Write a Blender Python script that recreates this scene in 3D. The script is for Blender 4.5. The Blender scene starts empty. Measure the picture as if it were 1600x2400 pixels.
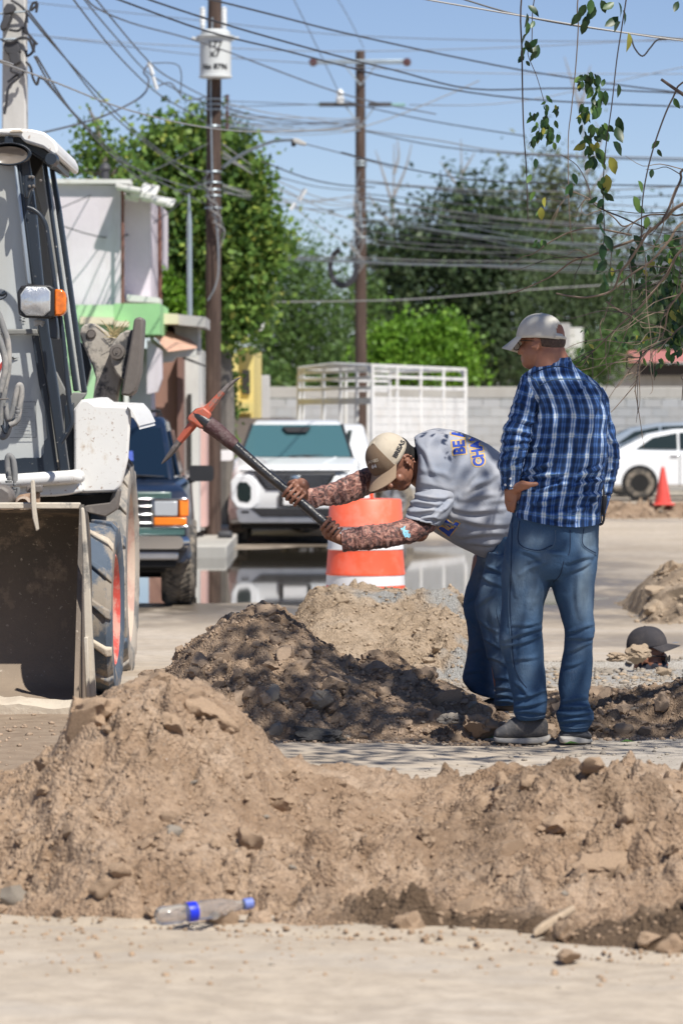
import bpy, bmesh, math, random
import numpy as np
from mathutils import Vector, Matrix, Euler
R = math.radians
sc = bpy.context.scene
col = sc.collection
# ---------------------------------------------------------------- camera, sky, sun, exposure
EYE = 1.36
FPX = 8820.0            # focal length in the pixel units used below (frame 1568 x 2352)
cam = bpy.data.cameras.new("camera"); cam_o = bpy.data.objects.new("camera", cam); col.objects.link(cam_o)
cam.sensor_fit = 'VERTICAL'; cam.sensor_height = 36; cam.sensor_width = 24; cam.lens = 135
cam.shift_y = -0.0917; cam.clip_start = 0.5; cam.clip_end = 4000
cam_o.location = (0, 0, EYE); cam_o.rotation_euler = (R(90), 0, 0)
cam.dof.use_dof = True; cam.dof.focus_distance = 17.0; cam.dof.aperture_fstop = 5.6; cam.dof.aperture_blades = 7
sc.camera = cam_o
SUNV = Vector((0.42, -0.62, 1.05)).normalized()
w = bpy.data.worlds.new("World"); sc.world = w; w.use_nodes = True
nt = w.node_tree; nt.nodes.clear()
sky = nt.nodes.new('ShaderNodeTexSky'); sky.sky_type = 'NISHITA'; sky.sun_disc = False
sky.sun_elevation = math.asin(SUNV.z); sky.sun_rotation = math.atan2(SUNV.x, SUNV.y)
sky.dust_density = 0.1; sky.air_density = 0.7; sky.ozone_density = 4.0
bg = nt.nodes.new('ShaderNodeBackground'); bg.inputs[1].default_value = 0.09
tint = nt.nodes.new('ShaderNodeMix'); tint.data_type = 'RGBA'; tint.blend_type = 'MULTIPLY'; tint.inputs[0].default_value = 1.0; tint.inputs[7].default_value = (0.97, 0.875, 0.885, 1)
wo = nt.nodes.new('ShaderNodeOutputWorld')
nt.links.new(sky.outputs[0], tint.inputs[6]); nt.links.new(tint.outputs[2], bg.inputs[0]); nt.links.new(bg.outputs[0], wo.inputs[0])
sun = bpy.data.lights.new("sun", 'SUN'); sun.energy = 4.4; sun.angle = R(0.53); sun.color = (1.0, 0.955, 0.88)
so = bpy.data.objects.new("sun", sun); col.objects.link(so)
so.rotation_euler = SUNV.to_track_quat('Z', 'Y').to_euler()
sc.view_settings.view_transform = 'Standard'; sc.view_settings.look = 'None'
sc.view_settings.exposure = 0.43; sc.view_settings.gamma = 1; sc.view_settings.use_curve_mapping = False
sc.cycles.max_bounces = 6; sc.cycles.transparent_max_bounces = 8
sc.cycles.use_denoising = True

# ---------------------------------------------------------------- helpers
def P(x, y, D):
    """point seen at (x, y) of the 1568 x 2352 frame, D metres from the camera"""
    return Vector(((x - 784) * D / FPX, D, EYE + (960.4 - y) * D / FPX))
def PX(x, D): return (x - 784) * D / FPX
def PZ(y, D): return EYE + (960.4 - y) * D / FPX
def cr(ox, oy, s): return lambda x, y: ((x / s + ox) / 1.0204, (y / s + oy) / 1.0204)
k1 = cr(0, 250, 2.613); k3 = cr(600, 950, 1.845); k4 = cr(1100, 700, 3.136); k5 = cr(1050, 1200, 2.851)
k6 = cr(0, 650, 4.276); k7 = cr(640, 980, 2.570); k8 = cr(280, 900, 4.276); kt = cr(0, 0, 1.96); kr = cr(800, 0, 1.96)
rng = random.Random(7)
nrng = np.random.RandomState(5)

def hash3(ix, iy, iz, s=0):
    h = (ix.astype(np.int64) * 374761393 + iy.astype(np.int64) * 668265263 + iz.astype(np.int64) * 2147483647 + s * 974711) & 0xffffffff
    h = ((h ^ (h >> 13)) * 1274126177) & 0xffffffff
    h = ((h ^ (h >> 16)) * 2246822519) & 0xffffffff
    return (h & 0xffffff) / float(0xffffff)
def vn(x, y, z=None, s=0):
    x = np.asarray(x, float); y = np.asarray(y, float)
    z = np.zeros_like(x) if z is None else np.asarray(z, float)
    xi, yi, zi = np.floor(x), np.floor(y), np.floor(z)
    fx, fy, fz = x - xi, y - yi, z - zi
    u, v, w_ = fx * fx * (3 - 2 * fx), fy * fy * (3 - 2 * fy), fz * fz * (3 - 2 * fz)
    def hh(a, b, c): return hash3(xi + a, yi + b, zi + c, s)
    r0 = (hh(0, 0, 0) * (1 - u) + hh(1, 0, 0) * u) * (1 - v) + (hh(0, 1, 0) * (1 - u) + hh(1, 1, 0) * u) * v
    r1 = (hh(0, 0, 1) * (1 - u) + hh(1, 0, 1) * u) * (1 - v) + (hh(0, 1, 1) * (1 - u) + hh(1, 1, 1) * u) * v
    return (r0 * (1 - w_) + r1 * w_) * 2 - 1
def fbm(x, y, z=None, o=4, s=0, g=0.5):
    a, t = 1.0, 0
    x = np.asarray(x, float); y = np.asarray(y, float); z = np.zeros_like(x) if z is None else np.asarray(z, float)
    for i in range(o):
        t = t + a * vn(x, y, z, s + i * 17); x, y, z = x * 2.03 + 3.1, y * 2.03 + 1.7, z * 2.03 + 5.2; a *= g
    return t
def worley(x, y, s=0):
    xi, yi = np.floor(x), np.floor(y); z0 = np.zeros_like(xi)
    best = np.full(x.shape, 9.0); val = np.zeros(x.shape)
    for a in (-1, 0, 1):
        for b in (-1, 0, 1):
            px = xi + a + hash3(xi + a, yi + b, z0, s); py = yi + b + hash3(xi + a, yi + b, z0, s + 5)
            d = (x - px) ** 2 + (y - py) ** 2; m = d < best
            best = np.where(m, d, best); val = np.where(m, hash3(xi + a, yi + b, z0, s + 9), val)
    return np.sqrt(best), val
def sstep(a, b, x):
    t = np.clip((np.asarray(x, float) - a) / (b - a), 0, 1); return t * t * (3 - 2 * t)

# ---- materials
def lin(c): return tuple(c) + (1.0,)
class NT:
    def __init__(s, name):
        s.m = bpy.data.materials.new(name); s.m.use_nodes = True; s.t = s.m.node_tree
        s.b = s.t.nodes['Principled BSDF']; s.co = s.t.nodes.new('ShaderNodeTexCoord')
    def n(s, ty, **kw):
        q = s.t.nodes.new(ty)
        for k, v in kw.items(): setattr(q, k, v)
        return q
    def l(s, a, b): s.t.links.new(a, b)
    def noise(s, scale, detail=4, rough=0.55, src='Object', stretch=None, dist=0.0):
        q = s.n('ShaderNodeTexNoise'); q.inputs['Scale'].default_value = scale; q.inputs['Detail'].default_value = detail
        q.inputs['Roughness'].default_value = rough; q.inputs['Distortion'].default_value = dist
        c = s.co.outputs[src]
        if stretch:
            mp = s.n('ShaderNodeMapping'); mp.inputs['Scale'].default_value = stretch; s.l(c, mp.inputs[0]); c = mp.outputs[0]
        s.l(c, q.inputs['Vector']); return q.outputs[0]
    def ramp(s, f, stops, interp='LINEAR'):
        q = s.n('ShaderNodeValToRGB'); q.color_ramp.interpolation = interp
        el = q.color_ramp.elements
        while len(el) < len(stops): el.new(0.5)
        for e, (p, c) in zip(el, stops):
            e.position = p; e.color = lin(c) if isinstance(c, (tuple, list)) else (c, c, c, 1)
        s.l(f, q.inputs[0]); return q.outputs[0]
    def mix(s, f, a, b, mode='MIX'):
        q = s.n('ShaderNodeMix', data_type='RGBA', blend_type=mode)
        for inp, v in ((q.inputs[0], f), (q.inputs[6], a), (q.inputs[7], b)):
            if isinstance(v, (int, float)): inp.default_value = v
            elif isinstance(v, (tuple, list)): inp.default_value = lin(v)
            else: s.l(v, inp)
        return q.outputs[2]
    def math(s, op, a, b=0.0, c=0.0):
        q = s.n('ShaderNodeMath', operation=op)
        for inp, v in zip(q.inputs, (a, b, c)):
            if isinstance(v, (int, float)): inp.default_value = v
            else: s.l(v, inp)
        return q.outputs[0]
    def attr(s, name, out=2):
        q = s.n('ShaderNodeAttribute', attribute_name=name); return q.outputs[out]
    def bump(s, h, st=0.3, dist=0.01):
        q = s.n('ShaderNodeBump'); q.inputs['Strength'].default_value = st; q.inputs['Distance'].default_value = dist
        s.l(h, q.inputs['Height']); s.l(q.outputs[0], s.b.inputs['Normal']); return q
    def set(s, **kw):
        for k, v in kw.items():
            inp = s.b.inputs[k.replace('_', ' ')]
            if isinstance(v, (int, float)): inp.default_value = v
            elif isinstance(v, (tuple, list)): inp.default_value = lin(v)
            else: s.l(v, inp)
        return s
def simple(name, c, rough=0.6, metal=0.0, var=0.12, scale=6, dirt=0.0, dirtc=(0.36, 0.29, 0.21), bump=0.0, bscale=60, coat=0.0, dscale=5, dlo=0.5):
    t = NT(name)
    f = t.noise(scale, 5)
    c2 = tuple(max(0, v * (1 - var)) for v in c); c1 = tuple(min(1, v * (1 + var)) for v in c)
    base = t.ramp(f, [(0.3, c2), (0.7, c1)])
    if dirt > 0:
        g = t.noise(dscale, 8, 0.68)
        m = t.ramp(g, [(dlo, 0.0), (dlo + 0.12, dirt)])
        base = t.mix(m, base, dirtc)
        t.set(Roughness=t.mix(m, (rough,) * 3, (0.9,) * 3))
    else: t.set(Roughness=rough)
    t.set(Base_Color=base, Metallic=metal)
    if coat: t.b.inputs['Coat Weight'].default_value = coat
    if bump: t.bump(t.noise(bscale, 5), bump, 0.01)
    return t.m
def glass(name, tint=(0.02, 0.03, 0.035), rough=0.04, alpha=1.0):
    t = NT(name); t.set(Base_Color=tint, Roughness=rough, IOR=1.5)
    if alpha < 1: t.b.inputs['Alpha'].default_value = alpha
    return t.m

# ---- mesh builder
class MB:
    def __init__(s): s.v = []; s.f = []; s.mi = []; s.uv = None
    def add(s, vs, fs, m=0):
        k = len(s.v); s.v += [tuple(a) for a in vs]; s.f += [tuple(i + k for i in f) for f in fs]; s.mi += [m] * len(fs); return s
    def box(s, c, d, rot=None, m=0):
        c = Vector(c); hx, hy, hz = d[0] / 2, d[1] / 2, d[2] / 2
        vs = [Vector((x, y, z)) for z in (-hz, hz) for y in (-hy, hy) for x in (-hx, hx)]
        if rot is not None:
            M = rot if isinstance(rot, Matrix) else Euler(rot).to_matrix(); vs = [M @ a for a in vs]
        return s.add([c + a for a in vs], [(0, 2, 3, 1), (4, 5, 7, 6), (0, 1, 5, 4), (2, 6, 7, 3), (0, 4, 6, 2), (1, 3, 7, 5)], m)
    def tube(s, pts, r, n=8, m=0, cap=True):
        pts = [Vector(p) for p in pts]; rs = r if isinstance(r, (list, tuple)) else [r] * len(pts)
        k = len(pts); vs = []; fs = []; up = None
        for i, p in enumerate(pts):
            d = (pts[min(i + 1, k - 1)] - pts[max(i - 1, 0)]);
            if d.length < 1e-9: d = Vector((0, 0, 1))
            d.normalize()
            if up is None: up = d.orthogonal().normalized()
            up = (up - d * up.dot(d));
            up = up.normalized() if up.length > 1e-6 else d.orthogonal().normalized()
            q = d.cross(up)
            for j in range(n):
                a = 2 * math.pi * j / n; vs.append(p + (up * math.cos(a) + q * math.sin(a)) * rs[i])
        for i in range(k - 1):
            for j in range(n):
                a, b = i * n + j, i * n + (j + 1) % n; fs.append((a, b, b + n, a + n))
        if cap: fs.append(tuple(range(n))[::-1]); fs.append(tuple(range((k - 1) * n, k * n)))
        return s.add(vs, fs, m)
    def lathe(s, prof, c=(0, 0, 0), axis='Z', n=32, m=0, M=None):
        """prof: (radius, height) list"""
        vs = []; fs = []; k = len(prof)
        for (r, h) in prof:
            for j in range(n):
                a = 2 * math.pi * j / n; x, y, z = r * math.cos(a), r * math.sin(a), h
                p = Vector((x, y, z)) if axis == 'Z' else (Vector((z, x, y)) if axis == 'X' else Vector((y, z, x)))
                if M is not None: p = M @ p
                vs.append(Vector(c) + p)
        for i in range(k - 1):
            for j in range(n):
                a, b = i * n + j, i * n + (j + 1) % n; fs.append((a, b, b + n, a + n))
        return s.add(vs, fs, m)
    def prism(s, poly, vec, m=0):
        """polygon of 3D points pushed along vec"""
        poly = [Vector(p) for p in poly]; vec = Vector(vec); n = len(poly)
        vs = poly + [p + vec for p in poly]
        fs = [tuple(range(n)), tuple(range(2 * n - 1, n - 1, -1))] + [(i, i + n, (i + 1) % n + n, (i + 1) % n) for i in range(n)]
        return s.add(vs, fs, m)
    def trace(s, pts, D, depth, m=0, fn=None):
        """outline seen at depth D, pushed 'depth' metres away from the camera"""
        poly = [P(*(fn(*p) if fn else p), D) for p in pts]
        return s.prism(poly, (0, depth, 0), m)
    def build(s, name, mat=None, parent=None, smooth=False, bevel=0.0, auto=True, seg=2, weld=False):
        me = bpy.data.meshes.new(name); me.from_pydata([tuple(v) for v in s.v], [], s.f); me.validate()
        o = bpy.data.objects.new(name, me); col.objects.link(o)
        mats = mat if isinstance(mat, (list, tuple)) else [mat]
        for q in mats:
            if q: me.materials.append(q)
        if len(mats) > 1 and len(me.polygons) == len(s.mi): me.polygons.foreach_set('material_index', s.mi)
        bm = bmesh.new(); bm.from_mesh(me)
        if weld: bmesh.ops.remove_doubles(bm, verts=bm.verts, dist=1e-5)
        bmesh.ops.recalc_face_normals(bm, faces=bm.faces); bm.to_mesh(me); bm.free()
        if bevel:
            b = o.modifiers.new('bevel', 'BEVEL'); b.width = bevel; b.segments = seg; b.limit_method = 'ANGLE'; b.angle_limit = R(35)
        if smooth or bevel:
            me.polygons.foreach_set('use_smooth', [True] * len(me.polygons))
            me.set_sharp_from_angle(angle=R(38))
        if parent is not None: setpar(o, parent)
        return o
def parent_inv(p):
    M = Matrix.LocRotScale(p.location, p.rotation_euler, p.scale)
    if p.parent is not None: M = parent_world(p.parent) @ p.matrix_parent_inverse @ M
    return M.inverted()
def parent_world(p):
    M = Matrix.LocRotScale(p.location, p.rotation_euler, p.scale)
    if p.parent is not None: M = parent_world(p.parent) @ p.matrix_parent_inverse @ M
    return M
def setpar(o, p): o.parent = p; o.matrix_parent_inverse = parent_inv(p)
def thing(name, label, cat, loc=(0, 0, 0), group=None):
    o = bpy.data.objects.new(name, None); o.location = loc; o.empty_display_size = 0.2; col.objects.link(o)
    return tag(o, label, cat, group)
def tag(o, label=None, cat=None, group=None, kind=None):
    if label: o['label'] = label
    if cat: o['category'] = cat
    if group: o['group'] = group
    if kind: o['kind'] = kind
    return o
def mesh_np(name, V, F, mat=None, parent=None, smooth=True, attrs=None):
    """V (n,3), F (m,3 or 4) -> object, fast"""
    me = bpy.data.meshes.new(name); V = np.asarray(V, np.float32); F = np.asarray(F, np.int32); k = F.shape[1]
    me.vertices.add(len(V)); me.vertices.foreach_set('co', V.ravel())
    me.loops.add(F.size); me.loops.foreach_set('vertex_index', F.ravel())
    me.polygons.add(len(F)); me.polygons.foreach_set('loop_start', np.arange(0, F.size, k, dtype=np.int32))
    me.polygons.foreach_set('loop_total', np.full(len(F), k, np.int32))
    if smooth: me.polygons.foreach_set('use_smooth', np.ones(len(F), bool))
    me.update(calc_edges=True)
    for nm, (dom, arr) in (attrs or {}).items():
        a = me.attributes.new(nm, 'FLOAT', dom); a.data.foreach_set('value', np.asarray(arr, np.float32))
    o = bpy.data.objects.new(name, me); col.objects.link(o)
    if mat: me.materials.append(mat)
    if parent is not None: setpar(o, parent)
    return o
def grid_mesh(name, X, Y, Z, mat=None, parent=None, attrs=None):
    ny, nx = X.shape; V = np.stack([X, Y, Z], -1).reshape(-1, 3)
    i = np.arange((ny - 1) * (nx - 1)); r, c = i // (nx - 1), i % (nx - 1); a = r * nx + c
    F = np.stack([a, a + 1, a + 1 + nx, a + nx], -1)
    return mesh_np(name, V, F, mat, parent, True, attrs)
def crom(pts, per=8, closed=False):
    """Catmull-Rom through n-dim points"""
    p = np.asarray(pts, float); n = len(p); out = []
    for i in range(n - 1):
        a, b, c, d = p[max(i - 1, 0)], p[i], p[i + 1], p[min(i + 2, n - 1)]
        for k in range(per):
            t = k / per; out.append(0.5 * ((2 * b) + (-a + c) * t + (2 * a - 5 * b + 4 * c - d) * t * t + (-a + 3 * b - 3 * c + d) * t ** 3))
    out.append(p[-1]); return np.array(out)
def cpts(pts, per=6): return [Vector(p) for p in crom([tuple(q) for q in pts], per)]

# ---- ground height
def gz(D): return -0.36 * sstep(18.0, 33.0, D)
TRX0, TRX1, TRD0, TRD1 = 1.18, 3.4, 21.75, 22.75
def ground_h(x, D):
    x = np.asarray(x, float); D = np.asarray(D, float)
    z = gz(D)
    near = 1 - sstep(25, 60, D)
    z = z + near * (0.012 * fbm(x * 0.9, D * 0.9, o=3, s=3) + 0.004 * fbm(x * 6, D * 6, o=3, s=8))
    # puddle hollow
    pm = sstep(34.5, 37.5, D + 1.2 * fbm(x * 0.5, D * 0.35, o=3, s=21)) * (1 - sstep(49, 53, D + 1.5 * fbm(x * .5, D * .3, o=2, s=22)))
    pm = pm * sstep(-3.2, -2.6, x) * (1 - sstep(1.0, 3.0, x + 0.8 * fbm(x, D * .3, o=3, s=25)))
    z = z - 0.05 * pm + 0.022 * pm * fbm(x * 0.8, D * 0.45, o=3, s=31)
    z = z + (1 - pm) * (1 - near) * 0.0
    # narrow broken joint between the pavement and the dug earth
    jd = 10.05 - 0.44 * x + 0.03 * fbm(x * 3, x * 0, o=3, s=4)
    z = z - 0.06 * np.exp(-((D - jd) / 0.035) ** 2) * (D < 12)
    # trench in which the third worker stands
    tm = sstep(TRX0 - .04, TRX0 + .04, x) * (1 - sstep(TRX1 - .04, TRX1 + .04, x)) * sstep(TRD0 - .04, TRD0 + .04, D) * (1 - sstep(TRD1 - .04, TRD1 + .04, D))
    return z - 1.5 * tm
# ---------------------------------------------------------------- ground
def ground_mat():
    t = NT('sandy_ground')
    big = t.noise(0.55, 5, 0.6); fine = t.noise(9, 8, 0.7); grit = t.noise(70, 3, 0.6); streak = t.noise(1.6, 5, 0.6, stretch=(0.6, 1.6, 1))
    c = t.ramp(big, [(0.32, (0.43, 0.355, 0.265)), (0.5, (0.50, 0.425, 0.335)), (0.7, (0.57, 0.495, 0.405))])
    c = t.mix(t.ramp(fine, [(0.40, 0.75), (0.60, 0.0)]), c, (0.36, 0.30, 0.235))
    c = t.mix(t.ramp(streak, [(0.52, 0.0), (0.68, 0.45)]), c, (0.44, 0.40, 0.35))
    c = t.mix(t.ramp(grit, [(0.66, 0.0), (0.72, 0.55)]), c, (0.30, 0.27, 0.24))
    wet = t.attr('wet'); wn = t.noise(1.1, 5, 0.62, stretch=(1, .5, 1))
    wm = t.math('MULTIPLY', wet, t.ramp(wn, [(0.38, 0.35), (0.52, 1.0)]))
    c = t.mix(wm, c, (0.13, 0.105, 0.08))
    gr = t.attr('gravel'); gn = t.noise(160, 2, 0.5)
    c = t.mix(t.math('MULTIPLY', gr, 0.85), c, t.ramp(gn, [(0.35, (0.17, 0.165, 0.155)), (0.6, (0.40, 0.39, 0.365))]))
    ear = t.attr('earth'); c = t.mix(ear, c, t.ramp(fine, [(0.3, (0.20, 0.145, 0.10)), (0.7, (0.34, 0.26, 0.185))]))
    r = t.mix(wm, (0.92,) * 3, (0.28,) * 3)
    t.set(Base_Color=c, Roughness=r); t.b.inputs['Specular IOR Level'].default_value = 0.35
    t.bump(t.math('ADD', t.math('MULTIPLY', fine, 0.7), t.math('MULTIPLY', grit, 0.3)), 0.55, 0.012)
    return t.m
def nonuni(stops):
    out = [stops[0][0]]
    for (a, st), (b, _) in zip(stops[:-1], stops[1:]):
        n = max(1, int(round((b - a) / st))); out += list(a + (b - a) * (np.arange(1, n + 1) / n))
    return np.array(out)
gx = nonuni([(-500, 60), (-80, 12), (-20, 1.5), (-5, .15), (-2.2, .022), (2.3, .022), (3.6, .15), (8, 1.5), (20, 12), (80, 60), (500, 1)])
gy = nonuni([(-60, 10), (-4, 1.0), (7, .03), (13, .022), (20, .028), (24, .06), (34, .12), (56, .6), (90, 8), (200, 60), (1500, 1)])
GX, GY = np.meshgrid(gx, gy); GZ = ground_h(GX, GY)
wetv = sstep(30, 35.5, GY + 1.5 * fbm(GX * .4, GY * .3, o=3, s=51)) * (1 - sstep(50, 58, GY + 2 * fbm(GX * .4, GY * .3, o=2, s=52))) * (1 - sstep(1.6, 4.5, GX + fbm(GX, GY * .3, s=53)) * 0.75)
wetv = np.maximum(wetv * .95, sstep(25.5, 27, GY) * (1 - sstep(29, 31, GY)) * sstep(.5, 1.2, GX + .5 * fbm(GX, GY, s=55)) * .5)
grav = sstep(19.0, 20.2, GY + .5 * fbm(GX * 1.5, GY * 1.5, s=61)) * (1 - sstep(22.6, 23.6, GY)) * sstep(.2, .9, GX)
grav = np.maximum(grav, .45 * sstep(.75, 1.2, GX + .3 * fbm(GX * 3, GY * 3, s=66)) * sstep(13.2, 13.9, GY) * (1 - sstep(16.5, 17.5, GY)))
earth = np.clip(np.exp(-((GY - 19.2) / 1.6) ** 2) * sstep(.3, 1.0, fbm(GX * 1.2, GY * 1.2, s=71) + .75) * (GX < .9), 0, 1)
earth = np.maximum(earth, sstep(12.6, 13.2, GY) * (1 - sstep(19.5, 20, GY)) * (1 - sstep(-1.3, -.75, GX + .2 * fbm(GX * 3, GY * 1, s=75))))
earth = np.maximum(earth, ((GY > TRD0 - .02) & (GY < TRD1 + .02) & (GX > TRX0 - .05) & (GX < TRX1) & (GZ < -.3)).astype(float))
ground = grid_mesh('ground', GX, GY, GZ, ground_mat(), None, {'wet': ('POINT', wetv.ravel()), 'gravel': ('POINT', grav.ravel()), 'earth': ('POINT', earth.ravel())})
tag(ground, kind='structure')
def water_mat():
    t = NT('muddy_water'); t.set(Base_Color=(0.045, 0.038, 0.028), Roughness=0.03, IOR=1.33)
    t.bump(t.noise(1.6, 3, .5, stretch=(1, .45, 1)), 0.05, 0.004); return t.m
b = MB(); wy = -0.374
b.add([(-6, 33.5, wy), (6, 33.5, wy), (6, 54, wy), (-6, 54, wy)], [(0, 1, 2, 3)])
tag(b.build('puddle', water_mat()), kind='structure')

# ---------------------------------------------------------------- earth heaps
def earth_mat(name, c0, c1, c2, grit=(0.42, 0.39, 0.35), bs=.6):
    t = NT(name)
    a = t.noise(3.2, 6, 0.62); f = t.noise(26, 6, 0.66); g = t.noise(120, 3, 0.6)
    c = t.ramp(a, [(0.34, c0), (0.5, c1), (0.66, c2)])
    c = t.mix(t.ramp(f, [(0.38, 0.6), (0.58, 0.0)]), c, tuple(v * .72 for v in c0))
    c = t.mix(t.ramp(g, [(0.64, 0.0), (0.70, 0.6)]), c, grit)
    dk = t.attr('darken'); c = t.mix(dk, c, tuple(v * .34 for v in c0))  # darkening mask: holds painted shade as well as plain darker earth
    gv = t.attr('gravel'); gn = t.noise(190, 2, 0.5)
    c = t.mix(gv, c, t.ramp(gn, [(0.35, (0.16, 0.155, 0.145)), (0.6, (0.38, 0.37, 0.345))]))
    t.set(Base_Color=c, Roughness=0.95); t.b.inputs['Specular IOR Level'].default_value = 0.2
    vo = t.n('ShaderNodeTexVoronoi'); vo.inputs['Scale'].default_value = 75; t.l(t.co.outputs['Object'], vo.inputs['Vector']); vo2 = t.n('ShaderNodeTexVoronoi'); vo2.inputs['Scale'].default_value = 170; t.l(t.co.outputs['Object'], vo2.inputs['Vector'])
    hgt = t.math('SUBTRACT', t.math('MULTIPLY', f, .8), t.math('ADD', t.math('MULTIPLY', vo.outputs[0], .8), t.math('MULTIPLY', vo2.outputs[0], .4)))
    t.bump(hgt, bs + .25, 0.014)
    return t.m
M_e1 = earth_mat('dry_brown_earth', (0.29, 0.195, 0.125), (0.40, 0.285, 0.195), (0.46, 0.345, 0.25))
M_e2 = earth_mat('dark_brown_earth', (0.26, 0.18, 0.12), (0.35, 0.25, 0.17), (0.42, 0.31, 0.22))
M_e3 = earth_mat('pale_sandy_earth', (0.31, 0.23, 0.155), (0.40, 0.305, 0.215), (0.45, 0.355, 0.26))
def rock_mat(name, c, var=.3):
    t = NT(name); oi = t.n('ShaderNodeObjectInfo'); f = t.noise(14, 6, .65); g = t.noise(60, 4, .6)
    base = t.ramp(f, [(.3, tuple(v * (1 - var) for v in c)), (.7, tuple(v * (1 + var * .6) for v in c))])
    base = t.mix(t.math('MULTIPLY', oi.outputs['Random'], .45), base, tuple(v * .7 for v in c))
    t.set(Base_Color=base, Roughness=.95); t.b.inputs['Specular IOR Level'].default_value = 0.2
    t.bump(t.math('ADD', f, g), .5, .012); return t.m
M_clod = rock_mat('clod_earth', (0.43, 0.305, 0.205)); M_clodd = rock_mat('clod_dark_earth', (0.40, 0.295, 0.21)); M_stone = rock_mat('grey_stone', (0.35, 0.305, 0.25))
M_pale = rock_mat('pale_clod', (0.46, 0.355, 0.25)); M_asph = rock_mat('asphalt_lump', (0.10, 0.095, 0.09), .5)
def rock_mesh(name, seed, sub, mat, rough=.42):
    bm = bmesh.new(); bmesh.ops.create_icosphere(bm, subdivisions=sub, radius=1)
    V = np.array([v.co[:] for v in bm.verts]); sc_ = 1.5
    dn = 1 + rough * fbm(V[:, 0] * sc_ + seed * 7, V[:, 1] * sc_, V[:, 2] * sc_, 4, seed, .6)
    # chop a few flat facets
    rr = np.random.RandomState(seed); V = V * dn[:, None]
    for _ in range(6):
        n = rr.normal(size=3); n /= np.linalg.norm(n); lim = rr.uniform(.62, .85); d = V @ n; k = d > lim
        V[k] -= np.outer(d[k] - lim, n)
    V *= np.array([rr.uniform(.85, 1.2), rr.uniform(.8, 1.1), rr.uniform(.6, .9)])
    for v, c in zip(bm.verts, V): v.co = c
    me = bpy.data.meshes.new(name); bm.to_mesh(me); bm.free(); me.materials.append(mat)
    if sub > 1: me.polygons.foreach_set('use_smooth', [True] * len(me.polygons)); me.set_sharp_from_angle(angle=R(42))
    return me
ROCKS = {}
def rocks(mat, sub=2):
    k = (mat.name, sub)
    if k not in ROCKS: ROCKS[k] = [rock_mesh('clod', 11 + i, sub, mat) for i in range(7)]
    return ROCKS[k]
def put_rock(name, me, p, s, parent=None, rot=None):
    o = bpy.data.objects.new(name, me); col.objects.link(o); o.location = p; o.scale = s if isinstance(s, tuple) else (s, s, s)
    o.rotation_euler = rot if rot else (rng.uniform(-.5, .5), rng.uniform(-.5, .5), rng.uniform(0, 6.28))
    if parent is not None: setpar(o, parent)
    return o
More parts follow.
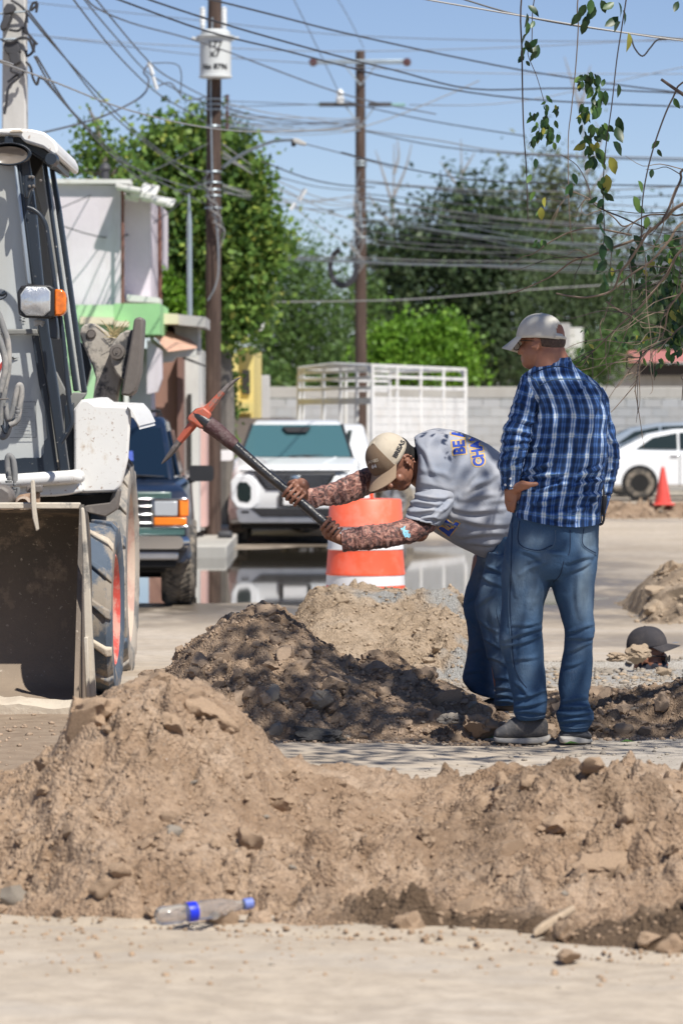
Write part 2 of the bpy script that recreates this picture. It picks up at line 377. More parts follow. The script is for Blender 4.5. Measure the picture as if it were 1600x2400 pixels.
def heap(name, label, sil, Dr, D0, D1, mat, cm, x0=None, x1=None, res=.009, lump=.03, rockn=60, rs=(.012, .045), small=1200, seed=1, curve=None, fpow=1.0, darken=None, gravel=None, side=None, dents=(), skew=0.0):
    """sil: skyline in frame pixels at depth Dr; D0/D1 near and far foot"""
    xs = np.array([PX(p[0], Dr) for p in sil]); zs = np.array([PZ(p[1], Dr) for p in sil])
    x0 = xs[0] if x0 is None else x0; x1 = xs[-1] if x1 is None else x1
    X, Y = np.meshgrid(np.arange(x0, x1, res), np.arange(D0 - .06 - abs(skew) * max(abs(x0), abs(x1)), D1 + .06, res))
    def height(X, Y):
        g = gz(Y); r = np.maximum(np.interp(X + .03 * fbm(X * 3, Y * 3, o=2, s=seed + 3), xs, zs) - gz(Dr), 0)
        dr = Dr + .22 * fbm(X * .9, X * 0, o=2, s=seed + 40) * (D1 - D0) * .3
        Dx = D0 + skew * X
        t = np.where(Y < dr, (Y - Dx) / (dr - Dx), (D1 - Y) / (D1 - dr)); t = np.clip(t, 0, 1)
        prof = np.where(Y < dr, np.sin(t * math.pi / 2) ** fpow, np.sin(t * math.pi / 2) ** 1.3)
        edge = sstep(0, .12, t)
        amp = sstep(-.35, .45, fbm(X * 2.2, Y * 2.2, o=2, s=seed + 60))
        n = lump * 1.1 * fbm(X * 3.0, Y * 3.0, o=3, s=seed) + lump * .35 * fbm(X * 12, Y * 12, o=3, s=seed + 7, g=.6)
        wx, wy_ = X + .03 * fbm(X * 7, Y * 7, o=2, s=seed + 70), Y + .03 * fbm(X * 7, Y * 7, o=2, s=seed + 71)
        for fq, am, th in ((5.5, .75, .62), (10, .62, .45), (21, .36, .3), (42, .20, .2)):
            wl, wv = worley(wx * fq, wy_ * fq, seed + int(fq)); dome = np.sqrt(np.clip(1 - (wl / .52) ** 2, 0, 1))
            n = n + lump * am * (dome * (.35 + .9 * wv) * (wv > th) - .25 * (wl > .5)) * (amp * .8 + .35)
        n = (n - lump * .8) * (1 - .35 * sstep(.75, 1, t))
        k = prof * r + n * edge * (.35 + .65 * np.clip(r / .12, 0, 1))
        for (dx, dy, dr_, dp) in dents: k = k - dp * np.exp(-(((X - dx) / dr_) ** 2 + ((Y - dy) / (dr_ * .8)) ** 2))
        fl = -0.06 * (1 - sstep(0, .06, t)) - .05 * (r < .004)
        if side is not None: k = k * sstep(x0, x0 + side, X) * (1 - sstep(x1 - side, x1, X)) ; fl = fl - .05 * (1 - sstep(x0, x0 + .05, X)) - .05 * sstep(x1 - .05, x1, X)
        return g + k + fl
    Z = height(X, Y)
    root = thing(name, label, 'heap of earth', (float((x0 + x1) / 2), Dr, float(gz(Dr))))
    at = {'darken': ('POINT', (darken(X, Y) if darken else X * 0).ravel()), 'gravel': ('POINT', (gravel(X, Y) if gravel else X * 0).ravel())}
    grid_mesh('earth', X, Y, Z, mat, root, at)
    def hz(x, y): return float(height(np.array([[x]]), np.array([[y]]))[0, 0])
    rr = random.Random(seed)
    ms = rocks(cm) ; ms3 = rocks(cm, 3); st = rocks(M_stone)
    k = 0; n = 0
    while k < rockn and n < rockn * 8:
        n += 1; e_ = Dr * .099; x = rr.uniform(x0 + .05, x1 - .05) if rr.random() < .1 else rr.uniform(max(x0 + .05, -e_), min(x1 - .05, e_)); d0 = D0 + skew * x; y = d0 + (Dr - d0) * rr.random() ** 1.35 * 1.05
        z = hz(x, y)
        if z < gz(y) - .005: continue
        s = rs[0] + (rs[1] - rs[0]) * rr.random() ** 3.3
        me = rr.choice(st if rr.random() < .05 else (ms3 if s > .022 else ms))
        put_rock('clod', me, (x, y, z + s * .08), s, root, (rr.uniform(-.6, .6), rr.uniform(-.6, .6), rr.uniform(0, 6.3))); k += 1
    # crumbs: one mesh
    ico = rocks(cm, 1)
    Vs, Fs, off = [], [], 0
    base = [(np.array([v.co[:] for v in m.vertices]), np.array([p.vertices[:] for p in m.polygons])) for m in ico]
    xx = np.array([rr.uniform(x0 + .03, x1 - .03) for _ in range(small)]); yy = np.array([D0 + skew * q - .12 + (Dr - D0 - skew * q + .17) * rr.random() ** 1.2 for q in xx])
    hh = height(xx[None], yy[None])[0]
    for x, y, h in zip(xx, yy, hh):
        if h < gz(y) - .03: h = float(ground_h(x, y))
        V, F = base[rr.randrange(7)]; s = rs[0] * (.25 + .8 * rr.random() ** 2.5); a = rr.random() * 6.28; c, s_ = math.cos(a), math.sin(a)
        Vs.append(np.stack([(V[:, 0] * c - V[:, 1] * s_) * s + x, (V[:, 0] * s_ + V[:, 1] * c) * s + y, V[:, 2] * s + h + s * .3], -1)); Fs.append(F + off); off += len(V)
    tag(mesh_np('crumbs', np.concatenate(Vs), np.concatenate(Fs), cm, root, False), kind='stuff')
    return root, hz
# foreground berm
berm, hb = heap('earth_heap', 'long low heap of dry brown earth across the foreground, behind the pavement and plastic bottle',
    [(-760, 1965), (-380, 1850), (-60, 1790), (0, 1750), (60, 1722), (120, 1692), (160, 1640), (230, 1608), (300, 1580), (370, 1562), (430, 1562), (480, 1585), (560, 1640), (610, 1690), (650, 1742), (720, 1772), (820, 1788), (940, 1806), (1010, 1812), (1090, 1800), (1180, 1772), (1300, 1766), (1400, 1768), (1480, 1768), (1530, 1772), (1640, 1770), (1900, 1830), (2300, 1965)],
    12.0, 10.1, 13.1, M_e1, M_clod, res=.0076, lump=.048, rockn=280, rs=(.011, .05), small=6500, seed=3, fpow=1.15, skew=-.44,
    darken=lambda X, Y: .95 * (1 - sstep(.28, .5, Y - 10.1 + .44 * X + .14 * fbm(X * 4, Y * 4, s=9))) * sstep(-.1, .15, X + .15 * fbm(X * 3, Y * 3, s=12)) + .45 * sstep(.15, .6, fbm(X * 3, Y * 3, s=14)) * sstep(.1, .5, X),  # near foot at right: a shadow painted as dark earth; blotches are darker brown
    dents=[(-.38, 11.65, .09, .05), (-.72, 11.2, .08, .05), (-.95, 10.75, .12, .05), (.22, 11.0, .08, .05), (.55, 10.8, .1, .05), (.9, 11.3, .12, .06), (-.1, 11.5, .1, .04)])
# mid heap the men work on
heap('earth_heap', 'brown heap of clods and stones in front of the bent man with the pickaxe',
    [(300, 1585), (340, 1552), (380, 1526), (420, 1490), (465, 1450), (515, 1418), (560, 1402), (600, 1388), (640, 1402), (700, 1432), (750, 1466), (800, 1495), (860, 1510), (900, 1508), (960, 1528), (1020, 1560), (1080, 1595), (1130, 1632), (1170, 1662), (1200, 1690)],
    17.25, 16.12, 18.2, M_e2, M_clodd, res=.0085, lump=.035, rockn=280, rs=(.013, .062), small=5200, seed=9, fpow=1.05,
    darken=lambda X, Y: .22 * sstep(.15, .6, X + .3 * fbm(X * 2, Y * 2, s=31)))  # right flank darkened to paint in the shade of worker and tree
heap('earth_heap', 'low dark heap of clods behind the boots of the man in the plaid shirt',
    [(1180, 1690), (1230, 1610), (1270, 1592), (1340, 1588), (1400, 1572), (1450, 1574), (1510, 1568), (1560, 1556), (1640, 1550), (1850, 1600), (2050, 1675)],
    16.95, 16.35, 17.7, M_e2, M_clodd, res=.01, lump=.03, rockn=120, rs=(.014, .055), small=1500, seed=15, fpow=.9, darken=lambda X, Y: X * 0 + .3)
heap('earth_heap', 'pale sandy heap with grey gravel between the orange barrel and the bent man',
    [(600, 1530), (650, 1440), (690, 1392), (730, 1352), (780, 1338), (830, 1346), (900, 1350), (960, 1362), (1020, 1362), (1060, 1385), (1110, 1440), (1160, 1520), (1200, 1560)],
    22.2, 20.4, 23.6, M_e3, M_pale, res=.014, lump=.04, rockn=70, rs=(.014, .05), small=1600, seed=21, fpow=1.1,
    gravel=lambda X, Y: sstep(.1, .5, fbm(X * 2.2, Y * 2.2, s=41) + .9 * sstep(.25, .75, X) * sstep(20.3, 21.2, 42.6 - Y) - .5), side=.25)
heap('earth_heap', 'small crumbly heap of soil beside the big rear tyre',
    [(300, 1600), (325, 1548), (345, 1536), (372, 1545), (392, 1565), (410, 1600)], 19.6, 19.2, 20.0, M_e2, M_clodd, res=.012, lump=.02, rockn=18, rs=(.012, .03), small=200, seed=27)
heap('earth_heap', 'brown heap with a dark patch at the right edge, behind the kerbless roadside',
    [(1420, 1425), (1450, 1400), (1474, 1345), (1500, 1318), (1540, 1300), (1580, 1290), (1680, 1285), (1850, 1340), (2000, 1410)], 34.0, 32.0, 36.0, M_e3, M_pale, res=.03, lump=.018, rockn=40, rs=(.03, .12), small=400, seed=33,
    darken=lambda X, Y: .9 * sstep(2.72, 2.85, X + .25 * fbm(X * 2, Y * 2, s=44)) * (1 - sstep(33.2, 33.6, Y)))  # mask only darkens a patch low at the right end
heap('earth_heap', 'long low grey brown heap in front of the white sedan under the small red cone',
    [(1240, 1196), (1330, 1190), (1380, 1160), (1420, 1152), (1470, 1158), (1500, 1164), (1560, 1158), (1640, 1150), (1800, 1186)], 68.0, 65.5, 70.5, M_e2, M_clodd, res=.06, lump=.08, rockn=40, rs=(.05, .14), small=300, seed=37)
# single stones and lumps one can point at
def rock_thing(name, label, x, y, D, s, mat, cat='stone', seed=0, dz=0.3):
    z = PZ(y, D); o = put_rock(name, rock_mesh(name, 100 + seed, 4, mat, .4), (PX(x, D), D, z), s, None, (0, 0, seed)); return tag(o, label, cat)
rock_thing('clod', 'large rounded brown clod on the left shoulder of the foreground heap', 205, 1650, 11.6, (.105, .09, .085), M_clod, 'clod', 1)
rock_thing('clod', 'broad brown clod stuck near the top of the foreground heap', 455, 1640, 11.75, (.13, .1, .075), M_clod, 'clod', 2)
rock_thing('clod', 'blocky squarish brown clod low on the right of the foreground heap', 1400, 1985, 10.85, (.085, .07, .065), M_clod, 'clod', 3)
rock_thing('stone', 'pale rounded stone in the middle of the foreground heap', 938, 1945, 11.3, (.05, .05, .05), M_stone, 'stone', 4)
rock_thing('clod', 'brown clod at the right end of the foreground heap crest', 1545, 1815, 11.8, (.09, .08, .06), M_clod, 'clod', 5)
rock_thing('asphalt_lump', 'dark broken asphalt lump at the foot of the middle heap', 730, 1690, 16.1, (.125, .08, .065), M_asph, 'rubble', 6)
rock_thing('stone', 'upright grey stone on the shaded face of the middle heap', 742, 1608, 16.35, (.045, .04, .06), M_stone, 'stone', 7)
rock_thing('stone', 'smooth grey slab of stone at the right foot of the middle heap', 1035, 1652, 16.2, (.085, .05, .04), M_stone, 'stone', 8)
rock_thing('clod', 'dark blocky clod beside the left boot of the man in the plaid shirt', 1100, 1665, 16.25, (.065, .06, .06), M_clodd, 'clod', 9)
rock_thing('stone', 'long yellowish rock in front of the black cap', 1417, 1508, 21.4, (.072, .06, .048), M_pale, 'stone', 10)
rock_thing('stone', 'second yellowish rock touching the black cap', 1464, 1498, 21.5, (.066, .06, .056), M_pale, 'stone', 13)
rock_thing('stone', 'small tan rock on the gravel below the black cap', 1520, 1542, 20.9, (.055, .05, .04), M_pale, 'stone', 11)
rock_thing('stone', 'rounded pale pebble on gravel left of the black cap rocks', 1393, 1542, 20.9, (.04, .035, .025), M_stone, 'stone', 12)
rock_thing('clod', 'lone brown clod lying at the shadowed edge of the foreground pavement', 1300, 2196, 9.62, (.05, .04, .026), M_clod, 'clod', 14)
b = MB(); q0 = Vector((PX(1225, 10.02), 10.02, hb(PX(1225, 10.02), 10.02) + .012)); q1 = Vector((PX(1320, 10.22), 10.22, hb(PX(1320, 10.22), 10.22) + .03)); dv = (q1 - q0).normalized(); u = Vector((0, 1, 0)).cross(dv) * .02
b.prism([q0 + u, q0 - u * .6, q0 + dv * .06 - u * 1.1, q1 - u * .7, q1 + u * .8, q0 + dv * .05 + u * 1.2], (0, .05, 0)); tag(b.build('paving_shard', M_pale, bevel=.006), 'long thin pale shard of paving leaning in the dark earth', 'rubble')
# loose pebbles (nobody could count them)
def scatter(name, n, fx, fy, srange, mat, seed, kind=True):
    rr = random.Random(seed); Vs, Fs, off = [], [], 0
    base = [(np.array([v.co[:] for v in m.vertices]), np.array([p.vertices[:] for p in m.polygons])) for m in rocks(mat, 1)]
    X = np.array([fx(rr) for _ in range(n)]); Y = np.array([fy(rr) for _ in range(n)]); H = ground_h(X, Y)
    for x, y, h in zip(X, Y, H):
        if h < gz(y) - .06: continue
        V, F = base[rr.randrange(7)]; s = srange[0] + (srange[1] - srange[0]) * rr.random() ** 4; a = rr.random() * 6.28; c, s_ = math.cos(a), math.sin(a)
        Vs.append(np.stack([(V[:, 0] * c - V[:, 1] * s_) * s + x, (V[:, 0] * s_ + V[:, 1] * c) * s + y, V[:, 2] * s * .8 + h + s * .2], -1)); Fs.append(F + off); off += len(V)
    o = mesh_np(name, np.concatenate(Vs), np.concatenate(Fs), mat, None, False); return tag(o, kind='stuff')
tag(scatter('gravel', 5200, lambda r: r.uniform(.1, 2.6), lambda r: r.uniform(18.8, 23.2), (.004, .026), M_stone, 5), 'grey gravel spread between the heaps and the trench', 'gravel')
tag(scatter('gravel', 700, lambda r: r.uniform(-1.6, 2.0), lambda r: 8 + 8 * r.random(), (.002, .009), M_stone, 6), 'sparse grit on the near pavement', 'gravel')
tag(scatter('rubble', 900, lambda r: r.uniform(-1.3, 1.3), lambda r: 9.2 + 1.1 * r.random() ** .6, (.002, .012), M_clod, 14), 'crumbs of earth spilled on the pavement at the foot of the foreground heap', 'rubble')
tag(scatter('rubble', 900, lambda r: r.uniform(.3, 2.2), lambda r: r.uniform(13.2, 16.4), (.003, .018), M_stone, 8), 'grey rubble crumbs at the right of the shaded pavement', 'rubble')
tag(scatter('rubble', 1600, lambda r: r.uniform(-2.2, -.6), lambda r: r.uniform(12.9, 19.5), (.003, .02), M_clodd, 9), 'brown soil crumbs under and in front of the loader bucket', 'rubble')
tag(scatter('rubble', 1200, lambda r: r.uniform(-1.0, 2.2), lambda r: r.uniform(17.6, 21.2), (.004, .03), M_pale, 10), 'pale soil crumbs behind the two men', 'rubble')
# ---------------------------------------------------------------- shared materials
def weathered(name, c, stain=(0.2, 0.17, 0.14), amt=.5, rough=.85, sx=(1, 1, 1)):
    t = NT(name); a = t.noise(.9, 6, .65); s = t.noise(3.5, 6, .7, stretch=(1.6, 1.6, .25)); f = t.noise(22, 4, .6)
    b_ = t.ramp(a, [(.3, tuple(v * .86 for v in c)), (.7, tuple(min(1, v * 1.06) for v in c))])
    b_ = t.mix(t.ramp(s, [(.52, 0.0), (.72, amt)]), b_, stain)
    t.set(Base_Color=b_, Roughness=rough); t.bump(f, .25, .01); return t.m
M_white = weathered('white_render', (0.66, 0.605, 0.655), (.42, .38, .34), .35)
M_green = weathered('green_paint', (0.30, 0.60, 0.27), (.5, .6, .4), .3); M_lgreen = weathered('light_green_paint', (0.42, 0.70, 0.38), (.5, .6, .4), .3)
M_cream = weathered('cream_paint', (0.72, 0.66, 0.47)); M_brown = weathered('brown_paint', (0.34, 0.19, 0.145), (.2, .12, .1), .4); M_brown2 = weathered('dark_brown_paint', (0.24, 0.135, 0.11))
M_yellow = weathered('yellow_paint', (0.74, 0.60, 0.22), (.5, .42, .25), .4); M_grey = weathered('grey_concrete', (0.46, 0.45, 0.43), (.24, .22, .2), .5)
M_terra = weathered('terracotta_render', (0.60, 0.36, 0.26)); M_pink = weathered('pink_paint', (0.62, 0.40, 0.36)); M_offw = weathered('offwhite_render', (0.66, 0.66, 0.62), (.4, .36, .3), .5)
M_rust = simple('rusty_pipe', (0.16, 0.07, 0.05), .8); M_galv = simple('galvanised_pipe', (0.36, 0.42, 0.46), .45, .6)
M_dark = simple('dark_opening', (0.03, 0.028, 0.025), .6); M_dpaint = simple('dark_paint', (0.05, 0.05, 0.055), .6)
M_wood = NT('creosoted_wood'); _t = M_wood; _s = _t.noise(5, 8, .7, stretch=(7, 7, .35)); _t.set(Base_Color=_t.ramp(_s, [(.3, (.035, .022, .017)), (.55, (.085, .055, .042)), (.75, (.17, .12, .095))]), Roughness=.9); _t.bump(_s, .6, .02); M_wood = _t.m
M_block = weathered('block_wall_grey', (0.42, 0.425, 0.425), (.36, .355, .34), .4); M_cap = weathered('cement_band', (0.43, 0.41, 0.37), (.3, .27, .23), .4)

def part(mb, name, mat, par, **k): return mb.build(name, mat, par, **k)
def face(par, name, mat, pts, D, depth, fn=None, **k):
    b = MB(); b.trace(pts, D, depth, fn=fn); return b.build(name, mat, par, **k)
def rect(x0, y0, x1, y1): return [(x0, y0), (x1, y0), (x1, y1), (x0, y1)]
# ---------------------------------------------------------------- houses on the left of the street
h = thing('house', 'white rendered upper storey with a ragged roof slab behind the loader cab', 'house', (PX(230, 49), 49, gz(49)))
face(h, 'wall', M_white, [(40, 418), (281, 426), (281, 704), (40, 704)], 49, 6)
face(h, 'parapet', M_offw, [(40, 410), (300, 412), (300, 422), (40, 420)], 48.9, .5)
face(h, 'side_wall', M_white, [(284, 432), (346, 442), (346, 690), (284, 690)], 49.6, 5)
b = MB()
for i, (x, y, w_, hh) in enumerate([(290, 436, 60, 12), (320, 448, 50, 16), (350, 458, 60, 12), (372, 464, 42, 10), (300, 446, 34, 14), (334, 440, 40, 12)]):
    b.box(P(x + 8, y, 48.9 + i * .12), (w_ * 49 / FPX, .7, hh * 49 / FPX), (.05 * i, .18, 0))
part(b, 'roof_slab', M_offw, h, bevel=.02)
face(h, 'ledge', M_offw, [(292, 676), (366, 684), (366, 696), (292, 692)], 49.0, .8)
b = MB(); b.tube([P(282, 432, 48.8), P(282, 700, 48.8)], .022, 8); part(b, 'drain_pipe', M_rust, h, smooth=True)
h = thing('house', 'green painted front with a cream moulding, directly below the white upper storey', 'house', (PX(200, 46.5), 46.5, gz(46)))
face(h, 'wall', M_lgreen, [(40, 700), (262, 700), (262, 1060), (40, 1060)], 46.6, 2.2)
face(h, 'upper_wall', M_green, [(262.5, 697), (368, 697), (368, 768), (262.5, 768)], 46.6, 2.2)
face(h, 'moulding', M_cream, [(184, 727), (262, 729), (262, 745), (184, 744)], 46.48, .11); face(h, 'moulding', M_cream, [(264, 737), (296, 738), (296, 750), (264, 750)], 46.48, .11)
face(h, 'awning', M_dpaint, [(60, 842), (152, 842), (160, 862), (60, 862)], 46.2, .38)
h = thing('house', 'house with a pink tiled lean-to roof and white apron wall beside the green front', 'house', (PX(400, 48), 48, gz(48)))
face(h, 'cornice', M_cream, [(350, 719), (410, 721), (410, 744), (350, 744)], 47.6, 1.6); face(h, 'cornice', M_grey, [(410.4, 722), (472, 728), (472, 752), (410.4, 746)], 47.7, 1.6)
face(h, 'wall', M_grey, [(402, 748), (456, 752), (456, 812), (402, 812)], 48.4, 1.0)
b = MB(); b.add([P(350, 758, 48.9), P(398, 748, 49.4), P(452, 792, 48.0), P(452, 800, 47.6), P(386, 808, 47.3), P(352, 770, 47.3)], [(0, 1, 2, 3, 4, 5)])
part(b, 'roof', M_terra, h)
face(h, 'apron', M_offw, [(345, 772), (386, 806), (450, 800), (450, 818), (404, 820), (396, 830), (360, 834), (345, 834)], 47.6, .3)
face(h, 'apron', M_white, [(338, 780), (372, 806), (372, 870), (362, 900), (338, 905)], 47.2, .25)
face(h, 'white_wall', M_white, [(296, 800), (345, 800), (350, 1000), (296, 1000)], 47.9, 1)
h = thing('house', 'brown painted facade with white trim between the pink lean-to and the wooden pole', 'house', (PX(380, 50), 50, gz(50)))
face(h, 'wall', M_brown, [(342, 826), (407, 818), (407, 1230), (342, 1230)], 50, 5)
face(h, 'pilaster', M_brown2, [(407.5, 812), (421, 812), (421, 1225), (407.5, 1225)], 49.8, 4)
face(h, 'white_column', M_offw, [(421.5, 796), (457, 800), (457, 1222), (421.5, 1222)], 50.4, 3)
face(h, 'door', M_dark, [(431, 905), (440, 905), (440, 1080), (431, 1080)], 50.36, .03)
face(h, 'pink_wall', M_pink, [(457.5, 930), (474, 930), (474, 1210), (457.5, 1210)], 51, 3)
face(h, 'lamp_arm', M_dpaint, [(420, 818), (470, 838), (474, 843), (468, 842), (420, 824)], 49.6, .05)
h = thing('house', 'yellow painted house front with white columns right of the wooden pole', 'house', (PX(550, 62), 62, gz(62)))
face(h, 'wall', M_yellow, [(548, 800), (583, 796), (583, 975), (548, 975)], 62, 6)
face(h, 'column', M_yellow, [(534, 812), (547, 812), (547, 990), (534, 990)], 61.8, .5); face(h, 'column', M_offw, [(510, 806), (533, 806), (533, 1000), (510, 1000)], 62.2, 3)
face(h, 'window', M_dark, [(556, 850), (574, 850), (574, 905), (556, 905)], 61.95, .04); face(h, 'balcony', M_yellow, [(545, 925), (584, 925), (584, 945), (545, 945)], 61.4, .5)
face(h, 'roof_slab', M_offw, [(546, 742), (603, 734), (606, 748), (604, 758), (546, 764)], 61.6, 2.5)
face(h, 'low_wall', M_yellow, [(508, 1040), (526, 1040), (526, 1200), (508, 1200)], 57, 1.5)
# far right houses beyond the wall
h = thing('house', 'small white house glimpsed behind the head of the man in the plaid shirt', 'house', (PX(1310, 96), 96, -.3))
face(h, 'wall', M_offw, rect(1300, 752, 1338, 826), 96, 5); face(h, 'shaded_wall', M_grey, rect(1280, 742, 1308, 812), 95.6, .3)
h = thing('house', 'long low house with a dusty red roof behind the block wall at far right', 'house', (PX(1500, 97), 97, -.3))
face(h, 'wall', M_grey, rect(1432, 836, 1800, 900), 97.2, 8); b = MB(); b.add([P(1424, 832, 96), P(1810, 832, 96), P(1810, 800, 99), P(1440, 806, 99)], [(0, 1, 2, 3)]); part(b, 'roof', simple('dusty_red_roof', (.42, .16, .14), .8), h)
face(h, 'porch_beam', M_dark, rect(1470, 838, 1800, 862), 96.6, .4)
# ---------------------------------------------------------------- block wall
bw = thing('block_wall', 'long grey concrete block wall with a cement band on top across the background', 'wall', (PX(1100, 86), 86, -.36))
X0, X1, BD = PX(572, 86), PX(1760, 86), 86.0
b = MB(); b.box(((X0 + X1) / 2, BD - .012, .62), (X1 - X0, .12, 2.1)); part(b, 'mortar', M_cap, bw)
b = MB(); b.box(((X0 + X1) / 2, BD + .1, 1.93), (X1 - X0 + .1, .24, .26)); part(b, 'top_band', M_cap, bw, bevel=.02)
bl = MB(); bl.box((0, 0, 0), (.386, .16, .19)); b0 = bl.build('block', M_block); bme = b0.data; bpy.data.objects.remove(b0)
bmes = [bme] + [bme.copy() for _ in range(3)]
for i, m_ in enumerate(bmes[1:]): m_.materials[0] = weathered('block_wall_grey', [(.39, .40, .40), (.45, .455, .45), (.41, .41, .40)][i], (.3, .29, .27), .4)
k = 0; rest = MB()
for r_ in range(10):
    z = 1.695 - r_ * .205; x = X0 + (.2 if r_ % 2 else .02)
    while x < X1 - .2:
        cx_ = 784 + (x + .2) * FPX / BD
        if k < 296 and (cx_ < 690 or 1060 < cx_ < 1180 or cx_ > 1390) and z > .2 and cx_ < 1600:
            o = bpy.data.objects.new('block', rng.choice(bmes)); col.objects.link(o); o.location = (x + .2, BD + rng.uniform(-.006, .006), z); setpar(o, bw); k += 1
        else: rest.box((x + .2, BD, z), (.386, .16, .19))
        x += .4
tag(part(rest, 'blocks', M_block, bw), kind='stuff')
g_ = thing('pier', 'short grey block pier rising behind the dark vehicle, left end of the block wall', 'pier', (PX(602, 84), 84, -.3))
face(g_, 'shaft', M_grey, rect(587, 862, 619, 1100), 84, .5, bevel=.02)
# low kerb and pavement on the left of the street
b = MB(); b.prism([Vector((-6, 47.6, -.42)), Vector((-1.42, 47.6, -.42)), Vector((-1.42, 47.6, -.22)), Vector((-6, 47.6, -.22))], (0, 30, 0)); tag(b.build('pavement', M_cap, bevel=.02), kind='structure')
b = MB(); b.prism([P(500, 1212, 50.5) + Vector((0, 0, -.05)), P(530, 1212, 50.5) + Vector((0, 0, -.05)), P(534, 1236, 50.5), P(500, 1236, 50.5)], (0, .5, 0)); tag(b.build('rubber_block', M_dpaint, bevel=.03), 'dark block lying on the kerb at the foot of the wooden pole', 'block')

# ---------------------------------------------------------------- poles
M_conc = weathered('pole_concrete', (0.50, 0.49, 0.47), (.33, .32, .3), .4); M_cable = simple('black_cable', (0.035, 0.035, 0.04), .55); M_wire = simple('weathered_wire', (0.11, 0.11, 0.12), .5, .2); M_lwire = simple('pale_wire', (0.30, 0.30, 0.295), .5)
M_porc = simple('white_porcelain', (.72, .74, .74), .25)
pc = thing('utility_pole', 'square pale concrete pole hung with black boxes at the top left corner', 'utility pole', (PX(33, 30), 30, gz(30)))
b = MB(); D = 30; zb = gz(30); w0 = (PX(60, D) - PX(6, D)) / 2; xc = PX(33, D)
b.prism([Vector((xc - w0 * 1.25, D, zb)), Vector((xc + w0 * 1.25, D, zb)), Vector((xc + w0 * .95, D, 5.2)), Vector((xc - w0 * .95, D, 5.2))], (0, .19, 0)); part(b, 'shaft', M_conc, pc, bevel=.015)
k2 = cr(0, 0, 3.733)
for nm, pts in (('junction_box', [(60, 30), (120, 30), (138, 60), (120, 110), (40, 125), (30, 80)]), ('junction_box', [(40, 130), (100, 125), (60, 250), (10, 265), (0, 230)]), ('splice_case', [(40, 370), (160, 360), (180, 440), (150, 480), (60, 470), (35, 430)]), ('junction_box', [(75, 470), (170, 455), (180, 540), (130, 570), (90, 540)])):
    face(pc, nm, M_dpaint, pts, D - .12, .11, fn=k2, bevel=.008)
b = MB(); b.tube([P(*k2(0, 120), D - .06), P(*k2(225, 100), D - .06)], .008); b.tube([P(*k2(0, 345), D - .06), P(*k2(225, 340), D - .06)], .008); part(b, 'strap', M_galv, pc)
for i, pts in enumerate([[(100, 0), (180, 50), (230, 110), (240, 200)], [(200, 270), (250, 300), (300, 370), (290, 450), (240, 490), (230, 440)], [(80, 260), (160, 270), (200, 240), (230, 290)], [(230, 540), (270, 590), (290, 680), (325, 740), (345, 680), (380, 690)], [(70, 720), (150, 660), (200, 650), (215, 600)], [(330, 20), (290, 30), (270, 90), (310, 60), (330, 30), (320, 110)], [(120, 560), (100, 620), (180, 660), (80, 760), (60, 900), (40, 1000)], [(235, 150), (225, 220), (250, 300), (330, 390)], [(20, 350), (100, 370), (190, 330), (260, 350), (300, 460), (290, 400)]]):
    b = MB(); b.tube(cpts([P(*k2(*p), D - .05 - .01 * i) for p in pts], 5), .011, 6); part(b, 'cable_loop', M_cable, pc, smooth=True)
# wooden pole with transformer
pa = thing('utility_pole', 'dark brown wooden pole carrying the pale grey transformer, left of centre', 'utility pole', (PX(489, 52), 52, -.22))
b = MB(); b.tube([P(489, 1228, 52), P(490, 700, 52), P(491, 300, 52), P(494, -60, 52)], [.112, .106, .100, .09], 18); part(b, 'shaft', M_wood, pa, smooth=True)
tr = MB(); c_ = P(495, 130, 51.72); u = 51.72 / FPX
M_trans = weathered('transformer_grey', (0.62, 0.64, 0.63), (.5, .5, .48), .3, .5)
tr.lathe([(0, -.28), (38 * u, -.285), (38 * u, -.26), (36 * u, -.255), (36 * u, .22), (37 * u, .225), (37 * u, .24), (44 * u, .26), (44 * u, .275), (34 * u, .29), (34 * u, .33), (28 * u, .36), (0, .365)], c_, n=36); tank = part(tr, 'transformer', M_trans, pa, smooth=True)
for sx in (-27, 22):
    b = MB(); p = P(493 + sx, 66, 51.7); b.lathe([(.03, 0)] + [((.042 if i % 2 else .03), .03 + i * .022) for i in range(12)] + [(0, .3)], p, n=16); part(b, 'bushing', M_porc, tank, smooth=True)
b = MB(); b.box(P(452, 90, 51.7), (.14, .05, .035), (0, .3, 0)); b.box(P(537, 90, 51.7), (.14, .05, .035), (0, -.3, 0)); part(b, 'lug', M_trans, tank, bevel=.008)
def text_obj(name, s, size, M, mat, par, ext=.002, bold=0.0, sx=1.0, outline=None):
    cu = bpy.data.curves.new(name, 'FONT'); cu.body = s; cu.size = size; cu.extrude = ext; cu.align_x = 'CENTER'; cu.align_y = 'CENTER'; cu.offset = bold; cu.resolution_u = 3
    o = bpy.data.objects.new(name, cu); col.objects.link(o); dg = bpy.context.evaluated_depsgraph_get(); dg.update()
    me = bpy.data.meshes.new_from_object(o.evaluated_get(dg)); bpy.data.objects.remove(o); o = bpy.data.objects.new(name, me); col.objects.link(o)
    me.materials.clear(); me.materials.append(mat); me.transform(Matrix.Diagonal((sx, 1, 1, 1))); me.transform(M)
    if par is not None: setpar(o, par)
    return o
def facing(p, roll=0): return Matrix.Translation(p) @ Matrix.Rotation(R(roll), 4, 'Y') @ Matrix.Rotation(R(90), 4, 'X')
def wrap_cyl(o, cx, cy, r):
    for v in o.data.vertices:
        a = (v.co.x - cx) / r; d = v.co.y - cy; v.co.x = cx + math.sin(a) * (r + .004); v.co.y = cy - math.cos(a) * (r + .004 + (0.002 if False else 0))
M_black = simple('black_paint', (.02, .02, .022), .6)
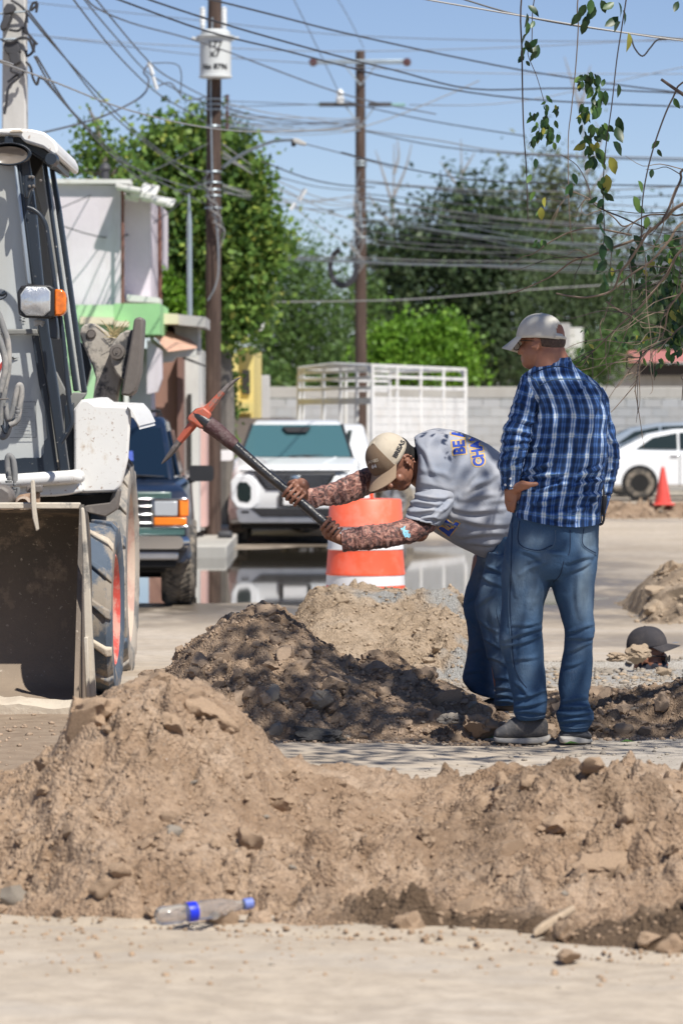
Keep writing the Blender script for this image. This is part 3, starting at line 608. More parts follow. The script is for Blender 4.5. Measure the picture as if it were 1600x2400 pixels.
for s_, y_, sz in (('177', 106, .13), ('x7', 126, .14), ('No 8796', 156, .1)):
    o = text_obj('lettering', s_, sz, facing(Vector((c_.x, c_.y - .22, PZ(y_, 51.7)))), M_black, tank, .001, .004); wrap_cyl(o, c_.x, c_.y, 36 * u)
b = MB()
for y_, w_ in ((228, 1), (240, 1), (252, 1), (290, 1), (395, 1.1), (420, 1.1), (436, 1), (450, 1.05), (478, 1.1)):
    b.lathe([(.108 * w_, -.012), (.114 * w_, 0), (.108 * w_, .012)], P(490, y_, 52), n=16)
part(b, 'band', M_galv, pa, smooth=True)
b = MB(); b.tube([P(512, 222, 51.95), P(522, 222, 51.95), P(522, 300, 51.95), P(512, 300, 51.95)], .012, 6)
for yy in (224, 262, 290): b.lathe([(.0, -.04), (.03, -.035), (.02, 0), (.03, .035), (0, .04)], P(522, yy, 51.95), n=10)
part(b, 'insulator_rack', simple('rack_brown', (.09, .05, .045), .5), pa, smooth=True)
b = MB(); b.tube(cpts([P(494, 490, 51.8), P(500, 540, 51.78), P(502, 620, 51.77), P(494, 660, 51.78), P(478, 690, 51.8)], 6), .01, 6); b.tube(cpts([P(488, 40, 51.86), P(484, 200, 51.86), P(488, 420, 51.86)], 6), .01, 6); part(b, 'down_cable', M_galv, pa, smooth=True)
for i in range(7):
    b = MB(); x = 478 + i * 4; y = 395 + i * 14; b.tube(cpts([P(x, y, 51.8), P(x - 8, y + 30, 51.78), P(x + 14, y + 50, 51.76), P(x + 4, y + 90, 51.8)], 5), .009, 5); part(b, 'cable_loop', M_wire if i % 2 else M_lwire, pa, smooth=True)
la = thing('street_lamp', 'curved grey street lamp arm reaching right from the wooden transformer pole', 'street lamp', P(512, 382, 51.9))
b = MB(); b.tube(cpts([P(512, 384, 51.9), P(560, 352, 51.6), P(620, 327, 51.3), P(655, 322, 51.1), P(676, 322, 51)], 6), .022, 8); part(b, 'arm', M_galv, la, smooth=True)
b = MB(); b.trace([(672, 317), (684, 318), (704, 328), (702, 334), (688, 332), (672, 326)], 50.9, .14); part(b, 'head', M_conc, la, bevel=.01)
b = MB(); b.box(P(674, 328, 51), (.06, .06, .1)); part(b, 'photocell', M_dpaint, la, bevel=.01)
# far pole with crossarms
pb = thing('utility_pole', 'slim brown pole with two crossarms in the centre of the sky', 'utility pole', (PX(828, 75), 75, -.36))
b = MB(); b.tube([P(829, 1165, 75), P(828, 600, 75), P(827, 116, 75)], [.125, .11, .09], 16); part(b, 'shaft', M_wood, pb, smooth=True)
b = MB(); b.box(P(826, 142, 74.85), (224 * 75 / FPX, .1, .085), (0, -.003, 0)); part(b, 'crossarm', M_galv, pb, bevel=.01)
for x in (719, 934):
    b = MB(); b.lathe([(0, -.06), (.075, -.05), (.085, 0), (.075, .05), (0, .06)], P(x, 143, 74.7), axis='Y', n=16); part(b, 'insulator', simple('brown_porcelain', (.10, .05, .05), .3), pb, smooth=True)
b = MB(); b.box(P(775, 240, 74.85), (84 * 75 / FPX, .1, .08)); b.box(P(872, 240, 74.85), (54 * 75 / FPX, .1, .08)); part(b, 'crossarm', M_dpaint, pb, bevel=.01)
b = MB(); b.box(P(735, 240, 74.85), (.1, .08, .05)); b.box(P(914, 241, 74.85), (.28, .1, .06)); part(b, 'end_clamp', simple('green_patina', (.22, .40, .38), .6), pb, bevel=.01)
b = MB(); b.lathe([(.0, -.14), (.07, -.13), (.09, -.03), (.05, .0), (.08, .06), (.05, .12), (0, .16)], P(781, 222, 74.8), n=14); part(b, 'arrester', M_porc, pb, smooth=True)
b = MB()
for x0_, y0_ in ((790, 168), (864, 168), (792, 262), (862, 262)): b = MB(); b.tube([P(828, y0_ + 28, 74.85), P(x0_, y0_ - 20, 74.85)], .014, 6); part(b, 'brace', M_galv, pb)
b = MB()
for y_ in (372, 380, 505, 520, 545): b.lathe([(.12, -.02), (.135, 0), (.12, .02)], P(828, y_, 75), n=14)
part(b, 'band', M_galv, pb, smooth=True)
for i in range(9):
    b = MB(); x = 820 + rng.uniform(-8, 8); y = 395 + i * 17; b.tube(cpts([P(x, y, 74.8), P(x + rng.uniform(-16, 4), y + 35, 74.7), P(x + rng.uniform(-8, 16), y + 70, 74.7), P(x + rng.uniform(-10, 10), y + 100, 74.8)], 5), .016, 5); part(b, 'cable_loop', [M_wire, M_galv, M_lwire][i % 3], pb, smooth=True)
b = MB()
for k in range(3):
    rr_ = .25 + .03 * k; b.tube([P(788, 614, 74.5 - .03 * k) + Vector((rr_ * math.cos(a) * .9, .02 * k, rr_ * 1.25 * math.sin(a))) for a in np.linspace(1.8, 6.9, 22)], .024, 6)
b.build('cable_coil', M_cable, None, smooth=True); tag(bpy.context.scene.objects['cable_coil'], 'black coiled cable hanging beside the pole with two crossarms', 'cable coil')
for x, y0_, y1_, D_, r_, m_, lb in ((435, 515, 735, 50, .035, M_galv, 'thin blue grey metal pipe in front of the leafy tree'), (367, 515, 730, 51, .028, M_rust, 'thin rusty pipe right of the white upper storey'), ):
    b = MB(); b.tube([P(x + 1, y1_, D_), P(x, y0_, D_), P(x - 1, y0_ - 70, D_)], [r_, r_, r_ * .3], 8); tag(b.build('pipe', m_, None, smooth=True), lb, 'pipe')
b = MB(); b.lathe([(0, -.12), (.06, -.1), (.05, .02), (.08, .06), (.05, .12), (0, .15)], P(242, 398, 49.5), n=12); tag(b.build('roof_vent', M_dpaint, None, smooth=True), 'small dark vent standing on the roof of the white storey', 'vent')
# ---------------------------------------------------------------- overhead cables
def wire(pts, D0, D1=None, r=.007, m=None, lb=None, grp=None, name='overhead_cable', twist=False):
    D1 = D0 if D1 is None else D1; pts = list(pts)
    if pts[-1][0] >= 1600: pts.append((pts[-1][0] * 2 - pts[-2][0] * 1.0 if pts[-1][0] * 2 - pts[-2][0] > 2400 else 2500, pts[-1][1] + (pts[-1][1] - pts[-2][1]) / max(1, pts[-1][0] - pts[-2][0]) * 700))
    if pts[0][0] <= 0 and pts[0][1] > 20: pts.insert(0, (-700, pts[0][1] - 200))
    n = len(pts); q = crom(pts, 5); k = len(q)
    b = MB(); P3 = [P(x, y, D0 + (D1 - D0) * i / (k - 1)) for i, (x, y) in enumerate(q)]
    b.tube(P3, r * 1.15, 5); o = b.build(name, m or M_cable, None, smooth=True); return tag(o, lb, 'cable', grp)
G1 = 'twisted service cables crossing the upper sky'
for pts, D0, D1 in (([(200, -25), (275, 0), (470, 70), (650, 115), (784, 150), (934, 187), (1204, 227), (1640, 248)], 30, 44), ([(300, -20), (345, 0), (530, 60), (784, 131), (909, 162), (1084, 204), (1314, 203), (1640, 217)], 30, 44), ([(450, -8), (510, 5), (650, 40), (784, 74), (1064, 135), (1284, 175), (1640, 222)], 30, 44)):
    wire(pts, D0, D1, .0075, M_cable, {200: 'lowest of three dark twisted cables sagging across the upper sky, touching the transformer', 300: 'middle dark twisted cable of three, crossing above the transformer tank', 450: 'highest dark twisted cable of three, starting right beside the pole top'}[pts[0][0]], G1)
G2 = 'thin bare wires high in the sky'
for pts in ([(-20, -5), (60, 4), (470, 48), (784, 80), (1194, 94), (1640, 93)], [(60, 78), (200, 92), (470, 108), (784, 118), (1194, 108), (1640, 84)], [(60, 78), (240, 100), (470, 128), (719, 146)], [(784, 152), (1100, 168), (1640, 170)], [(515, 245), (730, 240)], [(940, 241), (1200, 232), (1640, 140)], [(520, 232), (735, 241)], [(60, 355), (280, 358)]):
    wire(pts, 60, 62, .006, M_wire, ['highest thin straight wire, crossing behind the transformer bushings', 'thin straight wire crossing behind the middle of the transformer tank', 'thin wire ending at the left insulator of the upper crossarm', 'thin level wire right of the pole, just under the upper crossarm', 'faint wire ending at the left clamp of the lower crossarm', 'thin wire rising right from the green clamp of the lower crossarm', 'faint wire just above the one at the lower crossarm', 'short faint wire over the white storey roof'][{-20: 0, 60: 1 if pts[-1][0] > 1000 else (2 if pts[-1][0] > 700 else 7), 784: 3, 515: 4, 940: 5, 520: 6}[pts[0][0]]], G2)
wire([(960, -6), (984, 0), (1194, 36), (1400, 70), (1640, 102)], 20, 20, .004, M_lwire, 'pale cable at the upper right behind the hanging leaves')
wire([(1050, -6), (1069, 0), (1184, 33), (1340, 62), (1640, 98)], 20.3, 20.3, .004, M_cable, 'dark wavy cable wrapped along the pale one at upper right')
wire([(1449, 88), (1456, 110), (1474, 129), (1492, 110), (1508, 92), (1530, 90)], 20.1, 20.1, .004, M_cable, 'loose curl of wire hanging under the pale cable at upper right')
wire([(-20, 132), (0, 142), (130, 190), (250, 238), (360, 270), (475, 293), (600, 303), (784, 295)], 22, 40, .006, M_lwire, 'pale twisted cable running from the concrete pole side to the crossarm pole')
wire([(784, 305), (900, 270), (1034, 215), (1100, 185)], 60, 60, .008, M_lwire, 'pale wire rising to the right of the crossarm pole')
wire([(784, 228), (850, 248), (1000, 280), (1200, 312)], 60, 50, .008, M_wire, 'grey wire falling right from the upper crossarm')
G3 = 'drop cables slanting down left of the wooden pole'
for pts in ([(150, -30), (170, 0), (260, 115), (350, 205), (420, 250), (478, 285)], [(180, -30), (195, 0), (270, 90), (350, 175), (478, 240)], [(205, -20), (222, 0), (345, 145), (420, 195), (478, 225)], [(65, 25), (140, 120), (235, 240), (330, 325), (475, 436)], [(62, 30), (120, 100), (230, 220), (300, 290), (400, 370), (475, 395)], [(85, 130), (150, 235), (230, 330), (300, 395), (380, 445)], [(80, 130), (120, 200), (190, 280), (300, 380), (475, 470)], [(95, 175), (190, 285), (270, 365), (400, 420), (475, 435)], [(200, -25), (210, 10), (300, 52), (470, 100), (784, 215), (1000, 262)]):
    wire(pts, 30, 52, .0075, M_wire, {150: 'drop cable passing left of the white splice', 180: 'drop cable ending at the wooden pole just under the transformer', 205: 'drop cable meeting the top of the white splice', 65: 'steep cable from the concrete pole top to the roof slab height on the wooden pole', 62: 'slightly flatter cable leaving the concrete pole top beside the steep one', 85: 'twisted cable falling from the concrete pole towards the white storey roof', 80: 'lowest long cable from the concrete pole to the wooden pole', 95: 'cable leaving the lower loops of the concrete pole', 200: 'thin cable passing in front of the transformer and on to the right'}[pts[0][0]], G3)
wire([(98, 305), (180, 285), (250, 262), (325, 222), (342, 185), (330, 165), (345, 145)], 40, 45, .010, M_wire, 'dark cable curving up to the white splice')
b = MB(); b.tube([P(342, 142, 44), P(352, 172, 44)], .022, 8); b.tube([P(352, 176, 44), P(361, 206, 44)], .02, 8); tag(b.build('cable_splice', M_porc, None, smooth=True), 'white cable splice hanging left of the transformer', 'cable splice')
wire([(350, 145), (400, 146), (416, 165), (415, 215)], 44, 46, .006, M_wire, 'loop of thin cable right of the white splice'); wire([(360, 200), (390, 190), (410, 212), (430, 230), (475, 222)], 44, 51, .008, M_wire, 'kinked cable from the white splice to the wooden pole')
b = MB(); b.tube([P(702, 434, 55), P(686, 460, 55)], .035, 6); b.tube([P(678, 466, 55), P(667, 482, 55)], .03, 6); tag(b.build('cable_tag', M_porc, None, smooth=True), 'white strip hanging on the cables between the two wooden poles', 'cable tag')
G4 = 'cables strung between the two wooden poles'
def tangle(n, a, b_, Da, Db, sag, seed, m, lb, grp, r=.008):
    rr = random.Random(seed)
    for i in range(n):
        x0_, y0_ = a[0], rr.uniform(a[1], a[2]); x1_, y1_ = b_[0], rr.uniform(b_[1], b_[2]); s = rr.uniform(*sag)
        pts = [(x0_ + (x1_ - x0_) * t, y0_ + (y1_ - y0_) * t + s * 4 * t * (1 - t) + (rr.uniform(-2, 2) if 0 < t < 1 else 0)) for t in np.linspace(0, 1, 7)]
        wire(pts, Da, Db, r, rr.choice(m), lb, grp)
tangle(12, (512, 215, 300), (826, 270, 300), 52, 74, (0, 20), 3, [M_wire, M_lwire, M_galv], 'slack cable strung from the transformer pole to the crossarm pole', G4)
tangle(9, (512, 330, 470), (826, 420, 590), 52, 74, (-5, 45), 4, [M_wire, M_lwire], 'slack cable strung from the transformer pole to the crossarm pole', G4)
G5 = 'bundle of cables sagging right from the crossarm pole over the trees'
tangle(11, (830, 470, 560), (1660, 520, 640), 74, 60, (-5, 40), 5, [M_wire, M_lwire, M_galv], 'cable in the sagging bundle right of the crossarm pole', G5, .0085)
tangle(7, (830, 395, 470), (1660, 420, 560), 74, 60, (5, 30), 6, [M_wire, M_lwire], 'cable in the sagging bundle right of the crossarm pole', G5, .009)
tangle(4, (640, 588, 600), (1660, 606, 640), 70, 60, (0, 6), 8, [M_lwire, M_galv], 'long nearly level pale cable crossing in front of the dark trees', 'level pale cables in front of the trees', .009)
wire([(590, 694), (784, 692), (934, 688), (1100, 676), (1240, 664), (1660, 640)], 66, 62, .010, M_lwire, 'lowest pale cable rising gently to the right in front of the trees')
wire([(784, 350), (880, 375), (1000, 400), (1160, 418), (1660, 430)], 50, 46, .008, M_cable, 'single dark cable passing right at crossarm pole mid height'); wire([(665, 322), (784, 352), (900, 385)], 52, 54, .007, M_wire, 'cable running right from the street lamp')
wire([(600, 370), (700, 408), (784, 425), (860, 430)], 52, 60, .009, M_cable, 'dark cable dropping from the transformer pole behind the lamp arm'); wire([(840, 300), (1000, 322), (1200, 352), (1660, 366)], 62, 50, .009, M_lwire, 'pale slack cable right of the lower crossarm')
wire([(840, 302), (1020, 338), (1250, 358), (1660, 372)], 62, 50, .009, M_wire, 'grey slack cable just below the pale one')
wire([(400, 440), (440, 430), (478, 420)], 49, 51.8, .007, M_wire, 'short service cable from the roof slab to the wooden pole'); wire([(140, 478), (230, 440), (345, 395), (478, 330)], 48, 51.8, .007, M_wire, 'service cable crossing in front of the white storey')
wire([(140, 518), (240, 545), (320, 530), (400, 478), (478, 400)], 48, 51.8, .007, M_cable, 'drooping cable across the white storey')
wire([(670, -10), (700, 50), (784, 225)], 60, 62, .006, M_wire, 'faint wire slanting down right of the transformer'); wire([(770, -10), (800, 40), (835, 110)], 62, 74, .006, M_wire, 'faint wire slanting down to the crossarm pole top')

# ---------------------------------------------------------------- trees
def leaf_mat(name, stops, trans=.25, rough=.5):
    t = NT(name); v = t.attr('tint'); c = t.ramp(v, stops); t.set(Base_Color=c, Roughness=rough); t.b.inputs['Specular IOR Level'].default_value = .3
    tr = t.n('ShaderNodeBsdfTranslucent'); t.l(t.mix(.5, c, (.5, .7, .1), 'MULTIPLY') if False else c, tr.inputs[0]); mx = t.n('ShaderNodeMixShader'); mx.inputs[0].default_value = trans
    out = t.t.nodes['Material Output']; t.l(t.b.outputs[0], mx.inputs[1]); t.l(tr.outputs[0], mx.inputs[2]); t.l(mx.outputs[0], out.inputs[0]); return t.m
M_l_ash = leaf_mat('yellow_green_leaves', [(0, (.05, .11, .025)), (.45, (.14, .25, .05)), (.8, (.28, .38, .08)), (1, (.38, .40, .08))], .35)
M_l_mesq = leaf_mat('feathery_green_leaves', [(0, (.06, .12, .03)), (.6, (.11, .19, .05)), (1, (.16, .24, .07))], .3)
M_l_dark = leaf_mat('dark_green_leaves', [(0, (.035, .06, .028)), (.6, (.06, .10, .04)), (1, (.12, .16, .065))], .2)  # tones lifted so the leaf colour carries a slight haze
M_l_bright = leaf_mat('bright_green_leaves', [(0, (.09, .20, .02)), (.6, (.16, .32, .03)), (1, (.25, .42, .05))], .35)
M_bark = simple('grey_bark', (.17, .15, .13), .9, bump=.4, bscale=30); M_bare = simple('bare_grey_wood', (.30, .28, .26), .9)
def leaf_quads(C, rs, size, asp, tint, droop=.0):
    n = len(C); a = rs.normal(size=(n, 3)); a[:, 2] -= droop; a /= np.linalg.norm(a, axis=1)[:, None]
    b_ = rs.normal(size=(n, 3)); b_ = b_ - a * (a * b_).sum(1)[:, None]; b_ /= np.linalg.norm(b_, axis=1)[:, None]
    L = size * rs.uniform(.6, 1.25, n)[:, None]; W = L * asp
    V = np.stack([C - a * L * .5, C + b_ * W * .5, C + a * L * .5, C - b_ * W * .5], 1).reshape(-1, 3)
    F = np.arange(4 * n).reshape(n, 4); return V, F, tint
def crown(par, blobs, n, size, mat, seed, D, asp=.6, clump=.35, per=14, fill=.6, droop=.3, name='crown'):
    """blobs: (x, y, rx, ry[, dD]) in frame pixels"""
    rs = np.random.RandomState(seed); ar = np.array([b_[2] * b_[3] for b_ in blobs], float); pr = ar / ar.sum(); m = max(1, n // per)
    idx = rs.choice(len(blobs), m, p=pr); C = np.zeros((m, 3))
    d = rs.normal(size=(m, 3)); d /= np.linalg.norm(d, axis=1)[:, None]; rad = (1 - fill * rs.random(m) ** 1.6)
    for j, i in enumerate(idx):
        b_ = blobs[i]; dD = b_[4] if len(b_) > 4 else 0; rx, rz = b_[2] * D / FPX, b_[3] * D / FPX
        c = P(b_[0], b_[1], D + dD); C[j] = (c.x + d[j, 0] * rad[j] * rx, c.y + d[j, 1] * rad[j] * max(rx, rz) * .8, c.z + d[j, 2] * rad[j] * rz)
    cl = np.repeat(C, per, 0) + rs.normal(size=(m * per, 3)) * size * clump * 3.0
    tint = np.clip(np.repeat(rs.beta(2, 2.4, m), per) + rs.normal(size=m * per) * .12, 0, 1)
    V, F, tt = leaf_quads(cl, rs, size, asp, tint, droop)
    return mesh_np(name, V, F, mat, par, False, {'tint': ('FACE', tt)})
def tree(lb, base, D, blobs, n, size, mat, seed, trunk=None, name='tree', cat='tree', grp=None, branches=(), bm_=None, **k):
    z0 = float(gz(D)); t = thing(name, lb, cat, (PX(base, D), D, z0), grp)
    if trunk:
        pts = [Vector((PX(base, D), D, z0 - .1))] + [P(x, y, D) for x, y in trunk]; r0 = (.02 if n else .005) * D / 8
        b = MB(); b.tube(cpts(pts, 4), list(np.linspace(r0, r0 * .35, (len(pts) - 1) * 4 + 1)), 8); part(b, 'trunk', bm_ or M_bark, t, smooth=True)
    for br in branches:
        b = MB(); q = cpts([P(x, y, D) for x, y in br], 4); b.tube(q, list(np.linspace((.008 if n else .0035) * D / 8, (.002 if n else .0008) * D / 8, len(q))), 6); part(b, 'branch', bm_ or M_bark, t, smooth=True)
    if n: crown(t, blobs, n, size, mat, seed, D, **k)
    return t
tree('tall leafy tree with yellow green leaves behind the transformer pole', 520, 57, [(380, 335, 62, 42), (470, 330, 55, 42), (330, 385, 36, 28), (420, 430, 75, 60), (555, 400, 45, 58), (535, 480, 80, 75), (590, 530, 46, 50), (500, 580, 95, 85), (570, 620, 52, 60), (430, 600, 80, 90), (540, 700, 62, 75), (400, 680, 55, 55), (500, 740, 55, 50), (575, 560, 70, 60), (450, 520, 100, 80)], 25000, .125, M_l_ash, 3, trunk=[(520, 900), (505, 700), (500, 500)], branches=[[(505, 700), (420, 560), (360, 420)], [(505, 640), (560, 520), (600, 480)], [(500, 520), (470, 400), (450, 330)]], asp=.75, per=16, clump=.5)
tree('sparse sprigs of a tree rising above the white storey roof', 235, 51, [(160, 395, 22, 12), (185, 400, 18, 10), (205, 330, 18, 14), (232, 345, 20, 18), (240, 372, 22, 18), (195, 372, 12, 10), (225, 300, 8, 12), (205, 248, 7, 7), (270, 385, 22, 18), (265, 345, 8, 8), (300, 400, 25, 14), (228, 285, 5, 8), (222, 270, 4, 5)], 1000, .10, M_l_ash, 4, trunk=[(240, 440), (238, 380)], branches=[[(238, 390), (225, 300), (205, 250)], [(240, 395), (190, 395), (150, 392)], [(240, 400), (280, 390), (310, 380)]], asp=.75, per=10, clump=.5)
tree('dark feathery palm-like top of a tree behind the transformer pole', 460, 64, [(455, 290, 30, 24), (470, 320, 60, 40), (530, 310, 30, 30)], 1500, .16, simple('dark_frond', (.03, .075, .035), .6), 5, trunk=[(460, 600), (458, 300)], asp=.2, per=10)
tree('bright yellow green bush growing beside the rusty pipe', 385, 52.5, [(390, 690, 30, 38), (370, 680, 18, 25), (415, 700, 18, 20)], 1600, .12, M_l_bright, 6, name='bush', cat='bush', asp=.7)
tree('climbing greenery on the wall beside the wooden pole', 520, 58, [(470, 830, 10, 90), (455, 900, 6, 60), (517, 900, 8, 90), (520, 1080, 9, 110)], 2200, .10, M_l_ash, 8, name='creeper', cat='creeper', asp=.7)
tree('broad feathery pale green tree behind the yellow house', 690, 104, [(640, 740, 70, 150), (720, 760, 80, 140), (700, 620, 60, 60), (650, 600, 30, 70), (760, 800, 50, 100), (620, 840, 50, 60), (700, 860, 110, 40)], 17000, .17, M_l_mesq, 7, trunk=[(690, 900), (700, 700)], asp=.35, per=18, clump=.8)
tree('large dark green tree behind the bare branches at centre right', 1080, 112, [(1060, 485, 45, 40), (1125, 475, 65, 45), (1000, 550, 85, 50), (1100, 560, 140, 90), (940, 600, 90, 60), (900, 700, 90, 100), (1020, 700, 130, 120), (1150, 720, 130, 120), (1180, 600, 110, 80), (1000, 820, 140, 70), (1160, 840, 130, 60), (870, 560, 40, 40)], 24000, .23, M_l_dark, 8, trunk=[(1080, 900), (1070, 600)], asp=.5, per=16, clump=.7, branches=[[(1070, 900), (1062, 700), (1064, 560), (1058, 470)], [(1062, 700), (1100, 770), (1150, 830), (1185, 850)], [(1080, 740), (1130, 690), (1220, 620), (1255, 590)], [(840, 600), (900, 640), (990, 690)], [(990, 690), (950, 730), (960, 790)]], bm_=M_bare)
tree('tall olive green tree top with bare twigs at upper right', 1280, 116, [(1270, 420, 45, 45), (1250, 470, 60, 50), (1300, 520, 70, 70), (1230, 560, 60, 60), (1330, 600, 70, 60)], 6000, .2, leaf_mat('olive_leaves', [(0, (.05, .075, .03)), (1, (.17, .19, .08))], .2), 9, trunk=[(1280, 800), (1270, 420)], asp=.4, per=12, clump=.9)
tree('drooping grey green willow-like tree behind the wall at right', 1330, 108, [(1290, 700, 80, 120), (1370, 740, 80, 110), (1260, 830, 90, 70), (1380, 840, 90, 60), (1340, 640, 90, 60), (1440, 760, 60, 90)], 15000, .2, leaf_mat('grey_green_leaves', [(0, (.05, .085, .035)), (1, (.12, .17, .07))], .25), 10, trunk=[(1330, 850), (1330, 650)], asp=.25, per=16, droop=2.5, clump=.8)
tree('bright green rounded bush rising above the stake truck', 950, 92, [(930, 790, 70, 50), (1000, 770, 50, 38), (880, 830, 45, 50), (1050, 840, 50, 45), (960, 840, 100, 45), (870, 790, 22, 22), (1030, 800, 45, 40)], 9500, .13, M_l_bright, 11, name='bush', cat='bush', trunk=[(950, 850)], asp=.7, per=16, clump=.6)
for i, (x, pts) in enumerate([(905, [[(905, 620), (903, 480), (905, 330)], [(904, 480), (880, 400), (862, 345)], [(904, 450), (930, 390), (945, 330)], [(904, 400), (915, 360), (912, 320)], [(903, 520), (860, 470), (845, 440)]]), (1360, [[(1360, 560), (1345, 400), (1330, 200)], [(1345, 400), (1380, 320), (1365, 280)], [(1335, 260), (1295, 130)], [(1335, 240), (1355, 150)], [(1350, 450), (1400, 380), (1420, 370)]]), (1060, [[(1062, 560), (1060, 430), (1058, 320)], [(1060, 440), (1030, 400), (1010, 370)], [(1060, 400), (1090, 350)]])]):
    tree(['leafless grey tree right of the crossarm pole', 'tall leafless tree behind the hanging leaves at upper right', 'thin leafless tree rising over the dark green tree'][i], x, 120, [], 0, 0, None, 0, trunk=[(x, 700), pts[0][0]], branches=pts, bm_=M_bare, name='bare_tree')
tree('far green tree line at the right end of the block wall', 1500, 118, [(1480, 700, 60, 110), (1560, 640, 60, 120), (1620, 700, 80, 150), (1200, 850, 120, 40)], 9000, .26, M_l_dark, 12, trunk=[(1500, 800)], asp=.5, per=16, clump=.8)
tree('leafy shrub hiding the foot of the small white house', 1320, 93, [(1300, 850, 60, 45), (1360, 850, 50, 50), (1250, 800, 40, 50), (1400, 800, 50, 60), (1270, 870, 80, 25)], 4500, .14, M_l_mesq, 15, name='bush', cat='bush', asp=.4)
tree('low green scrub seen just above the block wall behind the truck', 800, 99, [(800, 860, 60, 60), (620, 880, 60, 30), (840, 700, 30, 60)], 3500, .2, M_l_mesq, 13, name='bush', cat='bush', asp=.4)
# ---------------------------------------------------------------- vehicles
def car_paint(name, c, coat=.6, rough=.35, dirt=.15):
    t = NT(name); f = t.noise(2.5, 6, .6); b_ = t.mix(t.ramp(f, [(.5, 0.0), (.8, dirt)]), c, (.36, .30, .24)); t.set(Base_Color=b_, Roughness=rough, Metallic=0.0); t.b.inputs['Coat Weight'].default_value = coat; return t.m
M_navy = car_paint('dark_blue_paint', (.006, .016, .040)); M_wcar = car_paint('white_car_paint', (.78, .80, .81)); M_greencar = car_paint('dark_teal_paint', (.05, .11, .10))
M_chrome = simple('chrome', (.62, .63, .65), .12, 1.0, .03); M_tyre = simple('tyre_rubber', (.045, .043, .04), .85, dirt=.75, dirtc=(.27, .23, .18), dscale=8, dlo=.42, bump=.3, bscale=80)
M_plast = simple('black_plastic', (.022, .022, .024), .5); M_glass_b = glass('blue_tinted_glass', (.008, .018, .035)); M_glass_t = glass('teal_tinted_glass', (.055, .13, .15), .06); M_glass_k = glass('dark_car_glass', (.02, .03, .03))
M_lens = glass('headlamp_lens', (.42, .44, .46), .1); M_amber = simple('amber_lens', (.85, .22, .02), .2); M_silver = simple('silver_trim', (.42, .42, .43), .35, .7); M_under = simple('underbody_black', (.012, .012, .012), .9)
def loft_sec(b, secs, m=0, cap=True):
    """secs: (y, hw_bottom, hw_top, z0, z1, round) closed rounded-rect rings along y"""
    k = len(b.v); n = None
    for (y, hb, ht, z0, z1, rd) in secs:
        ring = []
        for (sx, top) in ((1, 0), (1, 1), (-1, 1), (-1, 0)):
            hw = ht if top else hb; cx_, cz_ = sx * (hw - rd), (z1 - rd) if top else (z0 + rd)
            a0 = {(1, 0): -90, (1, 1): 0, (-1, 1): 90, (-1, 0): 180}[(sx, top)]
            for t in range(5): a = R(a0 + t * 22.5); ring.append((cx_ + rd * math.cos(a), y, cz_ + rd * math.sin(a)))
        n = len(ring); b.v += ring
    for i in range(len(secs) - 1):
        for j in range(n): b.f.append((k + i * n + j, k + i * n + (j + 1) % n, k + (i + 1) * n + (j + 1) % n, k + (i + 1) * n + j)); b.mi.append(m)
    if cap:
        b.f.append(tuple(range(k, k + n))[::-1]); b.mi.append(m); e = k + (len(secs) - 1) * n; b.f.append(tuple(range(e, e + n))); b.mi.append(m)
    return b
def wheel(par, x, y, r, wd, side, rim=M_silver, spokes=5, tread=True, name='wheel'):
    b = MB(); h_ = wd / 2; b.lathe([(r * .6, -h_), (r * .9, -h_), (r * .98, -h_ * .8), (r, -h_ * .5), (r, h_ * .5), (r * .98, h_ * .8), (r * .9, h_), (r * .6, h_)], (x, y, r), axis='X', n=40)
    if tread:
        for i in range(44):
            a = 2 * math.pi * i / 44
            for q in (-1, 1):
                c_ = (x + q * h_ * .42, y + math.cos(a + q * .06) * r * 1.004, r + math.sin(a + q * .06) * r * 1.004); b.box(c_, (wd * .34, r * .085, r * .035), Matrix.Rotation(a - math.pi / 2, 3, 'X') @ Matrix.Rotation(q * .5, 3, 'Z'))
    w_ = b.build(name, M_tyre, par, smooth=True)
    b = MB(); s_ = side; b.lathe([(0, s_ * h_ * .55), (r * .12, s_ * h_ * .6), (r * .16, s_ * h_ * .4), (r * .5, s_ * h_ * .35), (r * .58, s_ * h_ * .9), (r * .63, s_ * h_ * .95), (r * .62, 0)], (x, y, r), axis='X', n=32)
    for i in range(spokes):
        a = 2 * math.pi * i / spokes; b.box((x + s_ * h_ * .62, y + math.cos(a) * r * .33, r + math.sin(a) * r * .33), (.02, r * .5, r * .14), Matrix.Rotation(a, 3, 'X'))
    b.build('rim', rim, w_, smooth=True); return w_
def newcar(lb, cat='car', name='parked_car'): return thing(name, lb, cat)
def place(o, x, y, rz=0): o.location = (x, y, float(gz(y))); o.rotation_euler = (0, 0, R(rz)); return o
# blue off-road wagon seen head on, origin at centre of its front on the ground
c = newcar('dark blue boxy off-road wagon facing the camera beside the loader wheel', 'car')
b = MB(); loft_sec(b, [(.02, .85, .83, .42, 1.0, .05), (.10, .885, .86, .40, 1.06, .08), (1.2, .89, .80, .40, 1.13, .1), (1.5, .89, .84, .38, 1.16, .08), (4.3, .88, .84, .38, 1.14, .08), (4.5, .84, .8, .45, 1.05, .06)])
b.build('body', M_navy, c, smooth=True)
b = MB(); loft_sec(b, [(1.28, .72, .70, 1.10, 1.15, .02), (1.75, .74, .63, 1.12, 1.66, .05), (2.0, .75, .62, 1.12, 1.735, .07), (4.0, .75, .62, 1.12, 1.72, .07), (4.4, .74, .62, 1.12, 1.3, .05)]); b.build('cabin', M_navy, c, smooth=True)
def quad_panel(par, name, mat, pts, t=.012, **k):
    pts = [Vector(p) for p in pts]; n = (pts[1] - pts[0]).cross(pts[2] - pts[0]).normalized(); b = MB(); b.prism([p + n * t for p in pts], -n * t * 2); return b.build(name, mat, par, **k)
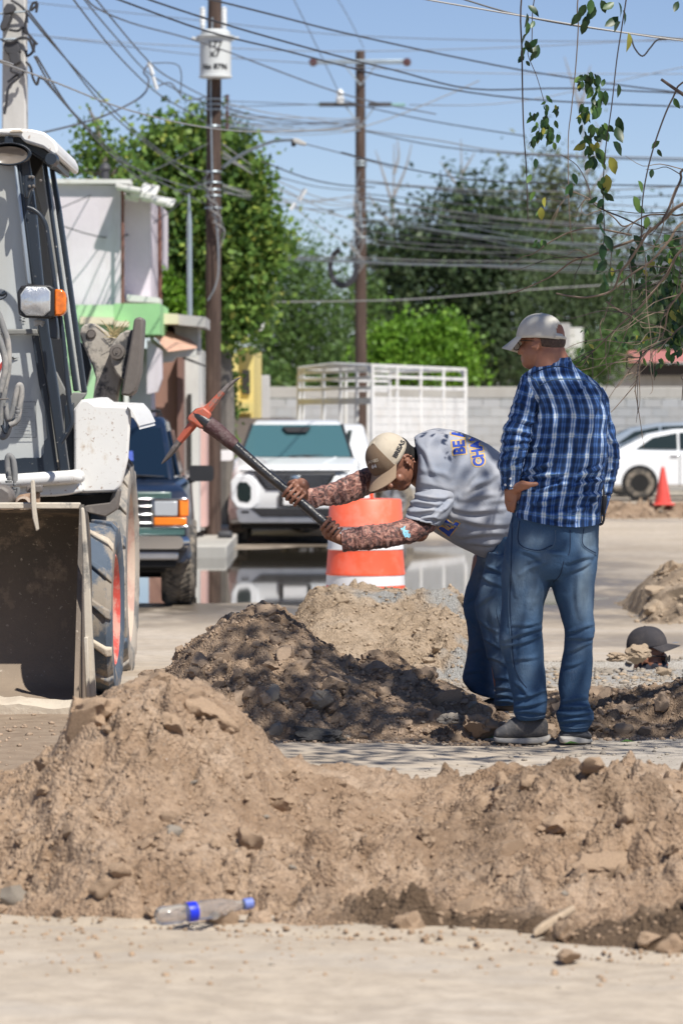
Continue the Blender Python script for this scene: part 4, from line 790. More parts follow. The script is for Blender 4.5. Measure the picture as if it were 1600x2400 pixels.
quad_panel(c, 'windscreen', M_glass_b, [(-.66, 1.285, 1.15), (.66, 1.285, 1.15), (.58, 1.72, 1.615), (-.58, 1.72, 1.615)], .018)
for s in (-1, 1): quad_panel(c, 'side_window', M_glass_b, [(s * .752, 1.55, 1.18), (s * .752, 3.9, 1.18), (s * .655, 3.8, 1.6), (s * .655, 1.95, 1.6)], .012)
b = MB(); b.tube([(.1, 1.27, 1.16), (.45, 1.275, 1.18), (.63, 1.29, 1.17)], .008, 6); b.tube([(.45, 1.26, 1.175), (.02, 1.35, 1.24)], .007, 6); b.build('wiper', M_plast, c)
quad_panel(c, 'sunshade', simple('blue_card', (.02, .06, .35), .6), [(.1, 1.36, 1.2), (.34, 1.36, 1.2), (.32, 1.5, 1.4), (.12, 1.5, 1.4)], .02)
b = MB(); b.box((0, 0.0, 1.02), (1.42, .06, .075)); b.build('nose_strip', M_greencar, c, bevel=.015)
b = MB(); b.box((0, -.005, .88), (1.10, .05, .235)); b.build('grille', M_plast, c, bevel=.01)
b = MB()
for z in (.775, .85, .925, .99): b.box((0, -.03, z), (1.08, .03, .016))
for x in (-.54, .54, -.02): b.box((x, -.032, .88), (.022, .032, .24))
for s in (-1, 1): b.box((s * .70, -.02, .99), (.30, .035, .018)); b.box((s * .70, -.02, .742), (.32, .035, .016))
b.build('grille_trim', M_chrome, c, bevel=.004)
for s in (-1, 1):
    b = MB(); b.box((s * .66, -.018, .905), (.21, .05, .135)); hl = b.build('headlight', M_lens, c, bevel=.01)
    b = MB(); b.box((s * .815, .01, .91), (.085, .08, .15), (0, 0, s * .3)); b.build('indicator', M_amber, c, bevel=.01)
    b = MB(); b.box((s * .70, -.02, .79), (.295, .05, .072)); b.build('indicator', M_amber, c, bevel=.01)
    b = MB(); loft_sec(b, [(0, .115, .115, -.075, .075, .035), (.09, .10, .10, -.06, .06, .03)]); o = b.build('wing_mirror', M_plast, c, smooth=True); o.data.transform(Matrix.Translation((s * .965, 1.5, 1.20)))
    b = MB(); b.tube([(s * .84, 1.55, 1.13), (s * .9, 1.55, 1.15)], .03, 8); b.build('mirror_arm', M_plast, c)
    wheel(c, s * .76, .85, .365, .31, s); wheel(c, s * .76, 3.55, .365, .27, s, tread=False)
b = MB(); b.box((0, .0, .70), (1.66, .05, .07)); b.build('valance_strip', M_greencar, c, bevel=.01)
b = MB(); loft_sec(b, [(-.13, .82, .82, .545, .66, .05), (.0, .875, .875, .545, .66, .05)]); b.build('bumper', M_chrome, c, smooth=True)
b = MB(); b.box((0, -.06, .555), (1.66, .1, .085)); b.build('bumper_insert', M_plast, c, bevel=.02)
b = MB(); b.box((0, -.05, .485), (1.55, .1, .085)); b.build('lower_bumper', M_silver, c, bevel=.02)
b = MB(); b.box((0, .0, .41), (1.5, .12, .08)); b.box((0, 1.6, .40), (1.3, 2.8, .16)); b.box((0, .85, .3), (1.4, .1, .1)); b.lathe([(0, -.12), (.12, -.1), (.12, .1), (0, .12)], (.1, .85, .28), axis='X', n=14); b.build('underbody', M_under, c, bevel=.02)
for y in (2.15, 3.4):
    b = MB(); b.tube([(-.55, y, 1.74), (-.54, y, 1.79), (.54, y, 1.79), (.55, y, 1.74)], .014, 6); b.build('roof_rack_bar', M_plast, c)
place(c, -2.24, 34.6, 1.5)
# white crossover, head on
c = newcar('white crossover facing the camera with teal windscreen, wheels at the edge of the puddle', 'car')
b = MB(); loft_sec(b, [(-.03, .72, .66, .40, .88, .14), (.04, .84, .78, .34, .99, .16), (.2, .91, .86, .30, 1.06, .16), (.5, .93, .87, .30, 1.10, .15), (.95, .93, .86, .30, 1.16, .12), (1.4, .93, .88, .28, 1.19, .1), (4.2, .93, .86, .28, 1.15, .1), (4.45, .86, .8, .4, 1.0, .1)]); b.build('body', M_wcar, c, smooth=True)
b = MB(); loft_sec(b, [(1.15, .78, .76, 1.14, 1.18, .02), (1.85, .80, .64, 1.14, 1.63, .05), (2.2, .80, .63, 1.14, 1.69, .09), (3.9, .80, .62, 1.14, 1.64, .09), (4.3, .78, .6, 1.14, 1.3, .05)]); b.build('cabin', M_wcar, c, smooth=True)
quad_panel(c, 'windscreen', M_glass_t, [(-.755, 1.14, 1.175), (.755, 1.14, 1.175), (.62, 1.83, 1.61), (-.62, 1.83, 1.61)], .02)
b = MB(); b.prism([(x, 1.66 - abs(z - 1.6) * 1.2, z) for x, z in ((-.2, 1.60), (.2, 1.60), (.14, 1.52), (-.14, 1.52))], (0, .1, 0)); b.build('sensor_cover', M_plast, c, bevel=.01)
b = MB(); b.prism([(x, -.05, z) for x, z in ((-.56, .98), (.56, .98), (.50, .86), (.40, .74), (-.40, .74), (-.50, .86))], (0, .1, 0)); b.build('grille', M_plast, c, bevel=.02)
b = MB()
for i in range(5): b.box((0, -.06, .78 + i * .04), (.78 + .05 * i, .02, .007))
b.build('grille_slats', M_silver, c)
b = MB(); b.box((0, .0, 1.0), (1.5, .06, .022)); b.build('light_bar', M_plast, c)
for s in (-1, 1):
    b = MB(); pts = [(.50, .56), (.60, .46), (.80, .50), (.88, .62), (.88, .86), (.80, .95), (.62, .95), (.50, .82)]; inn = [(.60, .62), (.64, .57), (.76, .59), (.79, .66), (.79, .80), (.76, .85), (.66, .85), (.60, .78)]
    b.prism([(s * x, -.05, z) for x, z in pts], (0, .12, 0)); b.build('headlight_surround', M_wcar, c, bevel=.02)
    b = MB(); b.prism([(s * x, -.058, z) for x, z in inn], (0, .02, 0)); b.build('headlight', M_glass_k, c, bevel=.004)
    b = MB(); loft_sec(b, [(0, .12, .12, -.075, .075, .05), (.12, .1, .1, -.06, .06, .04)]); o = b.build('wing_mirror', M_wcar, c, smooth=True); o.data.transform(Matrix.Translation((s * 1.0, 1.35, 1.2)))
    wheel(c, s * .80, .95, .34, .25, s, tread=False); wheel(c, s * .80, 3.6, .34, .25, s, tread=False)
b = MB(); loft_sec(b, [(-.07, .78, .80, .30, .50, .06), (.1, .9, .9, .28, .50, .06)]); b.build('lower_bumper', M_silver, c, smooth=True)
b = MB(); b.prism([(x, -.09, z) for x, z in ((-.62, .50), (.62, .50), (.46, .38), (-.46, .38))], (0, .06, 0)); b.build('air_intake', M_plast, c, bevel=.015)
b = MB(); b.lathe([(0, -.02), (.05, -.018), (.06, 0)], (0, -.07, .90), axis='Y', n=20, M=Matrix.Diagonal((1.5, 1, .8, 1))); b.build('emblem', M_chrome, c, smooth=True)
for s in (-1, 1):
    b = MB(); b.tube([(s * .1, 1.10, 1.19), (s * .1 + .5, 1.22, 1.22)], .009, 6); b.build('wiper', M_plast, c)
    b = MB(); b.tube([(s * .775, 1.14, 1.17), (s * .635, 1.83, 1.62)], .026, 8); b.build('screen_pillar', M_plast, c, smooth=True)
    b = MB(); b.box((s * .68, -.05, .44), (.12, .04, .05)); b.build('fog_lamp', M_lens, c, bevel=.01)
    b = MB(); b.tube([(s * .30, -.02, 1.0), (s * .42, .6, 1.125), (s * .55, 1.05, 1.175)], .012, 6); b.build('bonnet_crease', M_wcar, c, smooth=True)
b = MB(); b.box((-.0, -.075, .62), (.44, .03, .2)); b.build('plate_recess', M_plast, c, bevel=.01); b = MB(); b.box((0.0, -.1, .62), (.32, .02, .16)); b.build('number_plate', simple('plate_white', (.7, .7, .7), .5), c)
b = MB(); b.box((0, 2.1, .28), (1.5, 3.9, .14)); b.build('underbody', M_under, c)
place(c, PX(678, 52.3), 52.3, 0)
# dark van hidden behind it
c = newcar('dark grey van whose rounded roof shows left of the white crossover', 'van', 'parked_van')
b = MB(); loft_sec(b, [(0, .75, .7, .4, 1.05, .1), (.3, .85, .8, .35, 1.2, .1), (4.2, .86, .8, .35, 1.2, .1)]); b.build('body', M_plast, c, smooth=True)
b = MB(); loft_sec(b, [(.7, .78, .7, 1.1, 1.25, .05), (1.4, .8, .62, 1.1, 1.72, .16), (4.0, .8, .62, 1.1, 1.72, .16)]); b.build('cabin', simple('brown_grey_paint', (.12, .10, .09), .4), c, smooth=True)
quad_panel(c, 'windscreen', M_glass_k, [(-.7, .78, 1.2), (.7, .78, 1.2), (.58, 1.3, 1.62), (-.58, 1.3, 1.62)], .02)
for s in (-1, 1): wheel(c, s * .74, .8, .33, .22, s, tread=False); wheel(c, s * .74, 3.3, .33, .22, s, tread=False)
place(c, PX(596, 60), 60, 0)
# white stake truck
c = newcar('white stake-sided pickup truck with an open barred cage behind the crossover', 'truck', 'stake_truck')
M_stake = simple('white_steel_bars', (.74, .74, .73), .5, dirt=.25, dscale=3)
A, B_, C_ = (686, 64.0), (855, 60.5), (1068, 65.5)
ztop, zfl = PZ(842, 62), .72 - .36
def cp(a, b_, t, z): return Vector((PX(a[0], a[1]) * (1 - t) + PX(b_[0], b_[1]) * t, a[1] * (1 - t) + b_[1] * t, z))
def hoop(a, b_, name):
    r = MB(); r.tube([cp(a, b_, 0, zfl), cp(a, b_, 0, ztop - .15), cp(a, b_, .04, ztop - .04), cp(a, b_, .1, ztop), cp(a, b_, .9, ztop), cp(a, b_, .96, ztop - .04), cp(a, b_, 1, ztop - .15), cp(a, b_, 1, zfl)], .032, 8); r.build(name, M_stake, c, smooth=True)
Ab = (A[0] + 213 - 5, A[1] + 5.0); 
hoop(A, B_, 'end_frame'); 
for s0, s1 in ((B_, C_), (A, Ab)):
    for i in range(5):
        t = i / 4
        r = MB(); r.tube([cp(s0, s1, t, zfl), cp(s0, s1, t, ztop)], .026, 6); r.build('post', M_stake, c)
    for z in (ztop, ztop - .17, ztop - .34, ztop - .52):
        r = MB(); q0, q1 = cp(s0, s1, 0, z), cp(s0, s1, 1, z); r.box((q0 + q1) / 2, ((q1 - q0).length, .025, .05), Matrix.Rotation(math.atan2((q1 - q0).y, (q1 - q0).x), 3, 'Z')); r.build('rail', M_stake, c)
hoop(C_, (Ab[0] + 0, Ab[1]), 'end_frame')
for i in range(5):
    t = i / 4; q0, q1 = cp(B_, C_, t, ztop), cp(A, Ab, t, ztop + .0); r = MB(); r.tube([q0, (q0 + q1) / 2 + Vector((0, 0, .05)), q1], .024, 6); r.build('roof_bow', M_stake, c)
for i in range(6):
    z = ztop - .62 - i * .125
    r = MB(); q0, q1 = cp(B_, C_, 0.01, z), cp(B_, C_, .99, z); r.box((q0 + q1) / 2, ((q1 - q0).length, .02, .115), Matrix.Rotation(math.atan2((q1 - q0).y, (q1 - q0).x), 3, 'Z')); r.build('side_board', M_stake, c)
for z in (ztop - .08, ztop - .2, ztop - .36, ztop - .56):
    r = MB(); q0, q1 = cp(A, B_, 0.01, z), cp(A, B_, .99, z); r.box((q0 + q1) / 2, ((q1 - q0).length, .025, .05 if z > ztop - .5 else .1), Matrix.Rotation(math.atan2((q1 - q0).y, (q1 - q0).x), 3, 'Z')); r.build('rail', M_stake, c)
for t in (.06, .35, .58, .8):
    r = MB(); r.tube([cp(A, B_, t, zfl), cp(A, B_, t, ztop)], .026, 6); r.build('post', M_stake, c)
r = MB(); q = [cp(A, B_, 0, zfl), cp(A, B_, 1, zfl), cp(B_, C_, 1, zfl), cp(A, Ab, 1, zfl)]; r.prism(q, (0, 0, -.12)); r.build('bed', M_stake, c)
ca = thing('x', '', ''); bpy.data.objects.remove(ca)
b = MB(); loft_sec(b, [(56.6, .72, .70, 0.0, .55, .08), (57.0, .8, .76, 0.0, .70, .1), (59.8, .82, .78, 0, .76, .08)]); b.v = [(x + PX(738, 58), y, z) for x, y, z in b.v]; b.build('body', M_wcar, c, smooth=True)
b = MB(); loft_sec(b, [(57.7, .74, .70, .68, .75, .03), (58.3, .74, .60, .68, 1.22, .08), (59.7, .74, .62, .68, 1.27, .1)]); b.v = [(x + PX(745, 58), y, z) for x, y, z in b.v]; b.build('cab', M_wcar, c, smooth=True)
quad_panel(c, 'side_window', M_glass_k, [P(796, 1048, 57.9), P(831, 1040, 58.8), P(822, 992, 58.8), P(802, 988, 58.1)], .03)
for xx, yy in ((895, 61.9), (700, 57.6)):
    w_ = wheel(c, 0, 0, .40, .24, 1, tread=False); M_ = Matrix.Translation((PX(xx, yy), yy, -.36)) @ Matrix.Rotation(R(-60), 4, 'Z')
    w_.data.transform(M_)
    for ch in w_.children: ch.data.transform(M_)
# white sedan, side on
def sedan(lb, X, Y, paint, gl, s=1.0, zoff=0):
    c = newcar(lb); b = MB(); W = 1.7
    low = [(.0, .42), (.03, .72), (.10, .93), (.55, .99), (1.0, .97), (1.9, .95), (3.1, .90), (3.5, .86), (4.2, .76), (4.42, .60), (4.45, .35), (4.3, .22), (.25, .22)]
    b.prism([(x, 0, z) for x, z in low], (0, W, 0)); b.build('body', paint, c, bevel=.07, seg=3)
    top = [(.35, .96), (1.05, 1.30), (1.6, 1.40), (2.3, 1.42), (2.8, 1.34), (3.55, .90)]
    b = MB(); n = len(top); vs = [(x, .08, z) if z < 1 else (x, .24, z) for x, z in top] + [(x, W - .08, z) if z < 1 else (x, W - .24, z) for x, z in top]
    b.add(vs, [tuple(range(n)), tuple(range(2 * n - 1, n - 1, -1))] + [(i, i + n, (i + 1) % n + n, (i + 1) % n) for i in range(n)]); b.build('cabin', paint, c, bevel=.05, seg=3)
    for w_ in ([(.78, 1.0), (1.12, 1.23), (1.62, 1.33), (1.62, .99)], [(1.67, .99), (1.67, 1.335), (2.25, 1.36), (2.42, .965)], [(2.48, .96), (2.32, 1.355), (2.72, 1.29), (3.25, .935)]):
        pts = [(x, .08 + (.16 * (z - .96) / .42) - .022, z) for x, z in w_]; b = MB(); b.prism(pts, (0, .03, 0)); b.build('side_window', gl, c, bevel=.008)
    quad_panel(c, 'rear_window', gl, [(.42, .2, .985), (1.0, .3, 1.27), (1.0, W - .3, 1.27), (.42, W - .2, .985)], .02)
    for x in (.85, 3.5):
        b = MB(); b.lathe([(0, -.0), (.365, -.002), (.365, .05)], (x, -.012, .31), axis='Y', n=32); b.build('wheel_arch', M_under, c)
        wh = wheel(c, 0, 0, .31, .2, -1, rim=M_chrome, tread=False, spokes=10); M_ = Matrix.Translation((x, .08, 0)) @ Matrix.Rotation(R(90), 4, 'Z'); wh.data.transform(M_)
        for ch in wh.children: ch.data.transform(M_)
    b = MB(); b.box((1.55, -.015, .86), (.16, .03, .03)); b.box((2.6, -.015, .84), (.16, .03, .03)); b.build('door_handle', M_chrome, c, bevel=.008)
    b = MB()
    for x in (1.66, 2.45): b.box((x, -.001, .6), (.012, .012, .7))
    b.build('door_seam', M_under, c); b = MB(); b.box((.04, .25, .8), (.06, .35, .16)); b.build('tail_light', simple('red_lens', (.4, .02, .02), .2), c, bevel=.02)
    c.location = (X, Y, gz(Y) + zoff); c.scale = (s, s, s); return c
sedan('white sedan parked side on in front of the block wall at right', PX(1372, 79.5), 79.5, M_wcar, M_glass_k, 1.02, .06)
sedan('grey blue car whose roof shows just above the white sedan', PX(1330, 83), 83.2, car_paint('grey_blue_paint', (.22, .27, .33)), M_glass_k, 1.08, .1)
# orange traffic drum
c = thing('traffic_barrel', 'orange and white traffic barrel standing between the worker and the puddle', 'traffic barrel', (PX(839, 28), 28, float(gz(28))))
M_or = simple('orange_plastic', (.86, .11, .045), .45, var=.08, dirt=.15, dirtc=(.7, .4, .32), dscale=6); M_orw = simple('white_reflective', (.72, .72, .73), .5, dirt=.25, dscale=5); M_or2 = simple('faded_orange_plastic', (.90, .15, .075), .45, var=.06, dirt=.22, dirtc=(.75, .45, .38))
u = 28 / FPX; c0 = Vector((PX(839, 28), 28, 0))
def drum(name, mat, prof): b = MB(); b.lathe([(r * u, PZ(y, 28)) for r, y in prof], c0, n=48); return b.build(name, mat, c, smooth=True)
drum('upper_shell', M_or2, [(0, 1146), (70, 1145.5), (80, 1146), (82.5, 1149), (86, 1205), (87, 1207), (84.5, 1208.5)])
drum('white_band', M_orw, [(84.5, 1208.5), (87, 1258), (88, 1260), (86, 1262)]); drum('middle_shell', M_or, [(86, 1262), (90, 1312), (91.5, 1316), (91, 1319), (89.5, 1320)])
drum('white_band', M_orw, [(89.5, 1320), (90.5, 1343)]); drum('lower_shell', M_or, [(90.5, 1343), (92, 1380), (94, 1392), (94, 1404), (92, 1412)])
b = MB(); b.trace([(819, 1147), (821, 1130), (828, 1124), (850, 1124), (857, 1130), (858, 1147), (850, 1147), (848, 1134), (830, 1134), (828, 1147)], 27.95, .07); b.build('handle', M_or, c, bevel=.008)
drum('rubber_base', M_tyre, [(94, 1412), (112, 1414), (114, 1424), (0, 1425)])
# small cone
c = thing('traffic_cone', 'small red orange cone on the far earth heap in front of the white sedan', 'traffic cone', (PX(1522, 67), 67, PZ(1160, 67)))
M_cone = simple('cone_red', (.75, .09, .07), .5); b = MB(); u = 67 / FPX; b.lathe([(0, PZ(1072, 67)), (4 * u, PZ(1073, 67)), (19 * u, PZ(1154, 67)), (19 * u, PZ(1156, 67))], (PX(1521, 67), 67, 0), n=28); b.build('body', M_cone, c, smooth=True)
b = MB(); b.box((PX(1523, 67), 67, PZ(1158, 67)), (48 * u, 48 * u, 5 * u)); b.build('base', M_cone, c, bevel=.01)
# bottle lying in front of the heap
c = thing('plastic_bottle', 'clear plastic bottle with a blue label lying before the foreground heap', 'bottle', P(470, 2085, 10.3))
t = NT('clear_plastic'); t.set(Base_Color=(.80, .82, .84), Roughness=.12, IOR=1.25); t.b.inputs['Transmission Weight'].default_value = .9; M_clear = t.m
p0, p1 = P(360, 2106, 10.22), P(582, 2074, 10.34); ax = (p1 - p0); L_ = ax.length; q = ax.to_track_quat('Z', 'Y').to_matrix().to_4x4(); q.translation = p0
b = MB(); b.lathe([(0, 0), (.020, .002), (.025, .012), (.0255, .07), (.022, .08), (.0255, .09), (.026, .16), (.024, .19), (.016, .225), (.012, .235), (.012, L_ - .02), (0, L_ - .02)], M=q, n=24); b.build('body', M_clear, c, smooth=True)
b = MB(); b.lathe([(.0265, .088), (.027, .09), (.027, .112), (.0265, .114)], M=q, n=24); b.build('label', simple('blue_label', (.01, .03, .6), .4), c, smooth=True)
b = MB(); b.lathe([(.0125, L_ - .03), (.0155, L_ - .028), (.0155, L_ - .004), (0, L_)], M=q, n=16); b.build('cap', simple('pale_blue_cap', (.15, .2, .5), .4), c, smooth=True)
# fallen leaves on the near pavement
for i, (x, y, lb) in enumerate([(1310, 1713, 'green fallen leaf on the shaded pavement right of the boots'), (1438, 1709, 'green fallen leaf near the right end of the shaded pavement'), (1135, 1700, 'small green leaf at the toe of the left boot')]):
    D_ = EYE * FPX / (y - 960.4); b = MB(); p = P(x, y, D_) + Vector((0, 0, .008)); b.add([p + Vector(v) for v in ((-.03, 0, 0), (0, -.02, .006), (.035, 0, .002), (0, .02, .01))], [(0, 1, 2, 3)]); tag(b.build('fallen_leaf', simple('fallen_green', (.05, .12, .02), .6)), lb, 'leaf')
# ---------------------------------------------------------------- backhoe loader
kb = cr(0, 1000, 2.613)
def grime(name, c, dirtc, lo, amt, rough=.6, speck=None, metal=0, zr=None, bump=.25, sc=5, sp=.66):
    t = NT(name); a = t.noise(sc, 9, .7); s = t.noise(2.2, 7, .7, stretch=(2.5, 2.5, .4)); f = t.noise(38, 5, .7)
    b_ = t.mix(t.ramp(a, [(.3, .22), (.7, 0.0)]), c, tuple(v * .6 for v in c))
    m = t.ramp(t.math('ADD', t.math('MULTIPLY', a, .6), t.math('MULTIPLY', s, .4)), [(lo, 0.0), (lo + .07, amt)])
    if zr:
        sep = t.n('ShaderNodeSeparateXYZ'); t.l(t.co.outputs['Object'], sep.inputs[0]); mr = t.n('ShaderNodeMapRange'); mr.inputs[1].default_value = zr[0]; mr.inputs[2].default_value = zr[1]; mr.inputs[3].default_value = zr[2]; mr.inputs[4].default_value = 0
        t.l(t.math('ADD', sep.outputs[2], t.math('MULTIPLY', t.math('SUBTRACT', a, .5), .5)), mr.inputs[0]); m = t.math('MAXIMUM', m, mr.outputs[0])
    b_ = t.mix(m, b_, dirtc)
    if speck: b_ = t.mix(t.ramp(f, [(sp, 0.0), (sp + .03, .85)]), b_, speck)
    t.set(Base_Color=b_, Roughness=t.mix(m, (rough,) * 3, (.92,) * 3), Metallic=metal); t.bump(t.math('ADD', a, t.math('MULTIPLY', f, .5)), bump, .01); return t.m
DUST = (.40, .335, .26)
M_lwhite = grime('loader_white', (.78, .77, .74), (.52, .43, .33), .555, .7, .45, speck=(.34, .23, .16), sc=4, bump=.1, sp=.612)
M_frame = grime('loader_black_frame', (.022, .030, .042), (.25, .23, .21), .60, .6, .38, speck=(.35, .33, .30), bump=.1)
M_steel = grime('dirty_black_steel', (.075, .075, .078), (.46, .42, .36), .43, .9, .7, speck=(.42, .38, .32), sc=9, bump=.5)
M_barst = grime('worn_brown_steel', (.16, .14, .125), (.30, .26, .22), .55, .6, .55, sc=9, bump=.4)
M_bucket = grime('bucket_steel', (.085, .072, .06), (.27, .21, .155), .51, .75, .7, speck=(.42, .36, .29), sp=.63, zr=(-.02, .72, 1.1), sc=6, bump=.5)
M_bedge = grime('scraped_bucket_edge', (.17, .165, .155), (.55, .49, .40), .40, .95, .7, zr=(.1, .7, 1), bump=.4)
M_dusted = grime('dust_caked_edge', (.60, .52, .41), (.48, .40, .31), .5, .8, .95, bump=.8)
M_ltyre = grime('blue_black_rubber', (.085, .115, .155), (.34, .285, .22), .50, .85, .75, bump=.4)
M_rtyre = grime('dusty_rear_tyre', (.20, .195, .185), (.42, .37, .31), .46, .9, .8, bump=.4)
M_redrim = grime('red_rim', (.62, .09, .07), (.58, .36, .29), .47, .8, .5); M_dustrim = grime('dusty_pink_rim', (.52, .33, .27), (.56, .44, .35), .45, .9, .85)
M_hose = grime('dusty_hose', (.22, .22, .215), (.42, .39, .35), .5, .8, .7); M_copper = grime('rusty_valve', (.30, .19, .12), (.48, .40, .32), .5, .8, .8)
_g = NT('dusty_sheen_cab_glass'); _a = _g.noise(1.2, 5, .6); _g.set(Base_Color=_g.mix(_g.ramp(_g.noise(3.2, 3, .5, stretch=(1.6, 1, .12)), [(.42, 0.0), (.56, .75)]), _g.ramp(_a, [(.35, (.40, .40, .37)), (.7, (.56, .555, .51))]), (.58, .61, .61)), Roughness=.18); _g.b.inputs['Coat Weight'].default_value = .7; _g.b.inputs['Alpha'].default_value = .86; M_cglass = _g.m  # pale upright streaks paint a reflection over the dusty grey
M_trim = grime('grey_cab_trim', (.22, .22, .205), (.4, .37, .32), .6, .5, .7)
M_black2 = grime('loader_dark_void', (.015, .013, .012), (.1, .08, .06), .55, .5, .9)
ld = thing('backhoe_loader', 'dusty white backhoe loader with black cab frame and lowered front bucket at the left edge', 'backhoe loader', (-2.2, 20, -.04))
def lt(name, mat, pts, D, depth, fn=k6, par=None, **k):
    k.setdefault('bevel', .006); b = MB(); b.trace(pts, D, depth, fn=fn); return b.build(name, mat, par or ld, **k)
# bucket
XR = PX(190, 18.2); XL = -3.5
prof = [(18.08, .93), (18.32, .89), (18.50, .74), (18.57, .50), (18.54, .28), (18.44, .12), (18.25, .055), (17.75, .045)]
prof = [tuple(v) for v in crom(prof, 4)]
b = MB(); n = len(prof)
for x in (XL, XR): b.v += [(x, y, z) for y, z in prof] + [(x, y + .03, z - .012) for y, z in prof]
for i in range(n - 1):
    b.f += [(i, i + 1, 2 * n + i + 1, 2 * n + i), (n + i, 3 * n + i, 3 * n + i + 1, n + i + 1)]
b.f += [(0, 2 * n, 3 * n, n), (n - 1, 2 * n - 1, 4 * n - 1, 3 * n - 1)]; b.mi = [0] * len(b.f)
bk = b.build('bucket', M_bucket, ld, smooth=True)
for x in (XL, XR - .002):
    b = MB(); pl = [Vector((x, y, z)) for y, z in prof] + [Vector((x, 17.62, .05))]; pl2 = [Vector((x, 17.62, .0)), Vector((x, 17.66, .12)), Vector((x, 17.95, .80)), Vector((x, 18.02, .955))] + [Vector((x, y + .02, z + .0)) for y, z in prof[1:]]
    b.prism(pl2, (.022, 0, 0)); b.build('side_plate', M_bucket, bk)
lt('side_edge', M_bedge, [(496, 495), (513, 497), (520, 540), (552, 960), (588, 1655), (526, 1668), (517, 1300), (505, 760)], 17.78, .05, kb, bk)
lt('wear_strip', M_bedge, [(514, 1290), (541, 1286), (552, 1660), (526, 1668)], 17.755, .03, kb, bk)
b = MB(); b.box(((XL + XR) / 2, 18.07, .948), (XR - XL, .06, .03)); b.build('top_lip', M_bedge, bk, bevel=.006)
xs_ = np.linspace(XL, XR + .01, 90); b = MB(); top = [(float(x), 17.7, .072 + .018 * float(fbm(np.array([x * 9]), np.array([1.0]), o=3)[0])) for x in xs_]
vs = []; 
for x, y, z in top: vs += [(x, 17.56, -.005), (x, 17.555, max(z - .028, .03)), (x, 17.66, z), (x, 17.9, .05)]
b.v = vs; b.f = [(4 * i + j, 4 * i + j + 1, 4 * i + 5 + j, 4 * i + 4 + j) for i in range(len(top) - 1) for j in range(3)]; b.mi = [0] * len(b.f); b.build('cutting_edge', M_dusted, bk, smooth=True)
lt('lifting_hook', M_bedge, [(188, 335), (198, 326), (212, 330), (216, 380), (222, 500), (240, 632), (222, 642), (200, 560), (192, 480)], 17.98, .04, kb, bk)
lt('hook_nut', M_barst, [(163, 362), (258, 358), (258, 404), (163, 404)], 18.04, .08, kb, bk); lt('hook_pin', M_copper, [(186, 404), (243, 404), (243, 512), (186, 512)], 18.06, .06, kb, bk)
# fender, skirt, cab base
b = MB(); fr = [(745, 1320), (820, 1225), (890, 1226), (960, 1275), (1270, 1288), (1303, 1322), (1312, 1400), (1292, 1690), (1285, 1820), (1222, 2080), (1160, 2150), (810, 2163), (745, 1990)]
lt('fender', M_lwhite, fr, 20.55, .05, k6, bevel=.018)
b = MB(); topl = [(745, 1320), (820, 1225), (890, 1226), (960, 1275), (1270, 1288), (1303, 1322), (1345, 1372), (1400, 1488)]
P0 = [P(*k6(*p), 20.56) for p in topl]; P1_ = [P(*k6(*p), 20.56) + Vector((.02, 1.35, .02)) for p in topl]
b.v = P0 + P1_ + [p - Vector((0, 0, .02)) for p in P0 + P1_]; n = len(topl)
for i in range(n - 1): b.f += [(i, i + 1, n + i + 1, n + i), (2 * n + i, 3 * n + i, 3 * n + i + 1, 2 * n + i + 1)]
b.f += [(i, 2 * n + i, 2 * n + i + 1, i + 1) for i in range(n - 1)]; b.mi = [0] * len(b.f); b.build('fender_top', M_lwhite, ld, smooth=True)
lt('fender_flap', M_lwhite, [(1275, 1290), (1322, 1318), (1360, 1385), (1404, 1492), (1394, 1500), (1340, 1415), (1312, 1400), (1303, 1330)], 20.53, .06, k6)
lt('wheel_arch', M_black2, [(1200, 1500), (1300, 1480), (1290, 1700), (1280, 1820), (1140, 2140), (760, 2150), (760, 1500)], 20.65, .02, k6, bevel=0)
lt('skirt', M_lwhite, [(-900, 2090), (160, 2076), (785, 2036), (830, 2150), (700, 2180), (560, 2196), (200, 2204), (-900, 2215)], 20.35, .5, k6, bevel=.012)
b = MB(); b.tube([P(*k6(-900, 2045), 20.3), P(*k6(150, 2040), 20.3), P(*k6(700, 2004), 20.3), P(*k6(760, 1996), 20.34), P(*k6(785, 2000), 20.5)], .038, 12); b.build('sill', M_lwhite, ld, smooth=True)
lt('chassis', M_black2, [(-900, 2190), (400, 2195), (860, 2185), (1130, 2160), (1090, 2270), (850, 2330), (840, 2600), (-900, 2600)], 20.6, 1.5, k6, bevel=0)
lt('axle_guard', M_barst, [(850, 2290), (1100, 2260), (1150, 2200), (1180, 2120), (1200, 2140), (1170, 2330), (1060, 2400), (850, 2352)], 20.45, .2, k6)
b = MB(); b.box((-2.25, 19.2, .4), (1.7, .3, .28)); b.box((-2.2, 20.6, .55), (.8, 4.2, .5)); b.box((-2.25, 21.4, .5), (1.8, .35, .35)); b.build('axles', M_black2, ld, bevel=.02)
